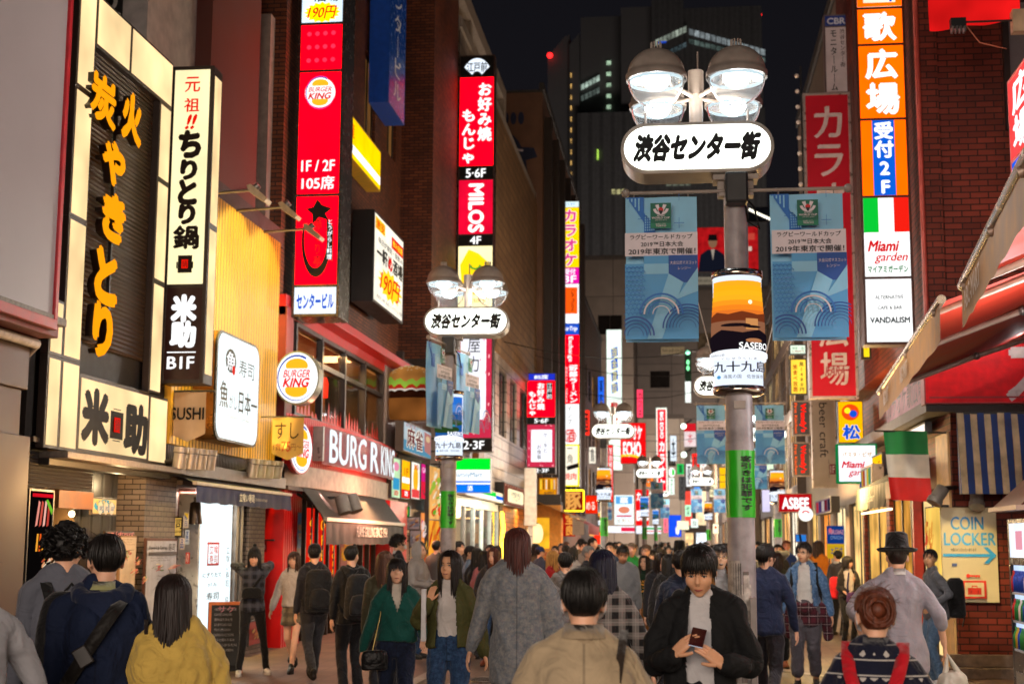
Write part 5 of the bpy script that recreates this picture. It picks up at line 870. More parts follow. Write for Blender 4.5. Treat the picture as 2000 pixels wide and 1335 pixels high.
S('sign_tower', 'orange stacked sign tower with karaoke characters above a white bar panel', 'sign', (1689, -70, 1789, 672), ('F', 19.9), [
 (0, .118, E('fff4d8', 1.8, .1), [('r', .0, 0, .14, 1, OR), ('r', .86, 0, 1, 1, OR), ('r', 0, .9, 1, 1, OR), ('e', .42, .55, .2, .12, YEL), ('t', '・', .7, .6, .8, .9, BLU)]), (.118, .217, OR, [('t', '歌', .14, .12, .84, .9, WT, 'B')]), (.217, .416, OR, [('t', '広', .16, .06, .84, .45, WT, 'B'), ('t', '場', .16, .53, .86, .94, WT, 'B')]),
 (.416, .62, OR, [('r', .25, 0, .74, 1, E('0a58c8', 1.3)), ('t', '受付2F', .3, .03, .7, .97, WT, 'vB')]), (.62, .83, WHT, [('r', .0, .0, .33, .44, E('08b830', 1.3)), ('r', .67, 0, 1, .44, E('e01c10', 1.3)), ('t', 'Miami', .08, .55, .76, .68, E('d81018', 1.1), 'Bi'), ('t', 'garden', .22, .7, .94, .84, E('d81018', 1.1), 'bi'), ('t', 'マイアミガーデン', .06, .865, .94, .95, E('0a8a3c', .8), 'B')]),
 (.83, 1, WHT, [('t', 'ALTERNATIVE', .2, .26, .82, .32, D('4a5a5a'), 'b'), ('t', 'CAFE & BAR', .25, .43, .78, .485, D('4a5a5a'), 'b'), ('t', 'VANDALISM', .08, .61, .94, .70, D('10303a'), 'B')])], th=.35, frame=D('4a2a22', .35, .3), border=.035)
S('wall_sign', 'tilted view of a lit red and blue karaoke sign at the right edge', 'sign', (1963, 90, 2016, 380), ('R', 3.15), [(0, .62, E('ff4040', 1.5, .3), [('t', '広場', .15, .05, .85, .95, WT, 'vB')]), (.62, 1, E('1850d0', 1.3, .2), [('t', '受付2', .2, .05, .8, .98, WT, 'vB')])], th=.25, frame=D('8d3030', .4))
# red banner and arm at the top right
o, w, h, rz = place((1815, -90, 1995, 42), ('F', 16.4)); t = thing('red_banner', 'red glowing banner sheet hanging at the top right corner', 'banner', o, 0)
part(t, 'cloth', lambda b: b.add([((i/14)*w, .04*math.sin(i*.9+j), h*j/6+(.10*(1-i/14) if j == 0 else 0)*-1) for j in range(7) for i in range(15)], [(j*15+i, j*15+i+1, (j+1)*15+i+1, (j+1)*15+i) for j in range(6) for i in range(14)], E('e81818', .85, .35), True)); part(t, 'print', lambda b: b.quad((w*.36, -.06, h*.31), (w*.52, -.06, h*.31), (w*.52, -.06, h*.6), (w*.36, -.06, h*.6), E('d8c0b8', .8)))  # lamplight on the cloth is put in as its own glow
c = onY(1868, 44, 16.2); t = thing('arm_lamp', 'small black spotlight on a thin arm under the red banner', 'lamp', c, 0); part(t, 'head', lambda b: (b.box(-.07, .10, -.05, .05, -.06, .04, BLK()), [b.box(-.06+.045*k, -.04+.045*k, -.055, .05, -.12, -.06, STL()) for k in range(4)])); part(t, 'arm', lambda b: (b.tube([(.1, 0, 0), (.62, 0, .0)], .012, FRM()), b.tube([(.1, 0, -.03), (.25, 0, -.25), (.55, .02, -.33)], .006, D('c86a4a')), b.box(.62, .8, -.04, .1, -.14, .12, D('c0a080', .5))))
# karaoke fascia round the corner
S('fascia_sign', 'red karaoke fascia with a white character on the corner above the striped canopy', 'sign', (1806, 668, 2030, 788), ('F', 19.2), [(0, 1, D('d01018', .6, spec=.2), [('t', 'ス', .74, .1, 1.1, .95, D('c8b4b0', .3), 'B'), ('r', .03, .9, .97, .93, D('8d0a10'))])], th=.28, frame=D('8d2420', .4), border=.02)
S('fascia_sign', 'pale karaoke fascia running down the street side of the brick corner', 'sign', (1728, 705, 1805, 795), ('R', 3.28), [(0, 1, E('d8a8a0', .75, .3), [('t', 'カラオケ歌広場', .03, .2, .97, .85, D('3a2422'), 'b'), ('r', 0, 0, 1, .06, D('b42020'))])], th=.15, frame=D('9a8a84', .3, .5))
S('lit_strip', 'bright white lit strip under the pale karaoke fascia', 'sign', (1752, 822, 1806, 846), ('R', 3.4), [(0, 1, E('fff4e8', 2.4), [])], th=.1)
# striped canopy
o, w, h, rz = place((1874, 806, 2020, 965), ('F', 18.9)); t = thing('striped_canopy', 'worn blue and cream striped canvas canopy on the brick corner', 'awning', o, 0)
def stripes(b):
    n = 11; r = random.Random(2)
    for i in range(n):
        m = D('c4ac86', .75, ns=5, na=.35) if i % 2 == 0 else D('14326e', .75, ns=5, na=.3)
        for j in range(6):
            f0, f1 = j/6, (j+1)/6; y = lambda f: -.02-.16*(1-f)+.015*math.sin(i*1.7+f*6); a, c_ = w*i/n, w*(i+1)/n
            b.quad((a, y(f0), h*f0), (c_, y(f0)+.004, h*f0), (c_, y(f1)+.004, h*f1), (a, y(f1), h*f1), m)
part(t, 'canvas', stripes); part(t, 'side_flap', lambda b: [b.quad((-.001, -.18+.06*k, 0), (-.001, -.18+.06*k+.06, 0), (-.001, -.0, h*.98), (-.001, -.02, h*.98), D('c4ac86' if k % 2 else '2a5aa0', .75)) for k in range(3)]); part(t, 'front_bar', lambda b: b.box(0, w, -.02, .02, h*.985, h*1.01, FRM()))
# locker board
BL = D('1f7fc0', .5); RDX = D('d0301c', .5)
board('locker_sign', 'white coin locker board with blue arrow and red suitcase pictogram', (1843, 990, 1953, 1176), ('F', 19.44), D('d8c8a0', .5, ns=2, na=.12), [('t', 'COIN', .18, .10, .76, .235, BL, 'b'), ('t', 'LOCKER', .05, .27, .97, .40, BL, 'b'), ('t', '大型コインロッカーあります', .16, .43, .62, .465, D('4a4030'), 'b'), ('r', .02, .49, .9, .52, BL), ('p', [(.74, .42), (.82, .42), (.97, .505), (.82, .59), (.74, .59), (.88, .505)], BL), ('r', .17, .59, .26, .62, D('3a4a80')), ('c', .45, .72, .035, RDX), ('r', .45, .712, .66, .727, RDX), ('r', .58, .727, .6, .74, RDX), ('r', .63, .727, .65, .74, RDX), ('r', .34, .77, .76, .955, RDX), ('r', .38, .79, .72, .935, D('d8c8a0', .5)), ('r', .43, .845, .67, .915, RDX), ('r', .5, .82, .6, .845, RDX), ('r', .515, .832, .585, .845, D('d8c8a0', .5)), ('r', .48, .87, .5, .9, D('a02014')), ('r', .6, .87, .62, .9, D('a02014'))], D('b8a070', .5), border=.006)
for px, py, lb in ((1900, 976, 'grey spot drum lighting the coin locker board'), (1834, 968, 'grey spot drum on the street side of the brick corner')):
    c = onY(px, py, 19.2); t = thing('spot_drum', lb, 'spotlight', c, .3 if px > 1850 else -.6); part(t, 'head', lambda b: (b.tube([(.06, 0, .1), (0, -.1, -.04)], .085, D('8d857c', .4, .4), 16), b.tube([(0, -.1, -.04), (-.02, -.13, -.1)], .1, D('8d857c', .4, .4), 16))); part(t, 'bracket', lambda b: b.tube([(.06, 0, .1), (.1, .3, .12)], .03, FRM()))
lamp('SPOT', onY(1898, 985, 18.7), 24, (1, .72, .25), .05, (math.radians(28), 0, 0), spot=100)
S('yellow_pillar', 'narrow glowing yellow pillar panel on the street side of the brick corner', 'panel', (1806, 985, 1838, 1180), ('R', 3.42), [(0, 1, E('ffce60', 1.0, .25), food(.25, .3, .2, .25, 3, ('e05030', 'f0a040', 'c03020')))], th=.1, border=.02)
# flag
o, w, h, rz = place((1730, 842, 1815, 975), ('F', 19.6)); t = thing('flag', 'green white and red flag hanging from a short pole at the brick corner', 'flag', o, 0)
def flag(b):
    nx, nz = 14, 18
    for k, c_ in enumerate(('d42018', 'f0e6d2', '208a42')):
        z0, z1 = k/3, (k+1)/3; V = []
        for j in range(7):
            for i in range(nx+1): f = z0+(z1-z0)*j/6; u = i/nx; V.append((w*(u*(.92+.08*f)+.12*(1-f)), .05*math.sin(u*5+f*2)*(1-f*.6)+.03*math.sin(u*11), h*f-.03*u*(1-f)))
        b.add(V, [(j*(nx+1)+i, j*(nx+1)+i+1, (j+1)*(nx+1)+i+1, (j+1)*(nx+1)+i) for j in range(6) for i in range(nx)], D(c_, .7, ns=6, na=.1), True)
part(t, 'cloth', flag); part(t, 'pole', lambda b: b.tube([(-.12, 0, h+.01), (w+.35, .05, h-.02)], .012, FRM()))
S('lightbox_sign', 'square white lightbox sign in a green frame with red script lettering', 'sign', (1636, 866, 1715, 943), ('F', 25.4), [(0, 1, E('f4f8ff', 2., .15), [('t', 'パスタ・ピザ', .1, .18, .9, .32, E('d8a010', 1.), 'b'), ('t', 'Miami', .08, .44, .7, .62, E('d81028', 1.1), 'Bi'), ('t', 'garden', .26, .66, .94, .88, E('d81028', 1.1), 'bi')])], th=.25, frame=E('109048', .7), border=.03)
S('hanging_sign', 'orange sign with red blue and yellow roundel above the white lightbox', 'sign', (1638, 783, 1687, 864), ('F', 27.2), [(0, 1, E('ffb400', 1.25, .1), [('e', .5, .26, .37, .2, E('e84810', 1.2)), ('e', .38, .22, .13, .075, E('ffe020', 1.4)), ('e', .62, .3, .16, .09, BLU), ('t', '松', .18, .58, .86, .92, BLU, 'B', E('f4f0e0', 1.6))])], th=.25, border=.01)
S('hanging_sign', 'grey unlit beer sign with sideways script beside the orange sign', 'sign', (1588, 780, 1636, 952), ('F', 31.6), [(0, 1, D('9a8a78', .4, ns=2, na=.2), [('t', 'beer craft', .3, .02, .68, .66, KB, 'r'), ('t', 'craft beer house', .66, .68, .74, .9, D('5a4a40'), 'r'), ('r', .72, .74, 1, .86, D('6a1424', .4)), ('t', '1F', .76, .76, .95, .84, D('c8b8b8'))])], th=.2, frame=D('a8988a', .3, .5))
for y0, y1, lb in ((782, 850, 'upper dark sign with sideways red and orange burger lettering'), (863, 930, 'lower dark sign with sideways red and orange burger lettering')):
    S('hanging_sign', lb, 'sign', (1548, y0, 1584, y1), ('F', 36.8), [(0, 1, D('241614', .4), [('t', "Wendy's", .38, .06, .8, .92, E('ff1808', 1.4), 'rB'), ('t', 'First Kitchen', .08, .04, .24, .96, E('ff5a08', 1.3), 'rb')])], th=.2, frame=D('8d7a6c', .3, .5))
S('store_sign', 'red shoe store sign with white lettering over the warm lit shop', 'sign', (1520, 963, 1587, 1000), ('F', 37.6), [(0, 1, E('c00a14', 1.0, .2), [('t', 'ASBEE', .1, .2, .92, .84, WT, 'B')])], th=.25, frame=D('6a1414', .4))
roundel('round_sign', 'round white sign with red hair mark below the red shoe store sign', (1559, 989, 1589, 1018), ('F', 37.3), .12, [('a', .5, .42, .3, .22, .45, 0, 180, E('e01818', 1.)), ('r', .25, .8, .36, .85, E('3060c0', .9)), ('r', .64, .8, .75, .85, E('3060c0', .9))])
S('hanging_sign', 'yellow grilled meat sign with red and black vertical characters', 'sign', (1544, 700, 1577, 770), ('F', 38.8), [(0, 1, E('ffd040', 1.4, .1), [('t', '焼食べ放題', .12, .14, .42, .95, E('c02010', .8), 'vb'), ('t', '鳥1480円', .56, .06, .86, .95, KB, 'vb')])], th=.2)
S('hanging_sign', 'small green and white sign above the yellow grilled meat sign', 'sign', (1542, 672, 1575, 692), ('F', 39), [(0, 1, E('e8f8e0', 1.2), [('t', '個室・酒', .1, .2, .9, .5, E('109040', .8)), ('t', '2,980円', .1, .6, .9, .9, E('c03020', .8))])], th=.2)
S('hanging_sign', 'thin yellow sign glimpsed behind the orange karaoke tower', 'sign', (1684, 560, 1702, 700), ('F', 24.4), [(0, 1, E('ffd818', 1.2), [('t', '食べ飲み', .25, .08, .75, .9, E('d03018', .9), 'vb')])], th=.2)
S('picture_case', 'steel case of coloured posters on the right wall', 'sign', (1676, 905, 1702, 952), ('R', 3.1), [(0, 1, E('c8c0a8', .6), [('r', .08+.15*i, .1, .2+.15*i, .9, E(c_, .8)) for i, c_ in enumerate(('2a3a8a', 'd8a020', 'b82018', 'e8e0d0', 'e8c830', '40a060'))])], th=.2, frame=D('a89a90', .3, .6))
S('picture_case', 'far row of framed posters above the warm lit shops', 'sign', (1592, 968, 1622, 1000), ('R', 3.25), [(0, 1, E('a08090', .5), [('r', .05+.2*i, .1, .2+.2*i, .9, E(c_, .7)) for i, c_ in enumerate(('c83040', '503070', 'd8c8c0', '7a2030', '2a2a40'))])], th=.2)
S('fascia_sign', 'yellow shop sign above the dark green awning', 'sign', (1700, 882, 1722, 925), ('R', 3.3), [(0, 1, E('ffc810', 1.2), [('t', 'hi', .2, .3, .8, .8, E('c06010', .8), 'b')])], th=.2)
t = thing('awning', 'small dark green awning over a yellow lit shop on the right', 'awning', (3.57, onX(1672, 1000, 2.9).y, 0), -PI/2); wv = onX(1672, 1000, 2.9).y-onX(1730, 1000, 2.9).y
part(t, 'cloth', lambda b: b.quad((0, -.65, 2.6), (wv, -.65, 2.6), (wv, -.02, 2.95), (0, -.02, 2.95), D('22281f', .7))); v = part(t, 'valance', lambda b: valance(b, 0, wv, -.66, 2.25, 2.6, D('262b22', .7))); part(t, 'lettering', lambda b: b.text('café bar', wv*.35, 2.36, wv*.7, 2.48, -.69, D('b8b0a0'), 'i'), parent=v)
part(t, 'tube_lamp', lambda b: b.box(.1, wv-.1, -.6, -.56, 2.2, 2.23, E('fff0c0', 3)))
board('cloth_banner', 'blue and yellow cloth banner seen from behind, its lettering mirrored', (1616, 1026, 1650, 1090), ('F', 29.8), E('1c50b0', .45), [('r', 0, .55, 1, 1, E('e8b820', .7)), ('t', 'SAKURA', .95, .12, .1, .26, E('d89aa8', .8), 'b'), ('t', 'HONPO', .9, .3, .2, .42, E('88a8d8', .7), ''), ('t', 'カフェ', .9, .65, .2, .85, E('2050a0', .6), 'b'), ('e', .2, .15, .1, .08, E('e07080', .8))], th=.02, cat='banner', border=0)
board('blue_screen', 'blue poster panel glowing above the crowd under the round sign', (1553, 1042, 1576, 1058), ('F', 37), E('2a80e0', .9), [('p', [(.3, 0), (.5, 0), (.6, 1), (.4, 1)], E('203050', .5))], cat='poster')
# red retractable awnings at the right edge
AR_ = D('a8280c', .7, ns=3, na=.12); TAN = D('a06c1e', .75, ns=4, na=.25)
def awn(p0, p1, label, reach, txt, vh, wall=1.9):
    P0, P1 = Vector(p0), Vector(p1); L_ = (P1-P0).length; d = (P1-P0).normalized(); ang = math.atan2(d.y, d.x)
    t = thing('red_awning', label, 'awning', P0, ang); zz = lambda x: (P1.z-P0.z)*x/math.hypot(P1.x-P0.x, P1.y-P0.y); Lh = math.hypot(P1.x-P0.x, P1.y-P0.y)
    n = 16; V = []
    for i in range(n+1):
        x = Lh*i/n
        for j in range(7): f = j/6; V.append((x, reach*f, zz(x)+wall*.0+.42*f*reach-.05*math.sin(f*PI)))
    part(t, 'cloth', lambda b: b.add(V, [(i*7+j, i*7+j+1, (i+1)*7+j+1, (i+1)*7+j) for i in range(n) for j in range(6)], AR_, True))
    def val(b):
        W_ = []
        for i in range(41): x = Lh*i/40; W_ += [(x, -.01, zz(x)), (x, -.015-.002*math.sin(i*1.3), zz(x)-vh-.008*math.sin(i*.9))]
        b.add(W_, [(2*i, 2*i+1, 2*i+3, 2*i+2) for i in range(40)], TAN, True)
    v = part(t, 'valance', val)
    for s_, a, c_ in txt: part(t, 'lettering', lambda b: b.text(s_, a, -vh*.78, c_, -vh*.3, 0, D('d8c8b4', .6), 'b', lambda x, z, y: (x, -.034, zz(x)+z)), parent=v)
    part(t, 'front_bar', lambda b: b.tube([(-.03, .0, zz(-.03)+.02), (Lh+.03, .0, zz(Lh+.03)+.02)], .04, D('b8a894', .25, .8), 12))
    for f in (.06, .55, .94):
        x = Lh*f; part(t, 'arm', lambda b: (b.tube([(x, -.03, zz(x)-.03), (x+.35, reach*.55, zz(x)+.18*reach)], .032, D('b8a090', .4, .3), 8), b.ball((x+.35, reach*.55, zz(x)+.18*reach), .05, STL(), 8), b.tube([(x+.35, reach*.55, zz(x)+.18*reach), (x+.1, reach, zz(x)+.34*reach)], .03, D('b8a090', .4, .3), 8)))
    return t
A0 = onX(2012, 305, 1.78); A1 = onX(1881, 562, 2.07); B0 = onX(1838, 590, 2.19); B1 = onX(1718, 768, 2.53)
awn(A1, A0, 'nearer red awning with a tan lettered valance at the right edge', 2.0, [('ABC-MART', .35, 1.3)], .30); awn(B1, B0, 'farther red awning with a tan lettered valance at the right edge', 2.0, [('ABC-MART', 3.0, 3.8), ('ABC-MART', .9, 1.6)], .34)
lamp('POINT', onY(1992, 655, 18.3), 5, (1, .95, .95), .06); lamp('POINT', (3.2, 12.5, 3.1), 40, (1, .95, .95), .06); lamp('POINT', (3.0, 9, 3.2), 40, (1, .9, .85), .06)
# vending machine and its hood
o = onX(1993, 1060, 3.45); t = thing('vending_machine', 'dark drink vending machine with lit bottle window by the coin locker wall', 'vending machine', (3.45, 15.75, 0), -PI/2); VM = D('1f1a1c', .25, .3)
part(t, 'body', lambda b: (b.box(0, 1.15, .02, .8, .08, 1.98, VM), b.box(0, 1.15, -.02, .019, 1.5, 1.98, VM), b.box(0, .08, -.02, .019, .08, 1.5, VM), b.box(.75, 1.15, -.02, .019, .08, 1.5, VM), b.box(.08, .75, -.02, .019, .08, .62, VM), b.box(.05, 1.1, .05, .75, 0, .08, BLK())), .008)
part(t, 'screen', lambda b: (b.quad((.1, -.024, 1.58), (.95, -.024, 1.58), (.95, -.024, 1.93), (.1, -.024, 1.93), E('e0e8f4', 1.3, .2)), b.quad((.4, -.03, 1.66), (.7, -.03, 1.66), (.7, -.03, 1.85), (.4, -.03, 1.85), E('f0a0b0', 1.))))
sh = part(t, 'bottle_window', lambda b: (b.quad((.08, .012, .62), (.75, .012, .62), (.75, .012, 1.5), (.08, .012, 1.5), E('c0d4f4', 1.2, .2)), [b.box(.08, .75, -.015, .01, .62+.29*k, .64+.29*k, D('d8d8dc', .4)) for k in range(3)]))
r_ = random.Random(8)
for k in range(3):
    for i in range(7): part(t, 'bottle', lambda b: b.lathe([(0, 0), (.032, .002), (.034, .12), (.03, .15), (.012, .19), (.012, .22), (0, .22)], D(r_.choice(('b02020', '2a7a3a', 'c8a030', '2040a0', 'd8d0c8', '7a4a20')), .25), 8), parent=sh).location = (.13+i*.093, -.0, .645+.29*k)
part(t, 'button_panel', lambda b: (b.box(.85, 1.05, -.035, -.021, 1.05, 1.45, D('4a4446', .4)), b.box(.9, 1.0, -.045, -.036, 1.2, 1.32, D('c01c1c', .4)), b.box(.9, 1.0, -.045, -.036, 1.36, 1.42, E('20c050', .8))), .004)
part(t, 'tray', lambda b: b.box(.2, .62, -.035, -.021, .25, .42, D('8d8a8a', .2, .7)), .008)
t = thing('metal_hood', 'small sloping metal hood over the vending machine', 'canopy', (3.57, 15.9, 0), -PI/2); part(t, 'roof', lambda b: b.prism([(0, 2.05), (1.3, 2.05), (1.3, 2.1), (0, 2.1)], -.3, .9, D('8a7464', .4, .5), None)); part(t, 'fascia', lambda b: b.quad((0, -.31, 2.05), (1.3, -.31, 2.05), (1.3, .2, 2.5), (0, .2, 2.5), D('a08a78', .4, .5)))
# ================================================================ signs and shops far down the street
S('sign_tower', 'shorter tower of red and pink restaurant panels headed 85 seats', 'sign', (1028, 728, 1085, 925), ('F', 54), [(0, .075, E('2030c0', 1.2), [('t', '85席', .25, .15, .75, .85, WT, 'b')]), (.075, .44, RED, [('t', 'お好み焼', .36, .06, .62, .8, WT, 'vB'), ('t', 'もんじゃ', .06, .3, .32, .96, WT, 'vB'), ('r', .68, .04, .92, .52, KB), ('t', '江戸前', .7, .07, .9, .5, WT, 'v')]), (.44, .51, KB, [('t', '5·6F', .26, .15, .76, .85, WT, 'b')]), (.51, .935, PINKB, [('r', .14, .12, .9, .88, E('f6f6ff', 1.9)), ('t', 'お食事', .34, .48, .52, .82, KB, 'v'), ('t', 'ケーキと', .58, .2, .74, .66, KB, 'v')]+dotsP(20, 9)), (.935, 1, KB, [('t', '2·3F', .3, .15, .78, .85, WT, 'b')])], th=.4, border=.03)
S('sign_tower', 'very tall many-coloured tower with yellow karaoke panel at its top', 'sign', (1095, 393, 1132, 950), ('F', 65.6), [(0, .022, E('e0f8f8', 1.6), [('t', 'カラオケ', .2, .2, .8, .8, BLU)]), (.022, .237, E('ffd000', 1.3), [('t', 'カラオケ', .14, .04, .86, .97, E('e04090', 1.1), 'vB', WT, .1)]), (.237, .295, MAG, [('t', '受付', .2, .06, .8, .44, WT, 'b'), ('t', '3F', .16, .5, .84, .94, WT, 'b')]), (.295, .435, WHT, [('r', .08, .08, .92, .76, E('ff5a10', 1.2)), ('t', 'Cafe Miyama', .5, .14, .78, .7, KB, 'r'), ('t', '2F', .35, .82, .65, .94, E('d0d8d8', 1.))]), (.435, .475, E('1a50c8', 1.2), [('t', 'AirTrip', .1, .25, .9, .75, WT, 'bi')]), (.475, .575, RED, [('t', 'Exchange', .36, .06, .66, .94, WT, 'rb')]), (.575, .715, RED, [('t', '野郎ラーメン', .46, .04, .92, .97, WT, 'vB'), ('t', '渋谷センター街総本店', .1, .08, .36, .96, WT, 'v')]), (.715, .855, WHT, [('t', 'テング', .36, .06, .62, .5, KB, 'v'), ('c', .5, .8, .34, E('f0e0e0', 1.4)), ('a', .5, .8, .36, .16, .12, 0, 360, TXR), ('t', '酒', .3, .62, .75, .95, TXR, 'b')]), (.855, 1, E('fff000', 1.4), [('r', .08, .03, .92, .97, E('fff4dc', 1.7)), ('t', '一角', .34, .08, .66, .45, KB, 'v'), ('p', [(.3, .52), (.95, .44), (1., .54), (.35, .62)], KB), ('t', '焼肉', .15, .68, .85, .84, TXR, 'b')])], th=.4, border=.02)
NEON = E('ffe020', 4)
t = S('neon_sign', 'dark red pork sign in a glowing yellow neon frame', 'sign', (1093, 957, 1140, 997), ('F', 65.0), [(0, 1, E('a01010', .6, .2), [('t', '豚', .14, .06, .9, .96, E('f0a850', 1.), 'B')])], th=.3, frame=D('6a1410'))
o, w, h, rz = place((1093, 957, 1140, 997), ('F', 65.0)); part(t, 'neon_tube', lambda b: [b.box(*q, NEON) for q in ((0, w, -.06, -.02, -.03, .02), (0, w, -.06, -.02, h-.02, h+.03), (-.03, .02, -.059, -.021, .02, h-.02), (w-.02, w+.03, -.059, -.021, .02, h-.02))])
S('shop_curtain', 'red hanging curtain with orange characters below the pork sign', 'curtain', (1094, 1002, 1124, 1047), ('F', 64.8), [(0, 1, E('b81c10', .8, .2), [('t', '宝良', .35, .05, .9, .95, E('f09a40', 1.), 'vB')])], th=.04, border=.005)
S('menu_sheet', 'cream menu sheet hanging beside the red curtain', 'sign', (1118, 1012, 1141, 1044), ('F', 64.6), [(0, 1, E('b89070', .6), lines(.1, .9, .1, .9, 6, D('5a3020'), 3))], th=.03, border=.005)
S('round_sign', 'glowing red-orange sign with white lettering right of the pork sign', 'sign', (1141, 966, 1168, 1003), ('F', 80.5), [(0, 1, E('f02808', 1.1, .2), [('t', 'める', .12, .35, .8, .8, E('ffe8d0', 2.), 'b')])], th=.3)
S('hanging_sign', 'yellow bottle rack sign below the shorter restaurant tower', 'sign', (1052, 932, 1088, 978), ('F', 56.5), [(0, 1, E('f09a10', .9, .4), [('r', .05+.16*i, .05, .13+.16*i, .5, E(c_, 1.)) for i, c_ in enumerate(('ffe040', '5a2c10', 'f8e0c0', '6a3410', 'ffd030', 'e0c0a0'))]+[('t', 'BOTTLE', .3, .62, .85, .85, D('3a2010'), 'b')])], th=.5, frame=D('b06a10', .5))
for px, py, r_, c_, lb, k in ((1045, 1041, .32, 'ffe0a0', 'big round cream paper lantern by the timber shop', 1.5), (1157, 1037, .22, 'ffb060', 'small round peach paper lantern before the red awning', 1.3), (1169, 1050, .28, 'ff2810', 'tall red paper lantern beside the far sunset-drum lamp', 1.4)):
    c = atD(px, py, 55 if px < 1100 else 80); t = thing('paper_lantern', lb, 'lantern', c, 0); part(t, 'paper', lambda b: b.lathe([(.0, r_*1.15), (r_*.4, r_*1.15)]+[(r_*(.4+.6*math.sin(PI*i/10))*(1 if i % 2 else .97), r_*1.15*math.cos(PI*i/10)) for i in range(1, 10)]+[(r_*.4, -r_*1.15), (0, -r_*1.15)], E(c_, k, .15), 20)); part(t, 'cap', lambda b: (b.lathe([(0, r_*1.25), (r_*.42, r_*1.25), (r_*.42, r_*1.12)], KB, 14), b.tube([(0, 0, r_*1.25), (0, 0, r_*1.25+.4)], .01, KB, 5)))
t = thing('awning', 'yellow lit awning sloping over the open bar beyond the timber shop', 'awning', (-5.6, 54, 0), PI/2); part(t, 'cloth', lambda b: b.quad((0, -1.4, 2.75), (9, -1.4, 2.75), (9, 0, 3.3), (0, 0, 3.3), D('c88a28', .6))); part(t, 'front_bar', lambda b: b.box(0, 9, -1.43, -1.37, 2.68, 2.76, D('a07838', .5)))
t = thing('awning', 'plain red awning over the lantern bar beyond the pork sign', 'awning', (-5.6, 63, 0), PI/2); part(t, 'cloth', lambda b: b.quad((0, -1.5, 2.5), (8, -1.5, 2.5), (8, 0, 3.2), (0, 0, 3.2), D('b8180c', .6))); part(t, 'valance', lambda b: valance(b, 0, 8, -1.51, 2.1, 2.5, D('c01c10', .6)))
lamp('AREA', (-5.0, 58, 2.7), 90, (1, .55, .18), 7, (0, 0, 0), 1, name='bar_light')
t = bldg('open_bar', 'warm lit open bar front with timber screens at street level', 'F', 56.4, -6.6, -4.75, 3.2, 1, D('d08a30', .6)); part(t, 'lit_screen', lambda b: b.quad((.5, -.01, 1.5), (1.4, -.01, 1.5), (1.4, -.01, 2.7), (.5, -.01, 2.7), E('ffb828', 1.0, .3))); part(t, 'timber_panel', lambda b: [b.box(.6, 1.4, -.03, -.005, .4+.2*k, .55+.2*k, D('a04a18', .5)) for k in range(5)])
S('lit_post', 'white striped light post beside the red curtain', 'sign', (1084, 1008, 1091, 1068), ('F', 63.5), [(0, .32, E('f0f8ff', 2.), []), (.32, .8, E('f0f8ff', 2.), []), (.8, 1, E('c0f0f0', 1.6), [])], th=.1, border=.01)
t = thing('utility_box', 'tall white utility cabinet mounted on a post beyond the cafe sign', 'utility box', (*atD(1036, 1060, 50).xy, 0), 0); part(t, 'post', lambda b: b.box(-.08, .08, -.08, .08, 0, 2.3, D('b0a49a', .5))); part(t, 'cabinet', lambda b: b.box(-.2, .2, -.2, .2, 2.3, 4.3, D('c0b4aa', .5)), .02)
S('hanging_sign', 'tall white shoe sign with blue and red characters down the street', 'sign', (1185, 643, 1216, 918), ('F', 118), [(0, .5, E('f0fff4', 2.2, .08), [('p', [(.3, .28+.17*i), (.72, .24+.17*i), (.76, .37+.17*i), (.34, .41+.17*i)], E(('1860d8', 'e8d820')[i % 2 and 0], 1.)) for i in range(4)]+[('t', '現金買取', .36, .27, .7, .92, E('f0e020', 1.3), 'v')]), (.5, 1, E('f4fff0', 2.2, .08), [('t', '靴のマルト', .26, .04, .76, .55, E('d01818', 1.), 'vB')])], th=.5, border=.03)
S('hanging_sign', 'thin red vertical sign before the tall white shoe sign', 'sign', (1187, 868, 1198, 980), ('F', 100), [(0, 1, E('f01810', 1.3), [('t', '居酒屋個室宴会', .15, .05, .85, .9, WT, 'v')])], th=.3)
S('billboard', 'red echo karaoke billboard with white lettering and yellow arc', 'billboard', (1212, 825, 1262, 905), ('F', 112), [(0, 1, E('f00c10', 1.3, .1), [('t', 'カラオケ', .05, .08, .85, .4, WT, 'B'), ('t', 'ECHO', .1, .48, .8, .82, WT, 'B'), ('a', .3, 1.05, .75, .28, .2, 40, 120, E('f8c020', 1.4))])], th=.4, border=.03)
S('hanging_sign', 'red vertical karaoke sign in a white lit frame', 'sign', (1282, 795, 1305, 962), ('F', 98), [(0, 1, E('f4fff0', 2.), [('r', .12, .02, .88, .98, RED), ('t', 'BIG ECHO', .36, .05, .66, .36, WT, 'rB'), ('t', 'カラオケ', .26, .4, .76, .96, WT, 'vB')])], th=.35, border=.03)
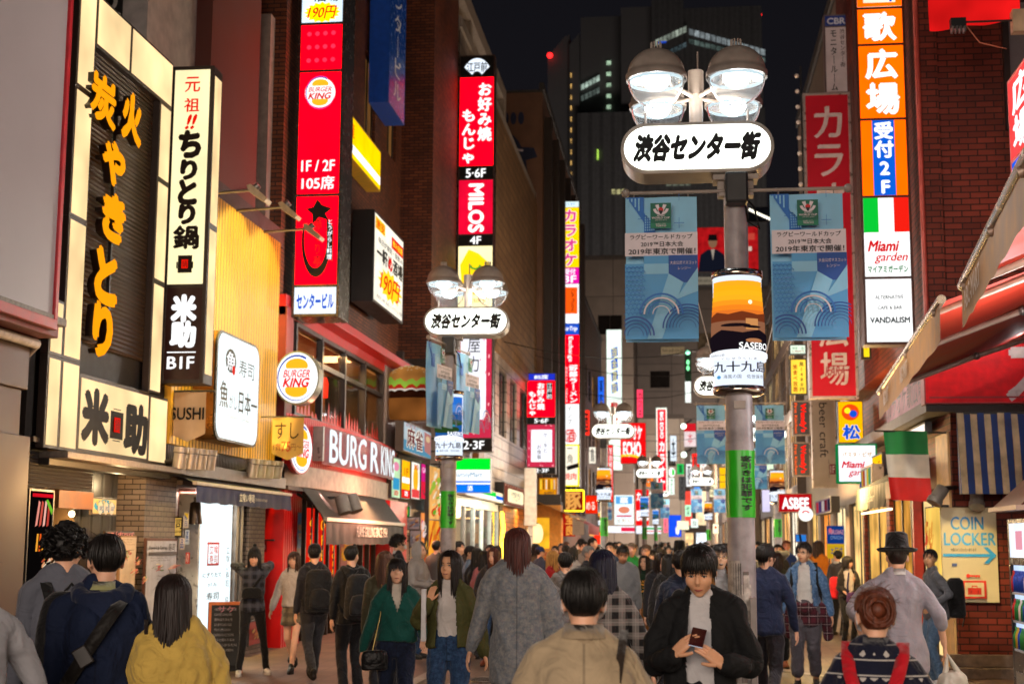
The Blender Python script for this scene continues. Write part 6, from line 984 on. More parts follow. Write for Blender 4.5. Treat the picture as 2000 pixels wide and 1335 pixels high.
for i, (px, Y, c_, k, it, lb) in enumerate((((1200, 966, 1238, 1024), 120, 'e8faff', 2.2, [('r', .06, .04, .94, .3, E('60b0f0', 1.)), ('t', '薬', .3, .07, .7, .27, WT, 'B'), ('e', .5, .5, .3, .12, E('f09070', 1.)), ('r', .1, .68, .9, .74, E('e04060', 1.)), ('t', '化粧品', .12, .8, .88, .94, KB, 'b')], 'blank white-blue lit screen under the red echo billboard'), ((1241, 955, 1268, 1026), 122, 'f01014', 1.2, [('t', 'カラ', .1, .08, .8, .3, WT, 'B'), ('t', 'BIG', .1, .6, .95, .85, WT, 'B')], 'red karaoke wall panel behind the far lamp'), ((1186, 1026, 1240, 1040), 116, 'f8f8ff', 1.8, [('r', .5, .2, 1, .8, E('e02048', 1.2))], 'white and red shop fascia just above the crowd'), ((1242, 1026, 1292, 1042), 118, 'f4f8ff', 1.6, [('r', .35, .2, 1, .45, E('10b040', 1.1)), ('r', .35, .6, 1, .75, E('f04020', 1.1))], 'white green and red striped shop fascia above the crowd'), ((1306, 1005, 1331, 1048), 112, '1850f0', 1.2, [('e', .7, .7, .15, .2, WT)], 'deep blue lit screen just above the crowd'), ((1322, 1016, 1346, 1034), 108, 'fff8d0', 2.2, [], 'bright cream sign beside the deep blue screen'), ((1349, 1012, 1364, 1030), 106, 'f0fff4', 2.4, [('t', '麺', .2, .2, .8, .8, E('808080', 1.))], 'small bright white square sign beside the bright cream sign'), ((1306, 932, 1318, 966), 104, 'f4fff4', 2., [('t', 'Miel', .3, .1, .7, .9, E('109060', 1.), 'r')], 'white vertical sign right of the red vertical karaoke sign'), ((1326, 930, 1339, 976), 110, '8d8a86', .35, [('t', 'MOCO', .25, .06, .75, .94, KB, 'rb')], 'grey vertical sign with sideways black letters'), ((1367, 803, 1381, 922), 92, 'fff8f0', 2.2, [('t', '営業SUITS', .25, .12, .75, .9, E('d82828', 1.), 'vb')], 'tall white vertical sign left of the two far banners'), ((1336, 826, 1360, 872), 108, 'f0d8d8', 1.1, [('r', 0, 0, 1, .35, E('d81c28', 1.)), ('t', '本', .3, .4, .7, .9, E('d82038', 1.))], 'pink and red sign high on the far right shops'), ((1338, 740, 1350, 786), 112, 'f8fff8', 2., [], 'plain white light box under the green traffic light'), ((1405, 912, 1426, 955), 83, 'ffc010', 1.2, [('r', 0, .32, 1, .35, KB), ('r', 0, .65, 1, .68, KB)], 'yellow three panel sign left of the green wrapped pole'), ((1392, 1022, 1404, 1042), 96, 'fff4c8', 1.6, [('c', .5, .35, .25, E('e05040', 1.))], 'small cream sign with red dot above the crowd'), ((1488, 955, 1505, 1000), 53, 'd8d0f0', 1.2, [], 'pale lilac lit panel right of the green wrapped pole'), ((1491, 905, 1512, 918), 52, 'e8ffd8', 1.6, [], 'small pale green lit box below the second row banner'))):
    S('far_sign', lb, 'sign', px, ('F', Y), [(0, 1, E(c_, k, .1), it)], th=.3, border=.02)
lamp('AREA', (3, 150, 11), 900, (1, .8, .66), 10, (math.radians(125), 0, 0), 3, name='block_fill')  # unseen lamp added to brighten the dark block behind
roundel('round_sign', 'round green and white sign at the far right shops', (1306, 912, 1319, 931), ('F', 105), .2, [('p', [(.5, .1), (.9, .2), (.9, .8), (.5, .9)], E('10d030', 1.3))])
S('far_sign', 'cream web address tube sign below the left banner', 'sign', (1290, 676, 1338, 692), ('F', 110), [(0, 1, D('d8c8a0', .5), [('t', 'hit-ad.co.jp', .08, .25, .95, .8, D('8a7a60'), 'b')])], th=.4)
S('far_sign', 'pale web address strip under the red poster', 'sign', (1360, 540, 1402, 556), ('F', 140), [(0, 1, D('b8bcb4', .5), [('t', 'hit-ad.co.jp', .08, .25, .95, .8, D('70746c'), 'b')])], th=.4)
t = thing('traffic_light', 'green vertical traffic light hanging over the far crossing', 'traffic light', onY(1344, 745, 112), 0); h = onY(1344, 682, 112).z-onY(1344, 745, 112).z
part(t, 'casing', lambda b: b.box(-.25, .25, 0, .3, 0, h, D('0c5a30', .4)), .03); part(t, 'lens', lambda b: [b.ell(0, h*f, .17, .17, -.01, E('a0ffd0', 3)) for f in (.9,)]+[b.ell(0, h*f, .12, .2, -.01, E('80f0a0', 2)) for f in (.6, .42)]); part(t, 'arm', lambda b: b.tube([(0, .2, h*.95), (1.6, .2, h*.95)], .05, STL()))
S('billboard', 'red poster billboard with a dark suited figure shape far above the street', 'billboard', (1358, 443, 1482, 530), ('F', 145), [(0, 1, E('c0181c', .75, .3), [('p', [(.04, 1), (.08, .62), (.2, .5), (.34, .5), (.46, .62), (.5, 1)], E('1c2030', .5)), ('e', .28, .33, .07, .14, E('b08060', .5)), ('p', [(.2, .3), (.22, .16), (.34, .16), (.36, .3)], E('20181a', .4)), ('p', [(.25, .5), (.31, .5), (.28, .75)], E('c8b8a8', .6)), ('r', .72, .15, .95, .3, E('e05040', .7)), ('r', .76, .45, .9, .55, E('e8d0c0', .8))])], th=.6)
bldg('billboard_block', 'dark grey block with ledges carrying the red poster billboard', 'F', 165, -11, 12, 31, 12, BR('57504b', '514a46', '3a3532', 5, 3.2, .05, .6, 0, .2), [(7.5, 9.8, 19.6, 21.6, 1, 1), (12, 18, 11, 13, 4, 1), (13, 19, 24, 26, 4, 1, E('a08060', .12, .5))])
t = S('lit_strip', 'slanting row of white lights on the dark block above the red poster', 'lights', (1462, 404, 1506, 432), ('F', 150), [(0, 1, D('3c4254', .5), [('p', [(.02+.11*i, .05+.085*i), (.10+.11*i, .12+.085*i), (.10+.11*i, .3+.085*i), (.02+.11*i, .24+.085*i)], E('fff8e0', 3)) for i in range(9)])], th=.5)
t = thing('spot_lamp', 'pair of small spot lamps on the far right wall', 'lamp', onY(1335, 832, 106), 0); part(t, 'head', lambda b: (b.ball((0, 0, 0), .22, E('e8fff0', 3), 10), b.ball((0, 0, -2.1), .22, E('e8fff0', 3), 10))); part(t, 'bracket', lambda b: (b.tube([(0, .1, .1), (.6, .2, .5)], .06, KB, 6), b.tube([(0, .1, -2), (.6, .2, -1.6)], .06, KB, 6)))
for Y, X in ((75, -1.5), (100, -1), (125, -.5)): lamp('POINT', (X+1, Y, 6), 500, (1, .85, .75), .5)
lamp('POINT', (2.6, 48, 2.6), 170, (1, .7, .32), .4); lamp('POINT', (2.2, 33, 2.7), 170, (1, .64, .27), .3); lamp('POINT', (2.6, 24, 2.6), 130, (1, .62, .22), .3); lamp('POINT', (-5.6, YZ+1.6, 2.3), 42, (1, .55, .2), .25); lamp('POINT', (-5.4, 27, 2.3), 60, (1, .35, .2), .3); lamp('POINT', (-4.6, 46, 2.8), 120, (1, .8, .5), .3)

# ---------- small lit signs crowding both sides far down the street
FS = [(1138, 800, 1152, 850, 84, 'ff3020', '酒', 'red'), (1150, 872, 1164, 905, 92, 'fff4e0', '鳥', 'cream'), (1168, 735, 1180, 800, 100, '2060e0', '薬局', 'blue'), (1170, 930, 1184, 955, 98, 'ffd020', '麺', 'yellow'), (1222, 915, 1240, 942, 128, 'f8fff8', '茶', 'white'), (1244, 760, 1256, 815, 130, 'ff4060', 'カフェ', 'rose'), (1262, 925, 1276, 950, 124, 'ff8020', '丼', 'orange'), (1309, 850, 1322, 900, 118, 'e8f4ff', '本', 'pale blue'), (1322, 905, 1336, 926, 116, '20b050', '薬', 'green'), (1340, 905, 1352, 950, 110, 'ffffff', '服', 'bright white'), (1352, 885, 1366, 925, 104, 'ff2018', '靴', 'deep red'), (1355, 950, 1368, 975, 100, '40a0ff', '眼鏡', 'sky blue'), (1384, 945, 1398, 970, 96, 'fff0c0', '珈琲', 'ivory'), (1400, 965, 1412, 1000, 92, 'f0f0ff', 'くつ', 'lilac'), (1296, 1000, 1305, 1040, 125, 'ff6080', '花', 'pink'), (1338, 985, 1350, 1008, 112, 'c0ffd0', '緑茶', 'mint'), (1412, 790, 1426, 850, 78, 'ffb020', '食堂', 'amber'), (1394, 845, 1406, 895, 86, 'ff5040', '寿司', 'coral')]
for x0, y0, x1, y1, Y, c_, s_, nm in FS: S('far_sign', f'small {nm} lit sign with dark characters far down the street', 'sign', (x0, y0, x1, y1), ('F', Y), [(0, 1, E(c_, 1.5, .15), [('t', s_, .2, .1, .8, .9, KB, 'vb')])], th=.3, border=.02, group='small lit signs far down the street')
lamp('AREA', (-2, 118, 4), 1500, (1, .78, .6), 8, (math.radians(112), 0, 0), 3, name='gable_fill')  # added area lamp without a fixture, lightens the gable house
r_ = random.Random(12)
for i in range(7): 
    Y = 26+i*9; X = (-6.3, 3.3)[i % 2]; z = 5.2+r_.random()*2.5
    b = MB(); w = 9.6 if i % 2 == 0 else -9.6; b.tube([(0, 0, 0)]+[(w*f, 1.5*f, -.9*math.sin(PI*f)+.5*f) for f in (.2, .4, .6, .8, 1)], .014, KB, 5); o = b.build('cable'); o.location = (X, Y+20, z+2); tag(o, ('first', 'second', 'third', 'fourth', 'fifth', 'sixth', 'seventh')[i]+' thin black cable slung across the street, counted from the camera', 'cable', 'cables slung across the street')
# ================================================================ people
SC2 = bpy.data.scenes.new('tmp'); LAY2 = SC2.view_layers[0]
def remesh(b, vox, smooth=3):
    """one closed skin round all the overlapping volumes of b"""
    me = bpy.data.meshes.new('r'); me.from_pydata(b.v, [], b.f); o = bpy.data.objects.new('r', me); SC2.collection.objects.link(o)
    m = o.modifiers.new('r', 'REMESH'); m.mode = 'VOXEL'; m.voxel_size = vox
    if smooth: q = o.modifiers.new('s', 'SMOOTH'); q.factor = .5; q.iterations = smooth
    LAY2.update(); out = bpy.data.meshes.new_from_object(o.evaluated_get(LAY2.depsgraph)); bpy.data.objects.remove(o); bpy.data.meshes.remove(me)
    n = len(out.vertices); co = np.empty(n*3, 'f'); out.vertices.foreach_get('co', co); no = np.empty(n*3, 'f'); out.vertices.foreach_get('normal', no)
    F = [tuple(p.vertices) for p in out.polygons]; bpy.data.meshes.remove(out); return co.reshape(-1, 3).astype(float), no.reshape(-1, 3).astype(float), F
def folds(co, no, amp, seed, f=(16, 16, 6)):
    r = np.random.default_rng(seed); d = np.zeros(len(co))
    for k in range(7): w = r.normal(size=3)*np.array(f)*(1+.25*k); d += np.sin(co@w+r.random()*6.28+1.5*np.sin(co@(w[[1, 2, 0]]*.4)))/(1+.3*k)
    d = np.clip(np.abs(d)**1.2*np.sign(d), -.9, 3); return co+no*(amp*(d/2.2+.25))[:, None]
class Soft(MB):
    def chain(s, P, R, n=12):
        P = [Vector(p) for p in P]; R = list(R); s.tube(P, R, None, n)
        for p, r in zip(P, R): s.ball(p, r*.995, None, 10)
    def loft(s, secs, n=20):
        V = []; F = []
        for z, cx, cy, rx, ry in secs:
            for j in range(n): a = 2*PI*j/n; c, q = math.cos(a), math.sin(a); V.append((cx+rx*abs(c)**.85*(1 if c > 0 else -1), cy+ry*abs(q)**.85*(1 if q > 0 else -1), z))
        for i in range(len(secs)-1):
            for j in range(n): F.append((i*n+j, i*n+(j+1) % n, (i+1)*n+(j+1) % n, (i+1)*n+j))
        F += [tuple(range(n-1, -1, -1)), tuple(range((len(secs)-1)*n, len(secs)*n))]; s.add(V, F, None)
def ik(a, c, l1, l2, pole):
    a, c = Vector(a), Vector(c); d = c-a; L_ = min(d.length, (l1+l2)*.999); u = d.normalized(); x = (l1*l1-l2*l2+L_*L_)/(2*L_); h = math.sqrt(max(0, l1*l1-x*x)); p = Vector(pole); p = (p-u*p.dot(u)).normalized(); return a+u*x+p*h, a+u*L_
FC = {}
def CL(c, rough=.85, bump=.25, kind='', na=.12):
    """cloth; kind: plaid / denim / knit / nordic / shine"""
    key = ('C', c, rough, kind, na)
    if key in MC: return MC[key]
    m, n, b = nodes_of('cloth_'+str(c)); b.inputs['Roughness'].default_value = rough; b.inputs['Specular IOR Level'].default_value = .25; b.inputs['Sheen Weight'].default_value = .15 if kind != 'shine' else 0
    t = n.nodes.new('ShaderNodeTexCoord'); N = n.nodes.new; L = n.links.new
    a = N('ShaderNodeTexNoise'); a.inputs['Scale'].default_value = 7; a.inputs['Detail'].default_value = 4; L(t.outputs['Object'], a.inputs[0])
    r = N('ShaderNodeMapRange'); r.inputs[1].default_value = .3; r.inputs[2].default_value = .7; r.inputs[3].default_value = 1-na; r.inputs[4].default_value = 1+na; L(a.outputs['Fac'], r.inputs[0])
    mx = N('ShaderNodeVectorMath'); mx.operation = 'SCALE'; cs = c if isinstance(c, str) else c[0]; mx.inputs[0].default_value = lin(cs); L(r.outputs[0], mx.inputs['Scale']); col = mx.outputs[0]
    def wave(ax, f, lo, hi):
        s = N('ShaderNodeSeparateXYZ'); L(t.outputs['Object'], s.inputs[0]); f_ = N('ShaderNodeMath'); f_.operation = 'MULTIPLY'; f_.inputs[1].default_value = f; L(s.outputs[ax], f_.inputs[0])
        p = N('ShaderNodeMath'); p.operation = 'PINGPONG'; p.inputs[1].default_value = .5; L(f_.outputs[0], p.inputs[0]); q = N('ShaderNodeMapRange'); q.inputs[1].default_value = lo; q.inputs[2].default_value = hi; L(p.outputs[0], q.inputs[0]); return q.outputs[0]
    def over(base, c2, fac):
        q = N('ShaderNodeMixRGB'); L(fac, q.inputs[0]); L(base, q.inputs[1]); q.inputs[2].default_value = (*lin(c2), 1); return q.outputs[0]
    if kind == 'plaid':
        f = c[2] if len(c) > 2 else 9
        for ax in ('X', 'Z'):
            k = wave(ax, f, .22, .28); g = N('ShaderNodeMath'); g.operation = 'MULTIPLY'; g.inputs[1].default_value = .42; L(k, g.inputs[0]); col = over(col, c[1], g.outputs[0])
            k = wave(ax, f*1., .46, .48); g = N('ShaderNodeMath'); g.operation = 'MULTIPLY'; g.inputs[1].default_value = .5; L(k, g.inputs[0]); col = over(col, c[-1] if isinstance(c[-1], str) else c[1], g.outputs[0])
    if kind == 'nordic':
        s = N('ShaderNodeSeparateXYZ'); L(t.outputs['Object'], s.inputs[0])
        zz = N('ShaderNodeMapRange'); zz.inputs[1].default_value = 1.475; zz.inputs[2].default_value = 1.46; L(s.outputs['Z'], zz.inputs[0])
        v = N('ShaderNodeTexVoronoi'); v.distance = 'MANHATTAN'; v.inputs['Randomness'].default_value = 0; v.inputs['Scale'].default_value = 21; L(t.outputs['Object'], v.inputs['Vector'])
        q = N('ShaderNodeMapRange'); q.inputs[1].default_value = .42; q.inputs[2].default_value = .38; L(v.outputs['Distance'], q.inputs[0])
        row = wave('Z', 8, .30, .34); g = N('ShaderNodeMath'); g.operation = 'MULTIPLY'; L(q.outputs[0], g.inputs[0]); L(row, g.inputs[1])
        ln = wave('Z', 16, .44, .47); g1 = N('ShaderNodeMath'); g1.operation = 'MAXIMUM'; L(g.outputs[0], g1.inputs[0]); L(ln, g1.inputs[1])
        g2 = N('ShaderNodeMath'); g2.operation = 'MULTIPLY'; L(g1.outputs[0], g2.inputs[0]); L(zz.outputs[0], g2.inputs[1]); col = over(col, c[1], g2.outputs[0])
    if kind == 'denim':
        a3 = N('ShaderNodeTexNoise'); a3.inputs['Scale'].default_value = 34; a3.inputs['Detail'].default_value = 9; a3.inputs['Roughness'].default_value = .7; L(t.outputs['Object'], a3.inputs[0]); q = N('ShaderNodeMapRange'); q.inputs[1].default_value = .42; q.inputs[2].default_value = .7; L(a3.outputs['Fac'], q.inputs[0]); col = over(col, c[1] if not isinstance(c, str) else 'a8a8a8', q.outputs[0])
    if kind in ('denim', 'shine', 'seam'):   # back seam and yoke stitching
        s = N('ShaderNodeSeparateXYZ'); L(t.outputs['Object'], s.inputs[0])
        for ax, c0, w_ in (('X', 0, .0035),):
            f1 = N('ShaderNodeMath'); f1.operation = 'SUBTRACT'; f1.inputs[1].default_value = c0; L(s.outputs[ax], f1.inputs[0]); f2 = N('ShaderNodeMath'); f2.operation = 'ABSOLUTE'; L(f1.outputs[0], f2.inputs[0]); f3 = N('ShaderNodeMapRange'); f3.inputs[1].default_value = w_*1.6; f3.inputs[2].default_value = w_; f3.inputs[4].default_value = .38; L(f2.outputs[0], f3.inputs[0]); col = over(col, '08080a', f3.outputs[0])
    L(col, b.inputs['Base Color'])
    a2 = N('ShaderNodeTexNoise'); a2.inputs['Scale'].default_value = 60 if kind != 'knit' else 160; a2.inputs['Detail'].default_value = 3; L(t.outputs['Object'], a2.inputs[0]); bp = N('ShaderNodeBump'); bp.inputs['Strength'].default_value = bump; bp.inputs['Distance'].default_value = .01; L(a2.outputs['Fac'], bp.inputs['Height'])
    a4 = N('ShaderNodeTexNoise'); a4.inputs['Scale'].default_value = 6.5; a4.inputs['Detail'].default_value = 2.5; a4.inputs['Distortion'].default_value = 1.8; b4 = N('ShaderNodeBump'); b4.inputs['Strength'].default_value = .55; b4.inputs['Distance'].default_value = .05; L(t.outputs['Object'], a4.inputs[0]); L(a4.outputs['Fac'], b4.inputs['Height']); L(bp.outputs[0], b4.inputs['Normal']); L(b4.outputs[0], b.inputs['Normal'])
    MC[key] = m; return m
def HR(c):
    key = ('H', c)
    if key in MC: return MC[key]
    m, n, b = nodes_of('hair_'+c); b.inputs['Roughness'].default_value = .5; b.inputs['Specular IOR Level'].default_value = .35; t = n.nodes.new('ShaderNodeTexCoord'); mp = n.nodes.new('ShaderNodeMapping'); mp.inputs['Scale'].default_value = (90, 90, 5); a = n.nodes.new('ShaderNodeTexNoise'); a.inputs['Scale'].default_value = 1; a.inputs['Detail'].default_value = 3
    n.links.new(t.outputs['Object'], mp.inputs[0]); n.links.new(mp.outputs[0], a.inputs[0]); r = n.nodes.new('ShaderNodeMapRange'); r.inputs[1].default_value = .3; r.inputs[2].default_value = .7; r.inputs[3].default_value = .5; r.inputs[4].default_value = 1.5; n.links.new(a.outputs['Fac'], r.inputs[0]); mx = n.nodes.new('ShaderNodeVectorMath'); mx.operation = 'SCALE'; mx.inputs[0].default_value = lin(c); n.links.new(r.outputs[0], mx.inputs['Scale']); n.links.new(mx.outputs[0], b.inputs['Base Color'])
    bp = n.nodes.new('ShaderNodeBump'); bp.inputs['Strength'].default_value = .5; bp.inputs['Distance'].default_value = .004; n.links.new(a.outputs['Fac'], bp.inputs['Height']); n.links.new(bp.outputs[0], b.inputs['Normal']); MC[key] = m; return m
def SK(c='dcaa8c'):
    key = ('S', c)
    if key in MC: return MC[key]
    m, n, b = nodes_of('skin_'+c); b.inputs['Roughness'].default_value = .5; b.inputs['Base Color'].default_value = (*lin(c), 1); b.inputs['Subsurface Weight'].default_value = .08; b.inputs['Subsurface Radius'].default_value = (.01, .004, .002); b.inputs['Specular IOR Level'].default_value = .35
    t = n.nodes.new('ShaderNodeTexCoord'); a = n.nodes.new('ShaderNodeTexNoise'); a.inputs['Scale'].default_value = 14; a.inputs['Detail'].default_value = 5; n.links.new(t.outputs['Object'], a.inputs[0]); r = n.nodes.new('ShaderNodeMapRange'); r.inputs[1].default_value = .3; r.inputs[2].default_value = .7; r.inputs[3].default_value = .88; r.inputs[4].default_value = 1.12; n.links.new(a.outputs['Fac'], r.inputs[0]); mx = n.nodes.new('ShaderNodeVectorMath'); mx.operation = 'SCALE'; mx.inputs[0].default_value = lin(c); n.links.new(r.outputs[0], mx.inputs['Scale']); n.links.new(mx.outputs[0], b.inputs['Base Color']); MC[key] = m; return m
def child(name, parent, V, F, m, smooth=True):
    b = MB(); b.add(V, F, m, smooth); return b.build(name, parent)
def hand_fingers(b, w, d, nrm, side, curl, m, mb=None, s=1.):
    """palm volume goes into the skin; returns finger chains. w wrist, d along the hand, nrm out of the back of the hand, side: +1 thumb on d x nrm"""
    d = Vector(d).normalized(); nrm = Vector(nrm); nrm = (nrm-d*nrm.dot(d)).normalized(); sd = d.cross(nrm).normalized()*side; w = Vector(w)
    for k in (-1.1, -.35, .4, 1.1): b.chain([w+sd*k*.012*s, w+d*.045*s+sd*k*.017*s, w+d*.088*s+sd*k*.02*s], [.017*s, .0165*s, .0135*s], 8)
    out = []
    for k, L_ in ((1.15, .066), (.4, .076), (-.38, .07), (-1.15, .055)):
        p = w+d*.085*s+sd*k*.0195*s; P = [p]; dd = d.copy(); 
        for j, f in enumerate((.42, .32, .26)): dd = (Matrix.Rotation(-side*curl*(.7+.3*j), 3, sd) @ dd).normalized() if 0 else (dd*math.cos(curl*(.75+.2*j))-nrm*math.sin(curl*(.75+.2*j))).normalized() if j == 0 else (dd*math.cos(curl*.8)-(nrm-dd*nrm.dot(dd)).normalized()*math.sin(curl*.8)).normalized(); p = p+dd*L_*f*s; P.append(p)
        out.append((P, [.0092*s, .0088*s, .0078*s, .006*s]))
    p = w+d*.03*s+sd*.026*s; td = (d*.75+sd*.6-nrm*.35*curl).normalized(); P = [p, p+td*.035*s, p+td*.035*s+(td+d*.5-nrm*.3*curl).normalized()*.03*s]; out.append((P, [.0125*s, .0105*s, .008*s])); return out
def strands(b, hc, R, style, m, n, seed, Lf, rr=.007, M=None, curl=0.):
    """locks laid from the crown over the scalp, then hanging"""
    r = random.Random(seed)
    for i in range(n):
        az = (i*2.39996) % (2*PI)+r.uniform(-.1, .1); L_ = Lf(az, r)
        if L_ <= 0: continue
        t = r.uniform(.02, .9)*min(1, L_*4); step = .03; P = []; lift = 1.0+r.uniform(-.0, .03 if style in ('short', 'buzz', 'part', 'tied') else .05); p = None; ll = 0; j = 0; sw = r.uniform(-1, 1)
        while ll < L_ and j < 26:
            az += sw*.028
            if t < (2.6 if style in ('short', 'bowl', 'buzz', 'tied', 'part') and math.cos(az) < .3 else 1.75):
                q = Vector((R[0]*math.sin(t)*math.sin(az)*lift, -R[1]*math.sin(t)*math.cos(az)*lift, R[2]*math.cos(t)*lift)); t += step/.1*1.0
            else:
                q = P[-1]+Vector((sw*.0022+curl*.012*math.sin(j*1.4+i), .0015+curl*.012*math.cos(j*1.7+i), -step)); 
            P.append(q); ll += step; j += 1
        if len(P) < 3: continue
        w = rr*r.uniform(.7, 1.3); b.tube([Vector(hc)+q for q in P], [w*(.7 if k == 0 else 1.15-.95*(k/(len(P)-1))**2) for k in range(len(P))], m, 5, False)
HAIRL = dict(short=lambda az, r: (.118 if math.cos(az) > .55 else .155 if abs(math.sin(az)) > .75 else .17)+r.uniform(-.045, .02), bowl=lambda az, r: (.128 if math.cos(az) > .55 else .175 if abs(math.sin(az)) > .75 else .215)+r.uniform(-.02, .02), buzz=lambda az, r: .10 if math.cos(az) > .3 else .14,
 long=lambda az, r: (.15 if math.cos(az) > .72 else .42+r.uniform(-.06, .05)), longpart=lambda az, r: (0 if math.cos(az) > .86 else .45+r.uniform(-.06, .05)), bob=lambda az, r: (.155 if math.cos(az) > .7 else .29+r.uniform(-.02, .02)), mullet=lambda az, r: (.16 if math.cos(az) > .6 else .25 if math.cos(az) > -.3 else .33+r.uniform(-.03, .03)), curly=lambda az, r: .2+r.uniform(-.03, .05), tied=lambda az, r: .13+r.uniform(-.01, .01), part=lambda az, r: (.115 if math.cos(az) > .5 else .16)+r.uniform(-.02, .02))
PEOPLE = []
def person(label, px, d, rz=0, H=1.70, fem=False, top=('444444', '', .80), sleeve=1., puff=1., bottom=('1c1c22', 'trousers'), shoes='161414', hair=('short', '120e0c'), skin='dcaa8c', lw=None, rw=None, lpole=None, rpole=None, legs='stand', lean=.03, head=(0, 0), hat=None, open_=None, collar=None, hood=None, face=True, smile=0, mask=False, glasses=False, wide=1., curl=(.35, .35), fd=None, topy=None, hnrm=None, voxk=1., amp=1., seed=None, cuff=None, group=None, group_label=None, hold=None, belt=None, cat='person'):
    seed = seed or (len(PEOPLE)+3); k = H/1.70; p0 = atD(px, 1060, d); root = thing('person', label, cat, (p0.x, p0.y, 0), math.radians(rz)-math.atan2(p0.x, p0.y)*(1 if fd is None else 0), group); root.scale = (k, k, k)
    vox = max(.0085, .00085*d)*voxk; near = d < 15; sh = .140 if fem else .157; puff = 1+(puff-1)*(.75 if fem else .6); hw = .088 if fem else .084
    ly = lambda z: -lean*max(0, z-.93)/.5*.5*2
    # legs
    A = {'stand': ((-.095, .0, .08, 0), (.095, .02, .08, 0)), 'walkL': ((-.08, -.26, .085, -.12), (.08, .27, .15, .55)), 'walkR': ((-.08, .27, .15, .55), (.08, -.26, .085, -.12)), 'step': ((-.10, -.12, .08, 0), (.10, .12, .09, .15)), 'apart': ((-.17, -.02, .08, 0), (.16, .03, .08, 0)), 'lunge': ((-.17, -.10, .08, 0), (.22, .08, .08, .05))}[legs]
    hips = [(-hw, 0, .90), (hw, 0, .90)]; J = []
    for (ax, ay, az, fp), h in zip(A, hips): kn, an = ik(h, (ax, ay, az), .43, .42, (0, -1, 0)); J.append((Vector(h), kn, an, fp))
    # arms
    S = [Vector((-sh, ly(1.39), 1.39)), Vector((sh, ly(1.39), 1.39))]; Wd = [Vector(lw or (-sh-.075, -.03, .86)), Vector(rw or (sh+.075, -.03, .86))]; E_ = []
    for i, (s_, w_) in enumerate(zip(S, Wd)): po = (lpole, rpole)[i] or ((-.5, 0.9, -.2) if i == 0 else (.5, .9, -.2)); e_, w2 = ik(s_, w_, .285, .25, po); E_.append((s_, e_, w2))
    hy, hp = map(math.radians, head); nb = Vector((0, ly(1.45), 1.45)); HM = Matrix.Translation(nb+Vector((0, -.012, .006))) @ Matrix.Rotation(hy, 4, 'Z') @ Matrix.Rotation(hp, 4, 'X'); hc0 = Vector((0, .0, .125)); hl = lambda p: HM @ (hc0+Vector(p))
    # ---- body: one skin
    b = Soft(); n0 = len(b.v)
    for c, r_ in (((0, .015, .03), (.075, .094, .083)), ((0, -.022, -.03), (.060, .072, .082)), ((0, -.058, -.088), (.027, .024, .02)), ((-.03, -.055, -.02), (.035, .035, .04)), ((.03, -.055, -.02), (.035, .035, .04)), ((-.077, .012, -.008), (.011, .022, .031)), ((.077, .012, -.008), (.011, .022, .031))): b.ball(c, 1, None, 20, r_)
    b.tube([(0, -.088, .015), (0, -.100, -.008), (0, -.103, -.022)], [.009, .011, .0135], None, 8)
    for i in range(n0, len(b.v)): b.v[i] = tuple(hl(b.v[i]))
    b.chain([hl((0, .02, -.07)), nb+Vector((0, .012, .0)), nb+Vector((0, .01, -.06))], [.050 if not fem else .044, .052 if not fem else .046, .06], 14)
    b.loft([(.84, 0, 0, .13, .09), (1.0, 0, ly(1.0), .125, .085), (1.10, 0, ly(1.1), .115, .08), (1.28, 0, ly(1.28), .14, .09), (1.36, 0, ly(1.36), sh*.66, .06), (1.43, 0, ly(1.43), .055, .045)])
    FG = []
    for i, (s_, e_, w_) in enumerate(E_):
        b.chain([s_+Vector((0, 0, -.03)), e_, w_], [.030, .034, .025]); dd = (w_-e_).normalized()
        if hold and hold[i]: dd = Vector(hold[i][0]).normalized()
        nr = Vector(hnrm[i]) if hnrm and hnrm[i] else Vector((-1 if i == 0 else 1, 0, 0)); FG += hand_fingers(b, w_, dd, nr, (1 if i == 0 else -1)*(1), curl[i], None, s=.98 if not fem else .9)
    for h, kn, an, fp in J: u_ = .68 if bottom[1] == 'trousers' else 1.; b.chain([h, kn, an, an+Vector((0, -.02, -.03))], [.075*u_, .052*u_, .036*min(1, u_+.15), .03])
    co, no, F = remesh(b, min(vox, .011 if near else vox), 2)
    I = np.array(HM.inverted()); L = (np.c_[co, np.ones(len(co))]@I.T)[:, :3]-np.array(hc0)
    NN = no@np.array(HM.to_3x3())
    def bump(c, r_, a): return a*np.exp(-(((L-np.array(c))/np.array(r_))**2).sum(1))
    mk = (L[:, 2] > -.13) & (L[:, 1] < .03); dy = bump((-.031, -.085, .012), (.017, .03, .011), .009)+bump((.031, -.085, .012), (.017, .03, .011), .009)-bump((0, -.1, -.052), (.02, .02, .010), .004)-bump((0, -.1, -.066), (.017, .02, .007), .0035)+bump((0, -.1, -.0595), (.022, .02, .003), .002)-bump((0, -.095, .035), (.045, .03, .008), .003)
    L2 = L.copy(); L2[:, 1] += np.where(mk, dy, 0); co = (np.c_[L2+np.array(hc0), np.ones(len(co))]@np.array(HM).T)[:, :3]
    B = MB(); sk = SK(skin); B.add(co, F, sk, True)
    for P, R in FG: B.tube(P, R, sk, 8 if near else 5); [B.ball(P[-1], R[-1], sk, 8)] if near else 0
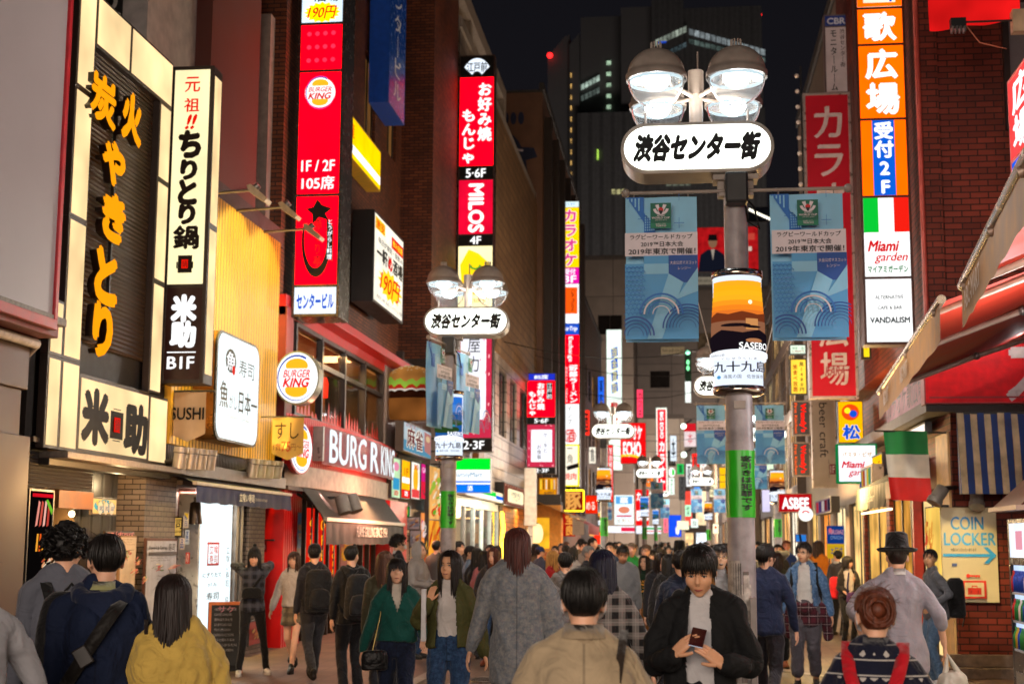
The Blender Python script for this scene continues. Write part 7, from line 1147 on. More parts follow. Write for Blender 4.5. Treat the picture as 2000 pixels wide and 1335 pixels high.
    if face:
        n0 = len(B.v); wh, ir, lip, br = D('c8bcb4', .3), D('100a08', .2), D('9a4a44', .5), D(hair[1] if hair[1] not in ('d8b070', '8a8a8a') else '5a4630', .7)
        for s_ in (-1, 1):
            x = .0315*s_; B.ball((x, -.0775, .011), 1, wh, 12, (.0135, .008, .0055)); B.ball((x, -.0815, .011), 1, ir, 10, (.0062, .005, .0058))
            B.tube([(x-.015, -.0795, .0125), (x-.007, -.0865, .0172), (x+.006, -.0865, .0172), (x+.015, -.0795, .0125)], [.0012, .0022, .0022, .0012], ir, 5); B.tube([(x-.018*1, -.083, .030+(-.003 if s_ < 0 else .001)), (x, -.0895, .034), (x+.018, -.083, .030+(.001 if s_ < 0 else -.003))], [.0022, .0036, .0022], br, 5)
            B.ball((.007*s_, -.1065, -.027), 1, D('7a4238', .6), 6, (.0028, .002, .0018))
        if smile >= 2: B.ball((0, -.089, -.06), 1, D('3a1210', .6), 14, (.020, .007, .010)); B.ball((0, -.0915, -.056), 1, D('d8d0c8', .3), 12, (.016, .006, .004))
        elif smile: B.tube([(-.022, -.082, -.053), (-.01, -.092, -.0585), (.01, -.092, -.0585), (.022, -.082, -.053)], [.002, .0045, .0045, .002], lip, 6); B.tube([(-.015, -.0885, -.0575), (0, -.0945, -.0595), (.015, -.0885, -.0575)], [.0018, .003, .0018], D('d8cec6', .3), 6)
        else: B.tube([(-.021, -.083, -.0585), (-.008, -.0935, -.0575), (0, -.094, -.059), (.008, -.0935, -.0575), (.021, -.083, -.0585)], [.0015, .0042, .005, .0042, .0015], lip, 6)
        for i in range(n0, len(B.v)): B.v[i] = tuple(hl(B.v[i]))
    body = B.build('body', root)
    # ---- trousers / skirt
    bc, bk = bottom[0], bottom[1]; bm = bc if not isinstance(bc, str) else CL(bc, na=.2); bw_ = bottom[2] if len(bottom) > 2 else 1.; bl = bottom[3] if len(bottom) > 3 else 1.
    b = Soft()
    if bk == 'trousers':
        for h, kn, an, fp in J: e = kn+(an-kn)*bl; b.chain([h+Vector((0, .01, .02)), (h+kn)/2, kn, e], [.098*min(bw_, 1.15), .083*bw_, .062*bw_, .052*bw_*(1.1 if bl < 1 else 1)])
        b.loft([(.82, 0, .01, .135, .105), (.93, 0, .0, .150, .11), (1.02, 0, ly(1.02), .13, .095), (1.07, 0, ly(1.07), .122, .088)])
    else:
        z = bottom[3] if len(bottom) > 3 else .62; b.loft([(z, 0, 0, .20*bw_, .17*bw_), (.75, 0, 0, .18*bw_, .15), (.92, 0, 0, .16, .115), (1.05, 0, ly(1.05), .125, .09)])
    co, no, F = remesh(b, vox*1.15, 2); co = folds(co, no, .006*amp, seed, (26, 26, 12)); child('trousers' if bk == 'trousers' else 'skirt', root, co, F, bm)
    # ---- shoes
    for h, kn, an, fp in J:
        b = Soft(); b.chain([(0, .045, .046), (0, -.02, .056), (0, -.10, .042), (0, -.155, .034)], [.040, .043, .041, .030]); b.chain([(0, .01, .06), (0, .012, .11)], [.043, .04]); 
        co, no, F = remesh(b, max(.012, vox), 2); co[:, 2] = np.maximum(co[:, 2], .012); M_ = Matrix.Translation((an.x, an.y, max(0, an.z-.08))) @ Matrix.Rotation(-fp, 4, 'X') @ Matrix.Rotation(math.radians(8 if h.x > 0 else -8), 4, 'Z'); sb = MB(); sb.add(co, F, D(shoes, .5), True); sb.loft = None
        V = [(x*1.08, y, z) for z in (0, .02) for x, y in [(.043*math.sin(a)*(1 if math.cos(a) < .3 else .85), -.06-.125*math.cos(a)) for a in np.linspace(0, 2*PI, 17)[:-1]]]; n = 16; sb.add(V, [tuple(range(15, -1, -1)), tuple(range(16, 32))]+[(i, (i+1) % 16, 16+(i+1) % 16, 16+i) for i in range(16)], D('c8c0b8' if shoes in ('d0ccc8', '161414s') else '1c1a1a', .6)); sb.xform(M_); sb.build('shoe', root)
    # ---- top garment
    tcol, tk, hem = top[:3]; tm = tcol if not isinstance(tcol, (str, tuple)) else CL(tcol, kind=tk); hz = hem*1.0; pf = puff
    b = Soft(); secs = []
    for z, rx, ry in ((hz, .164, .126), (.93, .158, .12), (1.08, .145 if not fem else .134, .108), (1.26, .158 if not fem else .146, .115), (1.36, sh*1.03, .098), (1.425, sh*.62, .072), (1.46, .078, .064)):
        if z < hz: continue
        w = (1+(pf-1)*(1 if z < 1.3 else .35)); secs.append((z, 0, ly(z)+.006, rx*w*wide, ry*w))
    if hz < .8: secs.insert(1, (.80, 0, .006, .172*pf*wide, .132*pf))
    b.loft(secs)
    for i, (s_, e_, w_) in enumerate(E_):
        q_ = -1 if i == 0 else 1; b.chain([nb+Vector((q_*.035, .012, .005)), nb+Vector((q_*.09, .008, -.030)), s_+Vector((-q_*.015, .004, -.012))], [.048, .044, .050])
        if sleeve <= 0: continue
        P = [s_+Vector((-q_*.012, 0, -.022)), s_+(e_-s_)*.45, e_]; R = [.059*(.75+.25*pf), .056*(.5+.5*pf), .050*pf]
        if sleeve > .55: f = (sleeve-.5)*2; P += [e_+(w_-e_)*f*.6, e_+(w_-e_)*min(1.0, f)*.97]; R += [.046*pf, (cuff or .036*(.7+.3*pf))]
        elif sleeve < .5: P = P[:2]; R = R[:2]
        b.chain(P, R)
    co, no, F = remesh(b, vox*1.1, 6); co = folds(co, no, .010*amp*min(pf, 1.4), seed+50); co = folds(co, no, .013*amp, seed+99, (8, 8, 3))
    G = MB(); G.add(co, F, tm, True)
    if open_:   # open front: drop the faces over the opening so the shirt underneath shows
        ocol, w0, w1 = open_[:3]; zt, zb = 1.47, hz-.02; C = np.array([np.mean(co[list(f)], 0) for f in F]); N_ = np.array([np.mean(no[list(f)], 0) for f in F])
        wz = w0+(w1-w0)*np.clip((zt-C[:, 2])/(zt-zb), 0, 1); kill = (np.abs(C[:, 0]) < wz) & (C[:, 1] < -.03+ly(1.2)*0) & (N_[:, 1] < .1)
        arm = np.zeros(len(F), bool)
        for s_, e_, w_ in E_:
            for q0, q1 in ((s_, e_), (e_, w_)): a = np.array(q0); u = np.array(q1)-a; tt = np.clip(((C-a)@u)/(u@u), 0, 1); arm |= np.linalg.norm(C-(a+tt[:, None]*u), axis=1) < .07*pf
        tor = np.abs(C[:, 1]-np.array([ly(z) for z in C[:, 2]])) > .05; kill &= ~(arm & (C[:, 2] < 1.36)) | False
        G = MB(); G.add(co, [f for f, q in zip(F, kill) if not q], tm, True)
        q = Soft(); z_ = open_[3] if len(open_) > 3 else max(hz-.01, .86); q.loft([(z, 0, ly(z)+.006, rx*.85, ry*.90) for z, rx, ry in ((z_, .155, .118), (max(z_+.03, 1.0), .15, .115), (1.08, .145 if not fem else .133, .110), (1.26, .160 if not fem else .146, .112), (1.36, sh*.98, .098), (1.425, sh*.66, .078), (1.475, .07, .062)) if z >= z_]); q.chain([nb+Vector((0, .01, -.05)), nb+Vector((0, .005, .03))], [.062, .052 if not fem else .047]); c2, n2, F2 = remesh(q, vox*1.1, 2); c2 = folds(c2, n2, .004, seed+9); child('shirt', root, c2, F2, CL(ocol) if isinstance(ocol, str) else ocol)
    g = G.build({'': 'top'}.get('', 'top'), root)
    if open_: so = g.modifiers.new('s', 'SOLIDIFY'); so.thickness = .008; so.offset = -1
    if collar:
        c_ = MB(); cz = nb+Vector((0, .0, .0)); n = 20; cw, ch = collar[1], collar[2]; V = []
        for j in range(n+1): a = -PI/2+.45+(2*PI-.9)*j/n; V += [cz+Vector((cw*math.cos(a), cw*1.0*math.sin(a)+.01, -.025)), cz+Vector((cw*.86*math.cos(a), cw*.9*math.sin(a)+.01, ch)), cz+Vector((cw*1.16*math.cos(a), cw*1.15*math.sin(a)+.012, ch*.25-.01))]
        c_.add(V, [f for j in range(n) for f in ((3*j, 3*j+1, 3*j+4, 3*j+3), (3*j+1, 3*j+2, 3*j+5, 3*j+4))], CL(collar[0]) if isinstance(collar[0], str) else collar[0], True); c_.build('collar', root)
    if hood:
        q = Soft(); 
        for j in range(9): a = PI*(j/8)+0; q.ball(nb+Vector((.105*math.cos(a), .03+.075*math.sin(a), -.015-.04*math.sin(a))), .048, None, 10, (1, .9, 1))
        q.ball(nb+Vector((0, .10, -.09)), 1, None, 14, (.11, .045, .085)); co, no, F = remesh(q, vox, 4); co = folds(co, no, .008, seed+5); child('hood', root, co, F, CL(hood) if isinstance(hood, str) else hood)
    # ---- hair / hats
    st, hcx = hair; hm = HR(hcx); b = MB(); hcv = hc0+Vector((0, .012, .03)); R = (.083, .102, .093)
    if st != 'none':
        n = 22; V = []; F = []; m_ = 14; fr = {'buzz': 1.0, 'tied': .95, 'longpart': .95, 'part': 1.0}.get(st, 1.12)
        for i in range(m_+1):
            for j in range(n):
                az = 2*PI*j/n; cs = math.cos(az); lim = fr if cs > .62 else (1.62 if abs(math.sin(az)) > .72 and cs > -.2 else (2.62 if st in ('short', 'buzz', 'bowl', 'part', 'tied', 'curly') else 2.15) if cs < -.2 else 1.4); t = lim*i/m_; V.append(hcv+Vector((R[0]*math.sin(t)*math.sin(az), -R[1]*math.sin(t)*cs, R[2]*math.cos(t))))
        for i in range(m_):
            for j in range(n): F.append((i*n+j, (i+1)*n+j, (i+1)*n+(j+1) % n, i*n+(j+1) % n))
        b.add(V, F, hm, True)
        ns = (420 if d < 9 else 300 if near else 150)
        if st == 'curly':
            r = random.Random(seed)
            for i in range(330):
                az, t = r.uniform(0, 2*PI), r.uniform(0, 2.0)
                if math.cos(az) > .5 and t > 1.0: continue
                q = 1.08+r.uniform(0, .28); c = hcv+Vector((R[0]*math.sin(t)*math.sin(az)*q, -R[1]*math.sin(t)*math.cos(az)*q, R[2]*math.cos(t)*q-.01)); a0 = r.uniform(0, 6); b.tube([c+Vector((.016*math.cos(a0+u), .016*math.sin(a0+u), .012*math.sin(a0*2+u*1.3))) for u in np.linspace(0, 4.5, 7)], [.005, .006, .006, .006, .005, .004, .002], hm, 4, False)
        else: strands(b, hcv, (R[0]*1.03, R[1]*1.03, R[2]*1.04), st, hm, ns, seed, HAIRL[st], .0075 if st in ('long', 'longpart', 'bob', 'mullet') else .0062)
        if st == 'tied':
            r = random.Random(seed)
            for i in range(170): a0 = r.uniform(0, 6.28); a1 = r.uniform(0, 6.28); g_ = r.uniform(.6, 1.25); b.tube([hc0+Vector((.055*g_*math.cos(a0+u), .095+.04*math.sin(a1+u*.8), .035+.058*g_*math.sin(a0+u*1.1))) for u in np.linspace(0, r.uniform(1.2, 2.6), 6)], [.002, .005, .006, .006, .005, .001], hm, 5, False)
            b.ball(hc0+Vector((0, .09, .035)), .045, hm, 12)
        if near and st != 'buzz':   # loose flyaway hairs
            r = random.Random(seed+7)
            for i in range(70):
                az, t0 = r.uniform(0, 6.28), r.uniform(.1, 1.5)
                if math.cos(az) > .6 and t0 > .8: continue
                o_ = Vector((math.sin(t0)*math.sin(az), -math.sin(t0)*math.cos(az), math.cos(t0))); q = Vector((o_.x*R[0], o_.y*R[1], o_.z*R[2]))*1.04; dv = Vector((r.uniform(-1, 1), r.uniform(-1, 1), r.uniform(-1, .6))).normalized(); b.tube([hcv+q, hcv+q+(o_*.5+dv)*.018, hcv+q+(o_*.4+dv)*.042+Vector((0, 0, -.008))], [.0016, .0013, .0005], hm, 3, False)
        b.xform(HM); b.build('hair', root)
    if hat:
        b = MB(); hk = hat[0]; m = CL(hat[1], .9)
        if hk == 'fedora': b.lathe([(.0, .120), (.03, .125), (.062, .142), (.083, .125), (.093, .0), (.096, -.005)], m, 28, (0, 0), ell=1.15); b.lathe([(.095, .0), (.12, -.008), (.15, -.002), (.157, .012), (.15, .004), (.095, -.012)], m, 28, ell=1.1); b.lathe([(.098, .0), (.097, .03), (.094, .03)], CL('0a0a0a'), 28, ell=1.15); T_ = Matrix.Translation(hc0+Vector((0, .01, .055))) @ Matrix.Rotation(.1, 4, 'X')
        elif hk == 'cap': b.lathe([(0, .10), (.05, .094), (.08, .06), (.09, .0), (.088, -.02)], m, 24, ell=1.14); b.add([(x, y, z) for x, y, z in [(-.07, -.07, -.012), (-.05, -.16, -.03), (0, -.185, -.03), (.05, -.16, -.03), (.07, -.07, -.012), (0, -.09, .0)]], [(0, 1, 2, 5), (5, 2, 3, 4)], m, True); T_ = Matrix.Translation(hc0+Vector((0, .012, .045)))
        else: b.lathe([(0, .125), (.015, .123), (.04, .105), (.075, .075), (.092, .02), (.094, -.025), (.089, -.028)], m, 26, ell=1.16); b.ball((0, 0, .13), .028, m, 10); T_ = Matrix.Translation(hc0+Vector((0, .016, .05)))
        b.xform(HM @ T_); b.build('hat', root)
    if hood == 'up' or (hat and hat[0] == 'hoodup'): pass
    if mask:
        b = MB(); n = 9; V = []; 
        for i in range(n):
            a = -1.25+2.5*i/(n-1); ws = math.cos(a*1.05)
            for z in (.0, -.035, -.075): V.append((.077*math.sin(a), -.018-.085*math.cos(a)-(.008 if z == -.035 else 0), -.028+(z+.035)*(.35+.65*ws)-.005))
        b.add(V, [(i*3+j, i*3+j+1, i*3+j+4, i*3+j+3) for i in range(n-1) for j in range(2)], CL('c8ccd0'), True)
        for s_ in (-1, 1): b.tube([(s_*.074, -.03, -.02), (s_*.083, .0, .0), (s_*.085, .025, .005), (s_*.080, .03, -.03), (s_*.072, -.03, -.045)], .0022, CL('c8ccd0'), 5)
        b.xform(HM @ Matrix.Translation(hc0)); b.build('face_mask', root)
    if glasses:
        b = MB(); m = D('14100e', .3)
        for s_ in (-1, 1): b.tube([(s_*.034+.022*math.cos(a), -.098, .008+.016*math.sin(a)) for a in np.linspace(0, 2*PI, 15)], .0016, m, 5, False); b.tube([(s_*.056, -.097, .012), (s_*.076, -.06, .014), (s_*.08, .01, .01)], .0016, m, 5)
        b.tube([(-.012, -.099, .01), (.012, -.099, .01)], .0016, m, 5); b.xform(HM @ Matrix.Translation(hc0)); b.build('glasses', root)
    PEOPLE.append(root); root['h_'] = 0; del root['h_']
    return dict(root=root, E=E_, S=S, HM=HM, hc=hc0, nb=nb, secs=secs, hl=hl, k=k, ly=ly)
def carried(p, name, label, cat, group=None):
    r = p['root']; t = thing(name, label, cat, r.location, r.rotation_euler.z, group); t.scale = r.scale; return t
def front(p, x, z, off=.012, back=False):
    S_ = p['secs']
    for a, b in zip(S_, S_[1:]):
        if a[0] <= z <= b[0]: f = (z-a[0])/(b[0]-a[0]); rx, ry, cy_ = [a[i]+(b[i]-a[i])*f for i in (3, 4, 2)]; break
    else: rx, ry, cy_ = S_[-1][3], S_[-1][4], S_[-1][2]
    q = math.sqrt(max(.02, 1-min(1, abs(x)/rx)**2.2)); return Vector((x, cy_+(ry*q+off)*(1 if back else -1), z))
def ribbon(b, P, w, m, side=Vector((1, 0, 0)), t=.004):
    P = [Vector(q) for q in P]; V = []
    for i, q in enumerate(P):
        d = (P[min(i+1, len(P)-1)]-P[max(i-1, 0)]).normalized(); s_ = (side-d*side.dot(d)).normalized()*w/2; n_ = d.cross(s_).normalized()*t; V += [q-s_+n_, q+s_+n_, q+s_-n_, q-s_-n_]
    b.add(V, [f for i in range(len(P)-1) for f in [(4*i+j, 4*i+(j+1) % 4, 4*i+4+(j+1) % 4, 4*i+4+j) for j in range(4)]]+[(3, 2, 1, 0), tuple(range(4*len(P)-4, 4*len(P)))], m, True)
def softbox(name, t, c, dim, m, vox=.012, amp=.006, seed=1, taper=.85):
    b = Soft(); w, dpt, h = dim; b.loft([(c[2]-h/2, c[0], c[1], w*.42, dpt*.40), (c[2]-h*.42, c[0], c[1], w*.5, dpt*.5), (c[2]+h*.15, c[0], c[1], w*.5*(1+taper)/2, dpt*.5), (c[2]+h*.42, c[0], c[1], w*.46*taper, dpt*.42), (c[2]+h/2, c[0], c[1], w*.30*taper, dpt*.25)], 24)
    co, no, F = remesh(b, vox, 3); co = folds(co, no, amp, seed); return child(name, t, co, F, m)
def backpack(p, label, dim=(.30, .16, .46), col='121214', z=1.17, pocket=True, boxy=False, dx=0, group='backpacks worn by passers-by'):
    t = carried(p, 'backpack', label, 'backpack', group); m = CL(col, .7); y = front(p, 0, z, 0, True).y+dim[1]/2-.01
    softbox('pack', t, (dx, y, z), dim, m, taper=.98 if boxy else .82)
    if pocket: softbox('pocket', t, (dx, y+dim[1]*.42, z-dim[2]*.18), (dim[0]*.8, dim[1]*.5, dim[2]*.45), m, seed=3)
    for s_ in (-1, 1):
        b = MB(); ribbon(b, [(dx+s_*.09, y-dim[1]*.35, z+dim[2]*.40), (s_*.105, front(p, s_*.105, 1.40, .012, True).y*.8, 1.435), (s_*.115, p['ly'](1.4), 1.455), (s_*.12, front(p, s_*.12, 1.36, .01).y, 1.37), (s_*.13, front(p, s_*.13, 1.25, .012).y, 1.25), (s_*.165, -.02, 1.08), (dx+s_*dim[0]*.45, y-dim[1]*.4, z-dim[2]*.36)], .055, m); b.build('strap', t)
    b = MB(); b.tube([(dx-.04, y-.02, z+dim[2]*.47), (dx, y-.03, z+dim[2]*.47+.05), (dx+.04, y-.02, z+dim[2]*.47)], .01, m, 6); b.build('handle', t); return t
def Hh(px, y, d): return atD(px, y, d).z
def bag_tote(p, hand, label, col, dim=(.26, .12, .30), drop=.16, strap=None, name='tote_bag', cat='bag', m=None):
    t = carried(p, name, label, cat); w = p['E'][hand][2]; c = Vector((w.x, w.y-.02, w.z-.08-drop-dim[2]/2)); m = m or CL(col, .6); softbox('bag_body', t, c, dim, m, amp=.004)
    b = MB()
    for dy in (-.03, .03): b.tube([(c.x-dim[0]*.28, c.y+dy, c.z+dim[2]*.42), (c.x-.03, w.y-.01+dy*.3, w.z-.07), (c.x+.03, w.y-.01+dy*.3, w.z-.07), (c.x+dim[0]*.28, c.y+dy, c.z+dim[2]*.42)], .007, m, 6)
    b.build('handle', t); return t
def chest_text(p, parts, name='print'):
    b = MB(); mp = lambda x, z, y: tuple(front(p, x, z, .018-y)); 
    for f in parts: f(b, mp)
    return b.build(name, p['root'])
JN = CL(('1e3556', '3a5a80'), kind='denim'); NVJ = CL(('10182c', '1c2844'), kind='denim'); BLKT = CL('101014'); GRYT = CL('2c2c30')
# ---------- nearest row
P = person('person in a grey long sleeve top cut off at the left edge', -52, 6.0, 185, 1.66, top=('8f8f94', 'knit', .82), puff=1.0, bottom=('22242a', 'trousers'), hair=('short', '14100e'), rw=(.26, .02, .92), lw=(-.36, -.16, .93), sleeve=.93, amp=1.6)
P = person('person with bushy black hair, grey shirt and black backpack by the brown column', 132, 7.6, 190, Hh(132, 1030, 7.6), top=('5c5f6a', '', .80), puff=1.0, bottom=('2a2420', 'trousers', 1.1), hair=('curly', '0e0b0a'), head=(-25, 0), face=True); backpack(P, 'black backpack on the bushy-haired person in grey', (.36, .2, .52), '0c0c0e', 1.13)
P = person('man in a navy hooded raincoat with a black sling strap, seen from behind', 205, 6.9, 172, Hh(200, 1046, 6.9), top=('15203a', 'shine', .60), puff=1.10, bottom=('14161c', 'trousers'), hair=('short', '100c0a'), head=(20, 0), hood='16213c', amp=1.3, collar=('a0a070', .072, .04))
t = carried(P, 'sling_bag', 'black sling strap with buckle across the navy raincoat', 'bag'); b = MB(); ribbon(b, [front(P, -.10+.23*q, 1.40-.38*q, .062, True) for q in np.linspace(0, 1, 8)], .06, CL('14110f', .6)); b.build('strap', t); b = MB(); b.box(-.035, .035, -.012, .012, -.045, .045, D('2a2624', .35)); o = b.build('buckle', t, bevel=.006); o.location = front(P, .05, 1.155, .078, True); o.rotation_euler = (0, .55, 0)
P = person('woman in a mustard sweater with long straight dark hair, seen from behind', 342, 6.9, 176, Hh(342, 1126, 6.9), True, top=('c2a350', 'knit', .70), puff=1.45, bottom=('201c1a', 'trousers'), hair=('long', '1c1210'), head=(0, 0), face=False, lw=(-.34, -.1, .85), rw=(.34, -.1, .85), wide=1.1, amp=1.4)
t = carried(P, 'shoulder_bag', 'thin dark strap on the mustard sweater shoulder', 'bag'); b = MB(); ribbon(b, [front(P, .13, 1.40, .015, True), (.135, 0, 1.475), front(P, .13, 1.38, .02)], .02, CL('201410')); b.build('strap', t); softbox('bag_body', t, (.2, -.22, 1.0), (.26, .1, .2), CL('201410'))
P = person('man in a tan coat with short black hair and mask loops, seen from behind', 1140, 5.1, 180, Hh(1140, 1114, 5.1), top=('a69478', 'seam', .60), puff=1.22, bottom=('18181c', 'trousers'), hair=('short', '12100f'), collar=('9c8a70', .082, .055), mask=True, lw=(-.33, -.05, .85), rw=(.33, -.05, .85), wide=1.08, amp=.9)
t = carried(P, 'shoulder_bag', 'dark strap over the tan coat shoulder', 'bag'); b = MB(); ribbon(b, [front(P, -.12, 1.30, .03, True), (-.15, 0, 1.48), front(P, -.14, 1.35, .03)], .03, CL('2a2018')); b.build('strap', t); softbox('bag_body', t, (-.3, -.1, .95), (.12, .3, .26), CL('2a2018'))
P = person('woman with a red-brown bun, navy patterned sweater and mask, seen from behind', 1703, 5.6, 176, Hh(1703, 1150, 5.6), True, top=(('10142a', 'b8b4b0'), 'nordic', .74), puff=1.32, bottom=('1c1c24', 'trousers'), hair=('tied', '5c2c18'), mask=True, collar=(CL('10142a', kind='knit'), .066, .05), lw=(-.33, 0, .86), rw=(.33, 0, .86), wide=1.12, amp=.8, head=(12, 0))
t = carried(P, 'red_backpack', 'red crossing backpack straps on the navy patterned sweater', 'backpack')
for s_ in (-1, 1): b = MB(); ribbon(b, [(s_*.115, -.02, 1.475), front(P, s_*.115, 1.42, .03, True), front(P, s_*.10, 1.35, .03, True), front(P, s_*.065, 1.25, .03, True), front(P, s_*.02, 1.10, .035, True), front(P, -s_*.02, .98, .035, True)], .055, CL('c01424', .6)); b.build('strap', t)
# ---------- the man with the phone
P = person('man in a black jacket and white shirt looking down at his phone by the lamp', 1369, 7.2, -6, 1.695, top=('17181a', 'shine', .80), puff=1.2, bottom=('15161c', 'trousers'), hair=('bowl', '100c0b'), head=(0, 24), open_=('c4c2c4', .05, .085, .74), hood='17181a', collar=('d0ced0', .064, .03), lw=(-.115, -.255, 1.175), rw=(.125, -.245, 1.135), lpole=(-.45, .6, -.7), rpole=(.45, .6, -.7), hold=(((.72, -.12, .68),), ((-.78, -.12, .60),)), hnrm=((-.45, -.85, .3), (.45, -.85, .3)), curl=(.28, .25), amp=1.5, skin='d8a27e')
t = carried(P, 'phone', 'dark red phone held in both hands of the man in black', 'phone'); b = MB(); b.box(-.035, .035, -.0045, .0045, -.07, .07, D('3c1014', .25)); o = b.build('body', t, bevel=.004); b2 = MB(); b2.quad((-.034, .0056, -.07), (.034, .0056, -.07), (.034, .0056, .07), (-.034, .0056, .07), E('c8d0e0', .9)); b2.build('screen', o); o.location = (.005, -.252, 1.262); o.rotation_euler = (math.radians(-58), .2, .05)
# ---------- second row
P = person('tall person in a long stone-washed denim coat with reddish layered hair', 1010, 10.6, 180, Hh(1010, 1034, 10.6), top=(('6a7078', '94918c'), 'denim', .66), puff=1.12, bottom=('0c0c0e', 'trousers', .85), hair=('mullet', '4a221c'), legs='walkL', lw=(-.30, .05, .84), rw=(.33, -.02, .84), collar=(CL(('626870', '8c8984'), kind='denim'), .075, .05), amp=1.3, shoes='0c0c0e')
P = person('woman with dark blue hair in a black and white plaid coat, seen from behind', 1176, 9.6, 178, Hh(1176, 1076, 9.6), True, top=(('1c1a1c', '9a9490', 11), 'plaid', .62), puff=1.3, bottom=('15151a', 'trousers'), hair=('long', '12142c'), rw=(-.02, .08, .86) if 0 else None, lw=(-.34, .0, .86), amp=1.1)
t = carried(P, 'belt', 'black belt tied round the plaid coat', 'belt'); b = MB(); b.lathe([(.172, 1.05), (.176, 1.06), (.176, 1.085), (.172, 1.095)], CL('141214'), 30, (0, .006), ell=.82); b.build('band', t)
for lb, c_, dx, rz_ in (('grey paper shopping bag held by the woman in the plaid coat', '5c5a60', -.42, .2), ('white paper shopping bag behind the grey one', 'c0bab4', -.47, .35)):
    t = carried(P, 'shopping_bag', lb, 'bag'); b = MB(); y_ = .02 if c_ == '5c5a60' else .12; b.box(dx-.15, dx+.15, y_-.05, y_+.05, .42, .78, D(c_, .5, ns=3, na=.1)); b.build('bag_body', t, bevel=.01); b = MB(); b.tube([(dx-.07, y_, .78), (dx-.02, y_-.02, .86), (dx+.02, y_-.02, .86), (dx+.07, y_, .78)], .005, KB, 5); b.build('handle', t)
P = person('woman in a green cardigan and navy jeans with black hair and a fringe', 776, 12.2, 4, Hh(776, 1091, 12.2), True, top=('0d4a42', 'knit', .96), puff=1.28, bottom=(NVJ, 'trousers', 1.02), hair=('long', '120d0c'), open_=('c8beb0', .085, -.10, 1.0), legs='walkR', lw=(-.31, -.03, .85), rw=(.24, -.17, 1.0), hnrm=(None, (0, -1, 0)), head=(-6, -4), smile=0, cuff=.045)
t = carried(P, 'handbag', 'small black chain handbag of the woman in the green cardigan', 'bag'); softbox('bag_body', t, (-.20, -.16, .80), (.24, .10, .18), CL('101012', .4), amp=.002, taper=1); b = MB(); b.tube([(-.14, -.02, 1.47), front(P, -.13, 1.38, .02), front(P, -.15, 1.2, .025), (-.2, -.17, .98), (-.22, -.17, .88)], .006, D('b09a60', .3, .9), 6); b.build('strap', t)
P = person('woman in an olive bomber jacket and white top with long dark hair', 880, 11.5, -12, Hh(884, 1077, 11.5), True, top=('4a4a28', 'shine', .93), puff=1.30, bottom=(JN, 'trousers', .98), hair=('longpart', '1a110e'), open_=('cfc8c4', .075, .095, .92), legs='step', lw=(-.13, -.20, 1.30), lpole=(-.4, -.4, -1), rw=(.30, -.02, .87), hold=(((.25, -.1, .9),), None), hnrm=((-.2, -1, 0), None), head=(-8, 2), curl=(.5, .35), smile=1, skin='dca47e', cuff=.045)
t = carried(P, 'white_tablet', 'slim white case held upright by the woman in olive', 'case'); b = MB(); b.box(-.19, -.15, -.24, -.2, .98, 1.40, D('c8c6c8', .4)); b.build('body', t, bevel=.006)
P = person('woman with light brown hair half hidden behind the green cardigan', 752, 14.5, 175, 1.60, True, top=('3e3a28', '', .8), hair=('long', '4a2c1c'), face=False)
P = person('man in a mustard-brown coat with glasses and an open mouth', 1404, 13.6, 8, Hh(1404, 1064, 13.6), top=('80531c', '', .62), puff=1.25, bottom=('22222a', 'trousers'), hair=('part', '120d0c'), open_=('9a9a9c', .06, .09, .9), collar=('9a9a9c', .06, .05), glasses=True, smile=2, skin='e0b494')
P = person('man in a navy sweater and dark trousers half hidden by the lamp pole', 1494, 14.2, 170, Hh(1494, 1064, 14.2), top=('121c38', 'knit', .84), puff=1.12, bottom=('26242a', 'trousers'), hair=('bowl', '100c0b'), legs='walkR', lw=(-.28, -.05, .88), head=(-30, 0))
P = person('man in a light grey cardigan and black brimmed hat, seen from behind', 1752, 11.3, 182, Hh(1752, 1058, 11.3), top=('98949e', 'knit', .72), puff=1.25, bottom=('17171c', 'trousers'), hair=('buzz', '241814'), hat=('fedora', '121214'), legs='stand', lw=(-.33, -.10, .93), rw=(.30, -.16, 1.02), rpole=(.7, .4, -.6), sleeve=.72, collar=('c8c4c0', .068, .05), face=True)
t = carried(P, 'plastic_bag', 'white plastic bag with green lettering held by the man in the brimmed hat', 'bag'); w_ = P['E'][0][2]; softbox('bag_body', t, (w_.x-.05, w_.y-.02, w_.z-.40), (.30, .16, .36), D('b8b4a8', .3, ns=9, na=.2), amp=.014, taper=.7); b = MB()
for q in (-.07, .05): b.tube([(w_.x-.05+q, w_.y-.02, w_.z-.26), (w_.x-.02, w_.y-.02, w_.z-.08)], [.03, .008], D('b8b4a8', .3, ns=9, na=.2), 7)
b.build('handle', t); b = MB(); mpq = lambda x, z, y: (w_.x-.05-x, w_.y+.068+y*0, w_.z-.40+z); b.text('McD\non\nlds', -.09, -.13, .09, .1, 0, D('6aa040', .4), 'b', mpq); b.build('print', t)
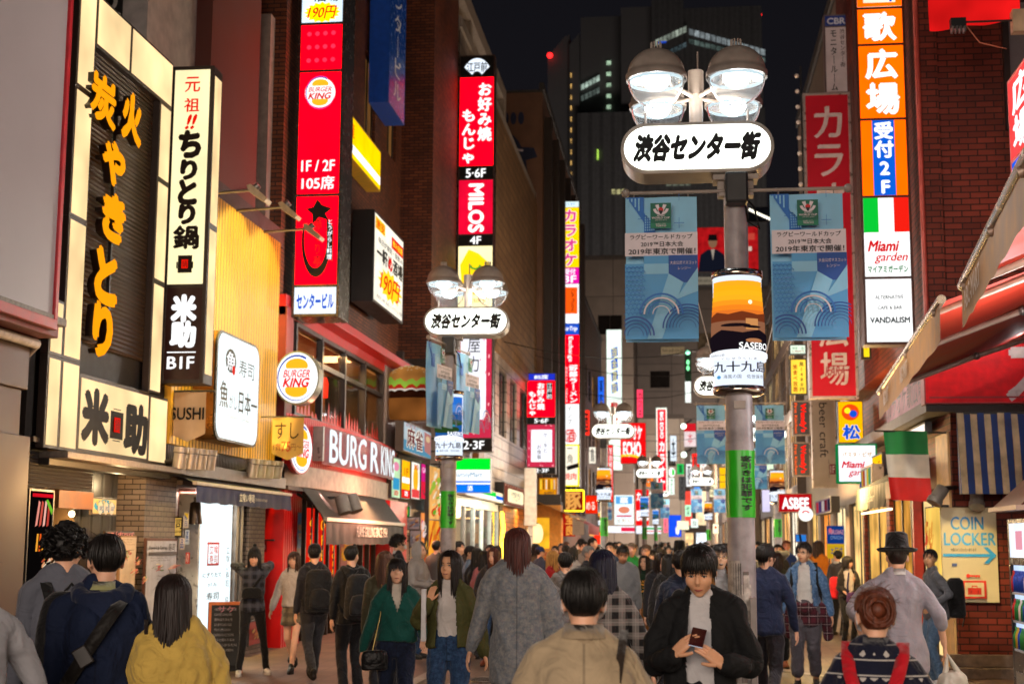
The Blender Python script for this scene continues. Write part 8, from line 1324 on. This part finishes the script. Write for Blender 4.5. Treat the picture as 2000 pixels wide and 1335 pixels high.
# ---------- third row, full figures
P = person('girl in a beanie and dark plaid shirt with both hands behind her head', 497, 18.7, 6, Hh(497, 1067, 18.7)-.04, True, top=(('14161e', '4a4c58', 9), 'plaid', .86), puff=1.1, bottom=(BLKT, 'trousers', .85), shoes='d0ccc8', hair=('bob', '120d0c'), hat=('beanie', '15151a'), legs='lunge', lw=(-.05, .075, 1.455), rw=(.05, .075, 1.455), hold=(((.75, .2, .35),), ((-.75, .2, .35),)), lpole=(-1, -.5, -.42), rpole=(1, -.5, -.42), sleeve=.85, smile=1, head=(-14, 0))
t = carried(P, 'waist_bag', 'black waist bag slung across the plaid shirt of the girl in the beanie', 'bag'); b = MB(); ribbon(b, [front(P, .13-.27*q, 1.38-.36*q, .02) for q in np.linspace(0, 1, 7)], .04, CL('101012')); b.build('strap', t); softbox('bag_body', t, front(P, -.03, 1.12, .06), (.28, .09, .14), CL('101012'))
P = person('girl in a cream sweater and short checked skirt walking with light brown hair', 577, 19.2, -20, Hh(577, 1078, 19.2), True, top=('b8aca0', 'knit', .92), puff=1.2, bottom=(CL(('7a6a50', '3a3026', 8), kind='plaid'), 'skirt', .95, .66), shoes='121214', hair=('long', '3a2216'), legs='walkR', lw=(-.32, -.05, .88), rw=(.2, -.1, .95), smile=1)
P = person('man in a black cap and dark jacket with a boxy black backpack', 617, 18, 195, Hh(617, 1064, 18), top=('22222a', '', .84), puff=1.1, bottom=(GRYT, 'trousers', 1.05), hair=('buzz', '120d0c'), hat=('cap', '101014'), legs='walkL', head=(-25, 0)); backpack(P, 'boxy black backpack on the man in the cap', (.36, .18, .54), '101012', 1.13, boxy=True)
P = person('man with cropped hair in a black hooded jacket with a sagging backpack', 690, 16.6, 200, Hh(690, 1066, 16.6), top=('141416', '', .80), puff=1.25, bottom=(BLKT, 'trousers', 1.12), hair=('buzz', '120d0c'), hood='141416', head=(-40, 0), lw=(-.30, -.12, .88)); backpack(P, 'sagging black backpack on the man in the black hood', (.36, .22, .52), '0e0e10', 1.12)
t = carried(P, 'snack_pouch', 'small silver blue pouch in the hand of the man in the black hood', 'pouch'); softbox('pouch', t, P['E'][0][2]+Vector((0, -.04, -.14)), (.12, .05, .16), D('8aa0b8', .25, .6))
P = person('man in a dark suit with curly hair and a lowered mask, seen from the side', 774, 22, 105, Hh(774, 1046, 22), top=('14141a', '', .80), puff=1.1, bottom=('14141a', 'trousers'), hair=('curly', '120d0c'), open_=('c8c8cc', .05, .03, 1.), mask=True, rw=(.05, -.22, 1.32), collar=('c8c8cc', .066, .04))
P = person('person in a pale grey hoodie with the hood up, looking at a phone', 815, 21.5, 60, Hh(815, 1060, 21.5), top=('8f8a88', 'knit', .82), puff=1.25, bottom=(JN, 'trousers'), hair=('none', '120d0c'), lw=(-.1, -.3, 1.1), rw=(.12, -.3, 1.1), hood='8f8a88')
q = MB(); q.lathe([(.0, .13), (.05, .125), (.09, .08), (.108, .0), (.10, -.09), (.07, -.14)], CL('8f8a88'), 20, a0=-PI/2+.75, a1=1.5*PI-.75, ell=1.12); q.xform(P['HM'] @ Matrix.Translation(P['hc']+Vector((0, .015, .02)))); q.build('raised_hood', P['root'])
P = person('woman with long auburn hair in a dark jacket over a rust sweater', 965, 20.6, -10, Hh(965, 1071, 20.6), True, top=('241e22', '', .82), puff=1.2, bottom=(JN, 'trousers'), shoes='7a3a20', hair=('longpart', '4a2014'), open_=('6a3414', .08, .10, .95), legs='walkL', lw=(-.30, -.02, .86), head=(-12, 4)); bag_tote(P, 0, 'black tote bag hanging from the hand of the auburn-haired woman', '0e0e10')
P = person('woman in a dark green logo sweater and tan trousers walking towards the camera', 1258, 21.8, -6, Hh(1258, 1085, 21.8), True, top=('0c2a1c', 'knit', .92), puff=1.3, bottom=('8a5a26', 'trousers', 1.15, .82), shoes='14120f', hair=('longpart', '1e120e'), legs='walkL', smile=1, head=(-10, -3), lw=(-.30, -.05, .87))
GLD = D('c88a20', .5); chest_text(P, [lambda b, mp: b.text('GUCCI', -.095, 1.25, .095, 1.295, 0, GLD, 'b', mp), lambda b, mp: [b.flat([(cx+r_*math.cos(a), 1.17+r_*math.sin(a)*1.15) for a in np.linspace(a0, a1, 19) for r_ in (.045, .060)], [(2*i, 2*i+1, 2*i+3, 2*i+2) for i in range(18)], 0, GLD, mp) for cx, a0, a1 in ((-.025, .7, 5.6), (.025, -2.45, 2.45))], lambda b, mp: b.flat([(-.02, 1.165), (.07, 1.165), (.07, 1.178), (-.02, 1.178)], [(0, 1, 2, 3)], 0, GLD, mp)])
P = person('man in a blue denim jacket and glasses with a plaid shirt tied at his waist', 1570, 17.4, -4, Hh(1570, 1060, 17.4), top=(('3a5a82', '6a88a8'), 'denim', .93), puff=1.18, bottom=('4a464c', 'trousers', 1.25, .72), shoes='141214', hair=('bowl', '16100e'), open_=('c4c0bc', .06, .11, .90), collar=(CL(('3a5a82', '6a88a8'), kind='denim'), .075, .04), legs='step', glasses=True, head=(-18, 2), lw=(-.27, -.02, .88), rw=(.30, .0, .86), skin='d8a684')
PLR = CL(('4a1420', '101018', 10, 'b8a8a8'), kind='plaid'); b = Soft(); b.loft([(.74, 0, .0, .19, .15), (.85, 0, 0, .185, .14), (.95, 0, 0, .17, .13), (1.0, 0, 0, .155, .115)]); b.chain([(-.17, -.02, .95), (-.2, .02, .8), (-.2, .03, .62)], [.06, .06, .05]); b.chain([(.18, .0, .95), (.23, .03, .8), (.26, .04, .62)], [.06, .07, .06]); b.chain([(-.05, -.14, .93), (0, -.16, .91), (.05, -.14, .93)], [.03, .04, .03]); co, no, F = remesh(b, .015, 2); co = folds(co, no, .014, 4); child('tied_shirt', P['root'], co, F, PLR)
t = carried(P, 'backpack', 'black backpack straps on the man in the denim jacket', 'backpack', 'backpacks worn by passers-by')
for s_ in (-1, 1): b = MB(); ribbon(b, [(s_*.12, .05, 1.46), (s_*.13, -.02, 1.47), front(P, s_*.135, 1.38, .02), front(P, s_*.145, 1.22, .02), (s_*.185, -.02, 1.08)], .05, CL('141414')); b.build('strap', t)
softbox('pack', t, (0, .2, 1.2), (.3, .16, .42), CL('141414'))
P = person('man in a grey half-zip top standing by the locker board, looking back', 1822, 17.8, -70, Hh(1818, 1073, 17.8), top=('54565c', 'knit', .84), puff=1.2, bottom=(CL(('3a5068', '5a7088'), kind='denim'), 'trousers', 1.15), shoes='b8b4b0', hair=('part', '16100e'), head=(48, 0), lw=(-.12, -.2, 1.12), rw=(.2, -.1, 1.0), skin='c8966e', collar=('54565c', .062, .05))
t = carried(P, 'backpack', 'black buckled backpack hanging behind the man in the grey half-zip', 'backpack'); softbox('pack', t, (.02, .26, 1.10), (.30, .22, .50), CL('0e0e10')); b = MB(); ribbon(b, [(.05, .34, 1.0), (.05, .36, .85), (.05, .33, .74)], .03, CL('0e0e10')); ribbon(b, [(-.1, .2, 1.3), (-.14, .05, 1.46), (-.14, -.1, 1.35)], .05, CL('0e0e10')); b.build('strap', t)
P = person('woman in a black cardigan and white top with a purple waist bag', 1653, 24.6, 22, Hh(1653, 1086, 24.6), True, top=('181416', 'knit', .9), puff=1.25, bottom=(BLKT, 'trousers', 1.0, .9), shoes='6a6258', hair=('bob', '14100e'), open_=('c8beb6', .10, .12, .92), sleeve=.75, lw=(-.08, -.2, .98), rw=(.14, -.2, .98), head=(35, 0))
t = carried(P, 'waist_bag', 'purple waist bag in front of the woman in the black cardigan', 'bag'); softbox('bag_body', t, (.02, -.24, .93), (.30, .1, .2), CL('3c2050')); b = MB(); ribbon(b, [front(P, -.02, 1.40, .02), front(P, -.06, 1.2, .025), (-.1, -.22, 1.0)], .03, CL('1c2450')); b.build('strap', t)
t = carried(P, 'red_backpack', 'red backpack glimpsed behind the woman in the black cardigan', 'backpack'); softbox('pack', t, (-.16, .17, 1.1), (.3, .16, .42), CL('b01420'))
for a in (('man in a grey suit standing left of the woman in the black cardigan', 1633, 27.5, 150, 1075, dict(top=('3a383e', '', .8), hair=('short', '120d0c'), head=(60, 0), collar=('c8c8cc', .066, .04))),
 ('man in a blue-grey shirt with a backpack strap, in profile before the shop door', 915, 23, 75, 1066, dict(top=('5a6a80', '', .84), hair=('short', '120d0c'), rw=(.1, -.3, 1.12), bottom=('16161a', 'trousers'))),
 ('man in a blue coat walking past the convenience shop door', 893, 26, 80, 1057, dict(top=('2a3448', '', .8), hair=('short', '120d0c'))),
 ('woman with long black hair left of the auburn-haired woman', 931, 22.5, 160, 1071, dict(fem=True, top=('1c1a20', '', .8), hair=('long', '120d0c'))),
 ('woman with long dark hair and pink top right behind the blue-grey shirt man', 946, 21.5, 170, 1076, dict(fem=True, top=('9a5a60', '', .8), hair=('long', '160f0d'))),
 ('blond woman in a red jacket turned to the side', 1077, 22.5, 60, 1076, dict(fem=True, top=('98141e', '', .84), hair=('longpart', 'b08040'), skin='d0a088', head=(20, 0))),
 ('person with short black hair and a grey hoodie, seen from behind', 1104, 15.5, 178, 1079, dict(top=('6a6666', 'knit', .82), hair=('short', '100c0b'), hood='6a6666', face=False)),
 ('grey-haired man in a quilted dark jacket', 1146, 21, 60, 1066, dict(top=('22242e', '', .8), puff=1.25, hair=('short', '7a7876'), skin='c89478')),
 ('bearded man in a grey hoodie looking down', 1215, 19.5, 5, 1064, dict(top=('74767a', 'knit', .82), puff=1.25, hair=('short', '120d0c'), hood='74767a', head=(0, 24), skin='c08a68', bottom=('1c1e26', 'trousers'))),
 ('older man in a green top and cap-like grey hair', 1233, 25, 5, 1060, dict(top=('1c7a38', '', .82), hair=('short', '6a5c50'), skin='d09c84')),
 ('older man with glasses in a dark jacket, left of the dark-haired woman', 1260, 26, 10, 1064, dict(top=('20202a', '', .8), hair=('short', '4a3c34'), glasses=True, skin='d09c84', head=(-30, 0))),
 ('woman in dark clothes with a pale scarf looking down', 1288, 18.6, 12, 1080, dict(fem=True, top=('1c1c22', '', .7), hair=('longpart', '1c110e'), collar=('b0a8a4', .075, .06), head=(10, 16))),
 ('woman with long black hair in a black hooded coat, seen from behind', 1306, 16.8, 178, 1083, dict(fem=True, top=('141418', '', .6), puff=1.3, hair=('long', '100d0d'), hood='141418', face=False)),
 ('man in a black brimmed hat behind the phone man', 1326, 22, 15, 1064, dict(top=('26262c', '', .8), hair=('short', '120d0c'), hat=('fedora', '101012'))),
 ('man in a navy jacket walking away left of the phone man', 1330, 13, 182, 1076, dict(top=('141c30', '', .8), puff=1.25, hair=('short', '120d0c'), face=False)),
 ('man in a grey jacket holding a phone to his ear', 1492, 24, 30, 1063, dict(top=('4a4a4a', '', .82), hair=('curly', '120d0c'), rw=(.11, -.06, 1.56), rpole=(.9, -.5, -.4), hold=(None, ((-.1, 0, 1),)))),
 ('woman with a brown bob in an olive top, seen from behind', 1516, 19.8, 176, 1079, dict(fem=True, top=('3a3620', '', .88), puff=1.2, hair=('bob', '2c1812'), bottom=(BLKT, 'trousers', 1.2, .75), shoes='a0583a', legs='walkL', face=False)),
 ('man with short dark hair in a black top right of the phone caller', 1519, 27, 5, 1063, dict(top=('17171a', '', .82), hair=('short', '120d0c'))),
 ('person in a blue patterned shirt carrying a child-sized bag', 1535, 30, 10, 1055, dict(top=('24408a', '', .82), hair=('short', '5a3018'), skin='c08068')),
 ('woman in an orange jacket with long hair, turned away', 1596, 29, 150, 1056, dict(fem=True, top=('b86a14', '', .8), puff=1.2, hair=('long', '2a1810'))),
 ('man with a backpack right of the glasses man, seen from behind', 1427, 19, 178, 1072, dict(top=('22242a', '', .82), hair=('short', '120d0c'), face=False)),
 ('man with short hair in a pale jacket by the red curtain', 1155, 33, 70, 1050, dict(top=('3a3a2e', '', .82), hair=('short', '17110e'))),
 ('bald man in a tan shirt near the lit post', 1103, 38, 90, 1058, dict(top=('a06a38', '', .82), hair=('buzz', '5a3a2a'), skin='c08058')),
 ('man in a blue cap pointing his phone at the shops', 1052, 30, 120, 1068, dict(top=('2c3448', '', .82), hair=('short', '120d0c'), hat=('cap', '1c2c58'), rw=(.12, -.4, 1.42)))):
    lb, px, d, rz_, y_, kw = a; H_ = min(1.86, max(1.5, Hh(px, y_, d))); person(lb, px, d, rz_, H_, **kw)
# ---------- the crowd: a few bodies, copied with their parts
OBJC = {}
def objcol(kind):
    if kind in OBJC: return OBJC[kind]
    m, n, b = nodes_of('crowd_'+kind); i = n.nodes.new('ShaderNodeObjectInfo'); n.links.new(i.outputs['Color'], b.inputs['Base Color']); b.inputs['Roughness'].default_value = .8 if kind == 'cloth' else .4; t = n.nodes.new('ShaderNodeTexNoise'); t.inputs['Scale'].default_value = 20; bp = n.nodes.new('ShaderNodeBump'); bp.inputs['Strength'].default_value = .3; n.links.new(t.outputs['Fac'], bp.inputs['Height']); n.links.new(bp.outputs[0], b.inputs['Normal']); OBJC[kind] = m; return m
CM = objcol('cloth'); protos = []; GRP = 'people in the crowd down the street'
specs = [(0, False, 'short', 1, 'walkL'), (0, True, 'longpart', 1, 'walkR'), (0, False, 'part', 1, 'stand'), (180, True, 'long', 0, 'walkL'), (180, False, 'short', 0, 'walkR'), (180, True, 'bob', 0, 'stand'), (0, True, 'long', 1, 'step'), (60, False, 'short', 1, 'walkL')]
r = random.Random(21); spots = []
for i in range(125):
    d = 26+(i/125)**1.5*95; 
    for _ in range(40):
        lo, hi = (-4.6 if d < 60 else -4.9), (2.3 if d < 45 else 2.0); X = r.uniform(lo, hi)
        if all(abs(X-a)+abs(d-b_)*.35 > .75 for a, b_ in spots): break
    spots.append((X, d))
KIND = {0: 'man facing the camera', 1: 'woman facing the camera', 2: 'man standing', 3: 'long-haired woman seen from behind', 4: 'man seen from behind', 5: 'bob-haired woman seen from behind', 6: 'fringed woman facing the camera', 7: 'man turned to the side'}
for k, (rz_, fem, st, fc, lg) in enumerate(specs):
    P = person('x', 1250, 34, 0, 1.70, fem, top=(CM, '', .8), puff=1.2, bottom=(CM, 'trousers'), hair=(st, '15100e'), legs=lg, face=bool(fc), voxk=1.0, seed=70+k, group=GRP); protos.append((P['root'], rz_))
CC = [lin(c) for c in ('1a1a1e', '24242c', '3a3634', '141a2a', '5a4a3a', '6a6664', '8a8480', '2a2018', '3a1c1c', '1c2c22', 'a09488', '7a2a24', '20304a', 'a8762c', 'b0a8a0', '101012')]
CN = ['black', 'charcoal', 'dark brown-grey', 'navy', 'brown', 'grey', 'light grey', 'deep brown', 'maroon', 'dark green', 'beige', 'rust red', 'slate blue', 'mustard', 'off-white', 'jet black']
used_p = set()
for i, (X, d) in enumerate(sorted(spots, key=lambda q: q[1])):
    k = i % 8; src, rz_ = protos[k]
    if k in used_p: o = copy_tree(src)
    else: o = src; used_p.add(k)
    s_ = r.uniform(.93, 1.05)*(.95 if specs[k][1] else 1.01); o.scale = (s_, s_, s_); o.location = (X, d, 0); o.rotation_euler.z = math.radians(rz_+r.uniform(-25, 25))+math.atan2(X, d); c = r.choice((0, 1, 2, 3, 4, 5, 5, 6, 6, 7, 8, 9, 10, 10, 11, 12, 12, 13, 14, 14, 6, 10))
    for ch in [q for q in COL.objects if q.parent == o]:
        ch.color = (*(CC[c] if ch.name.startswith('top') else CC[r.choice((0, 1, 3, 7, 15, 12))]), 1)
    o['label'] = f'{KIND[k]} in {CN[c]}, {"far" if d > 60 else "mid"}-street crowd'; o['group'] = GRP
bpy.data.scenes.remove(SC2)
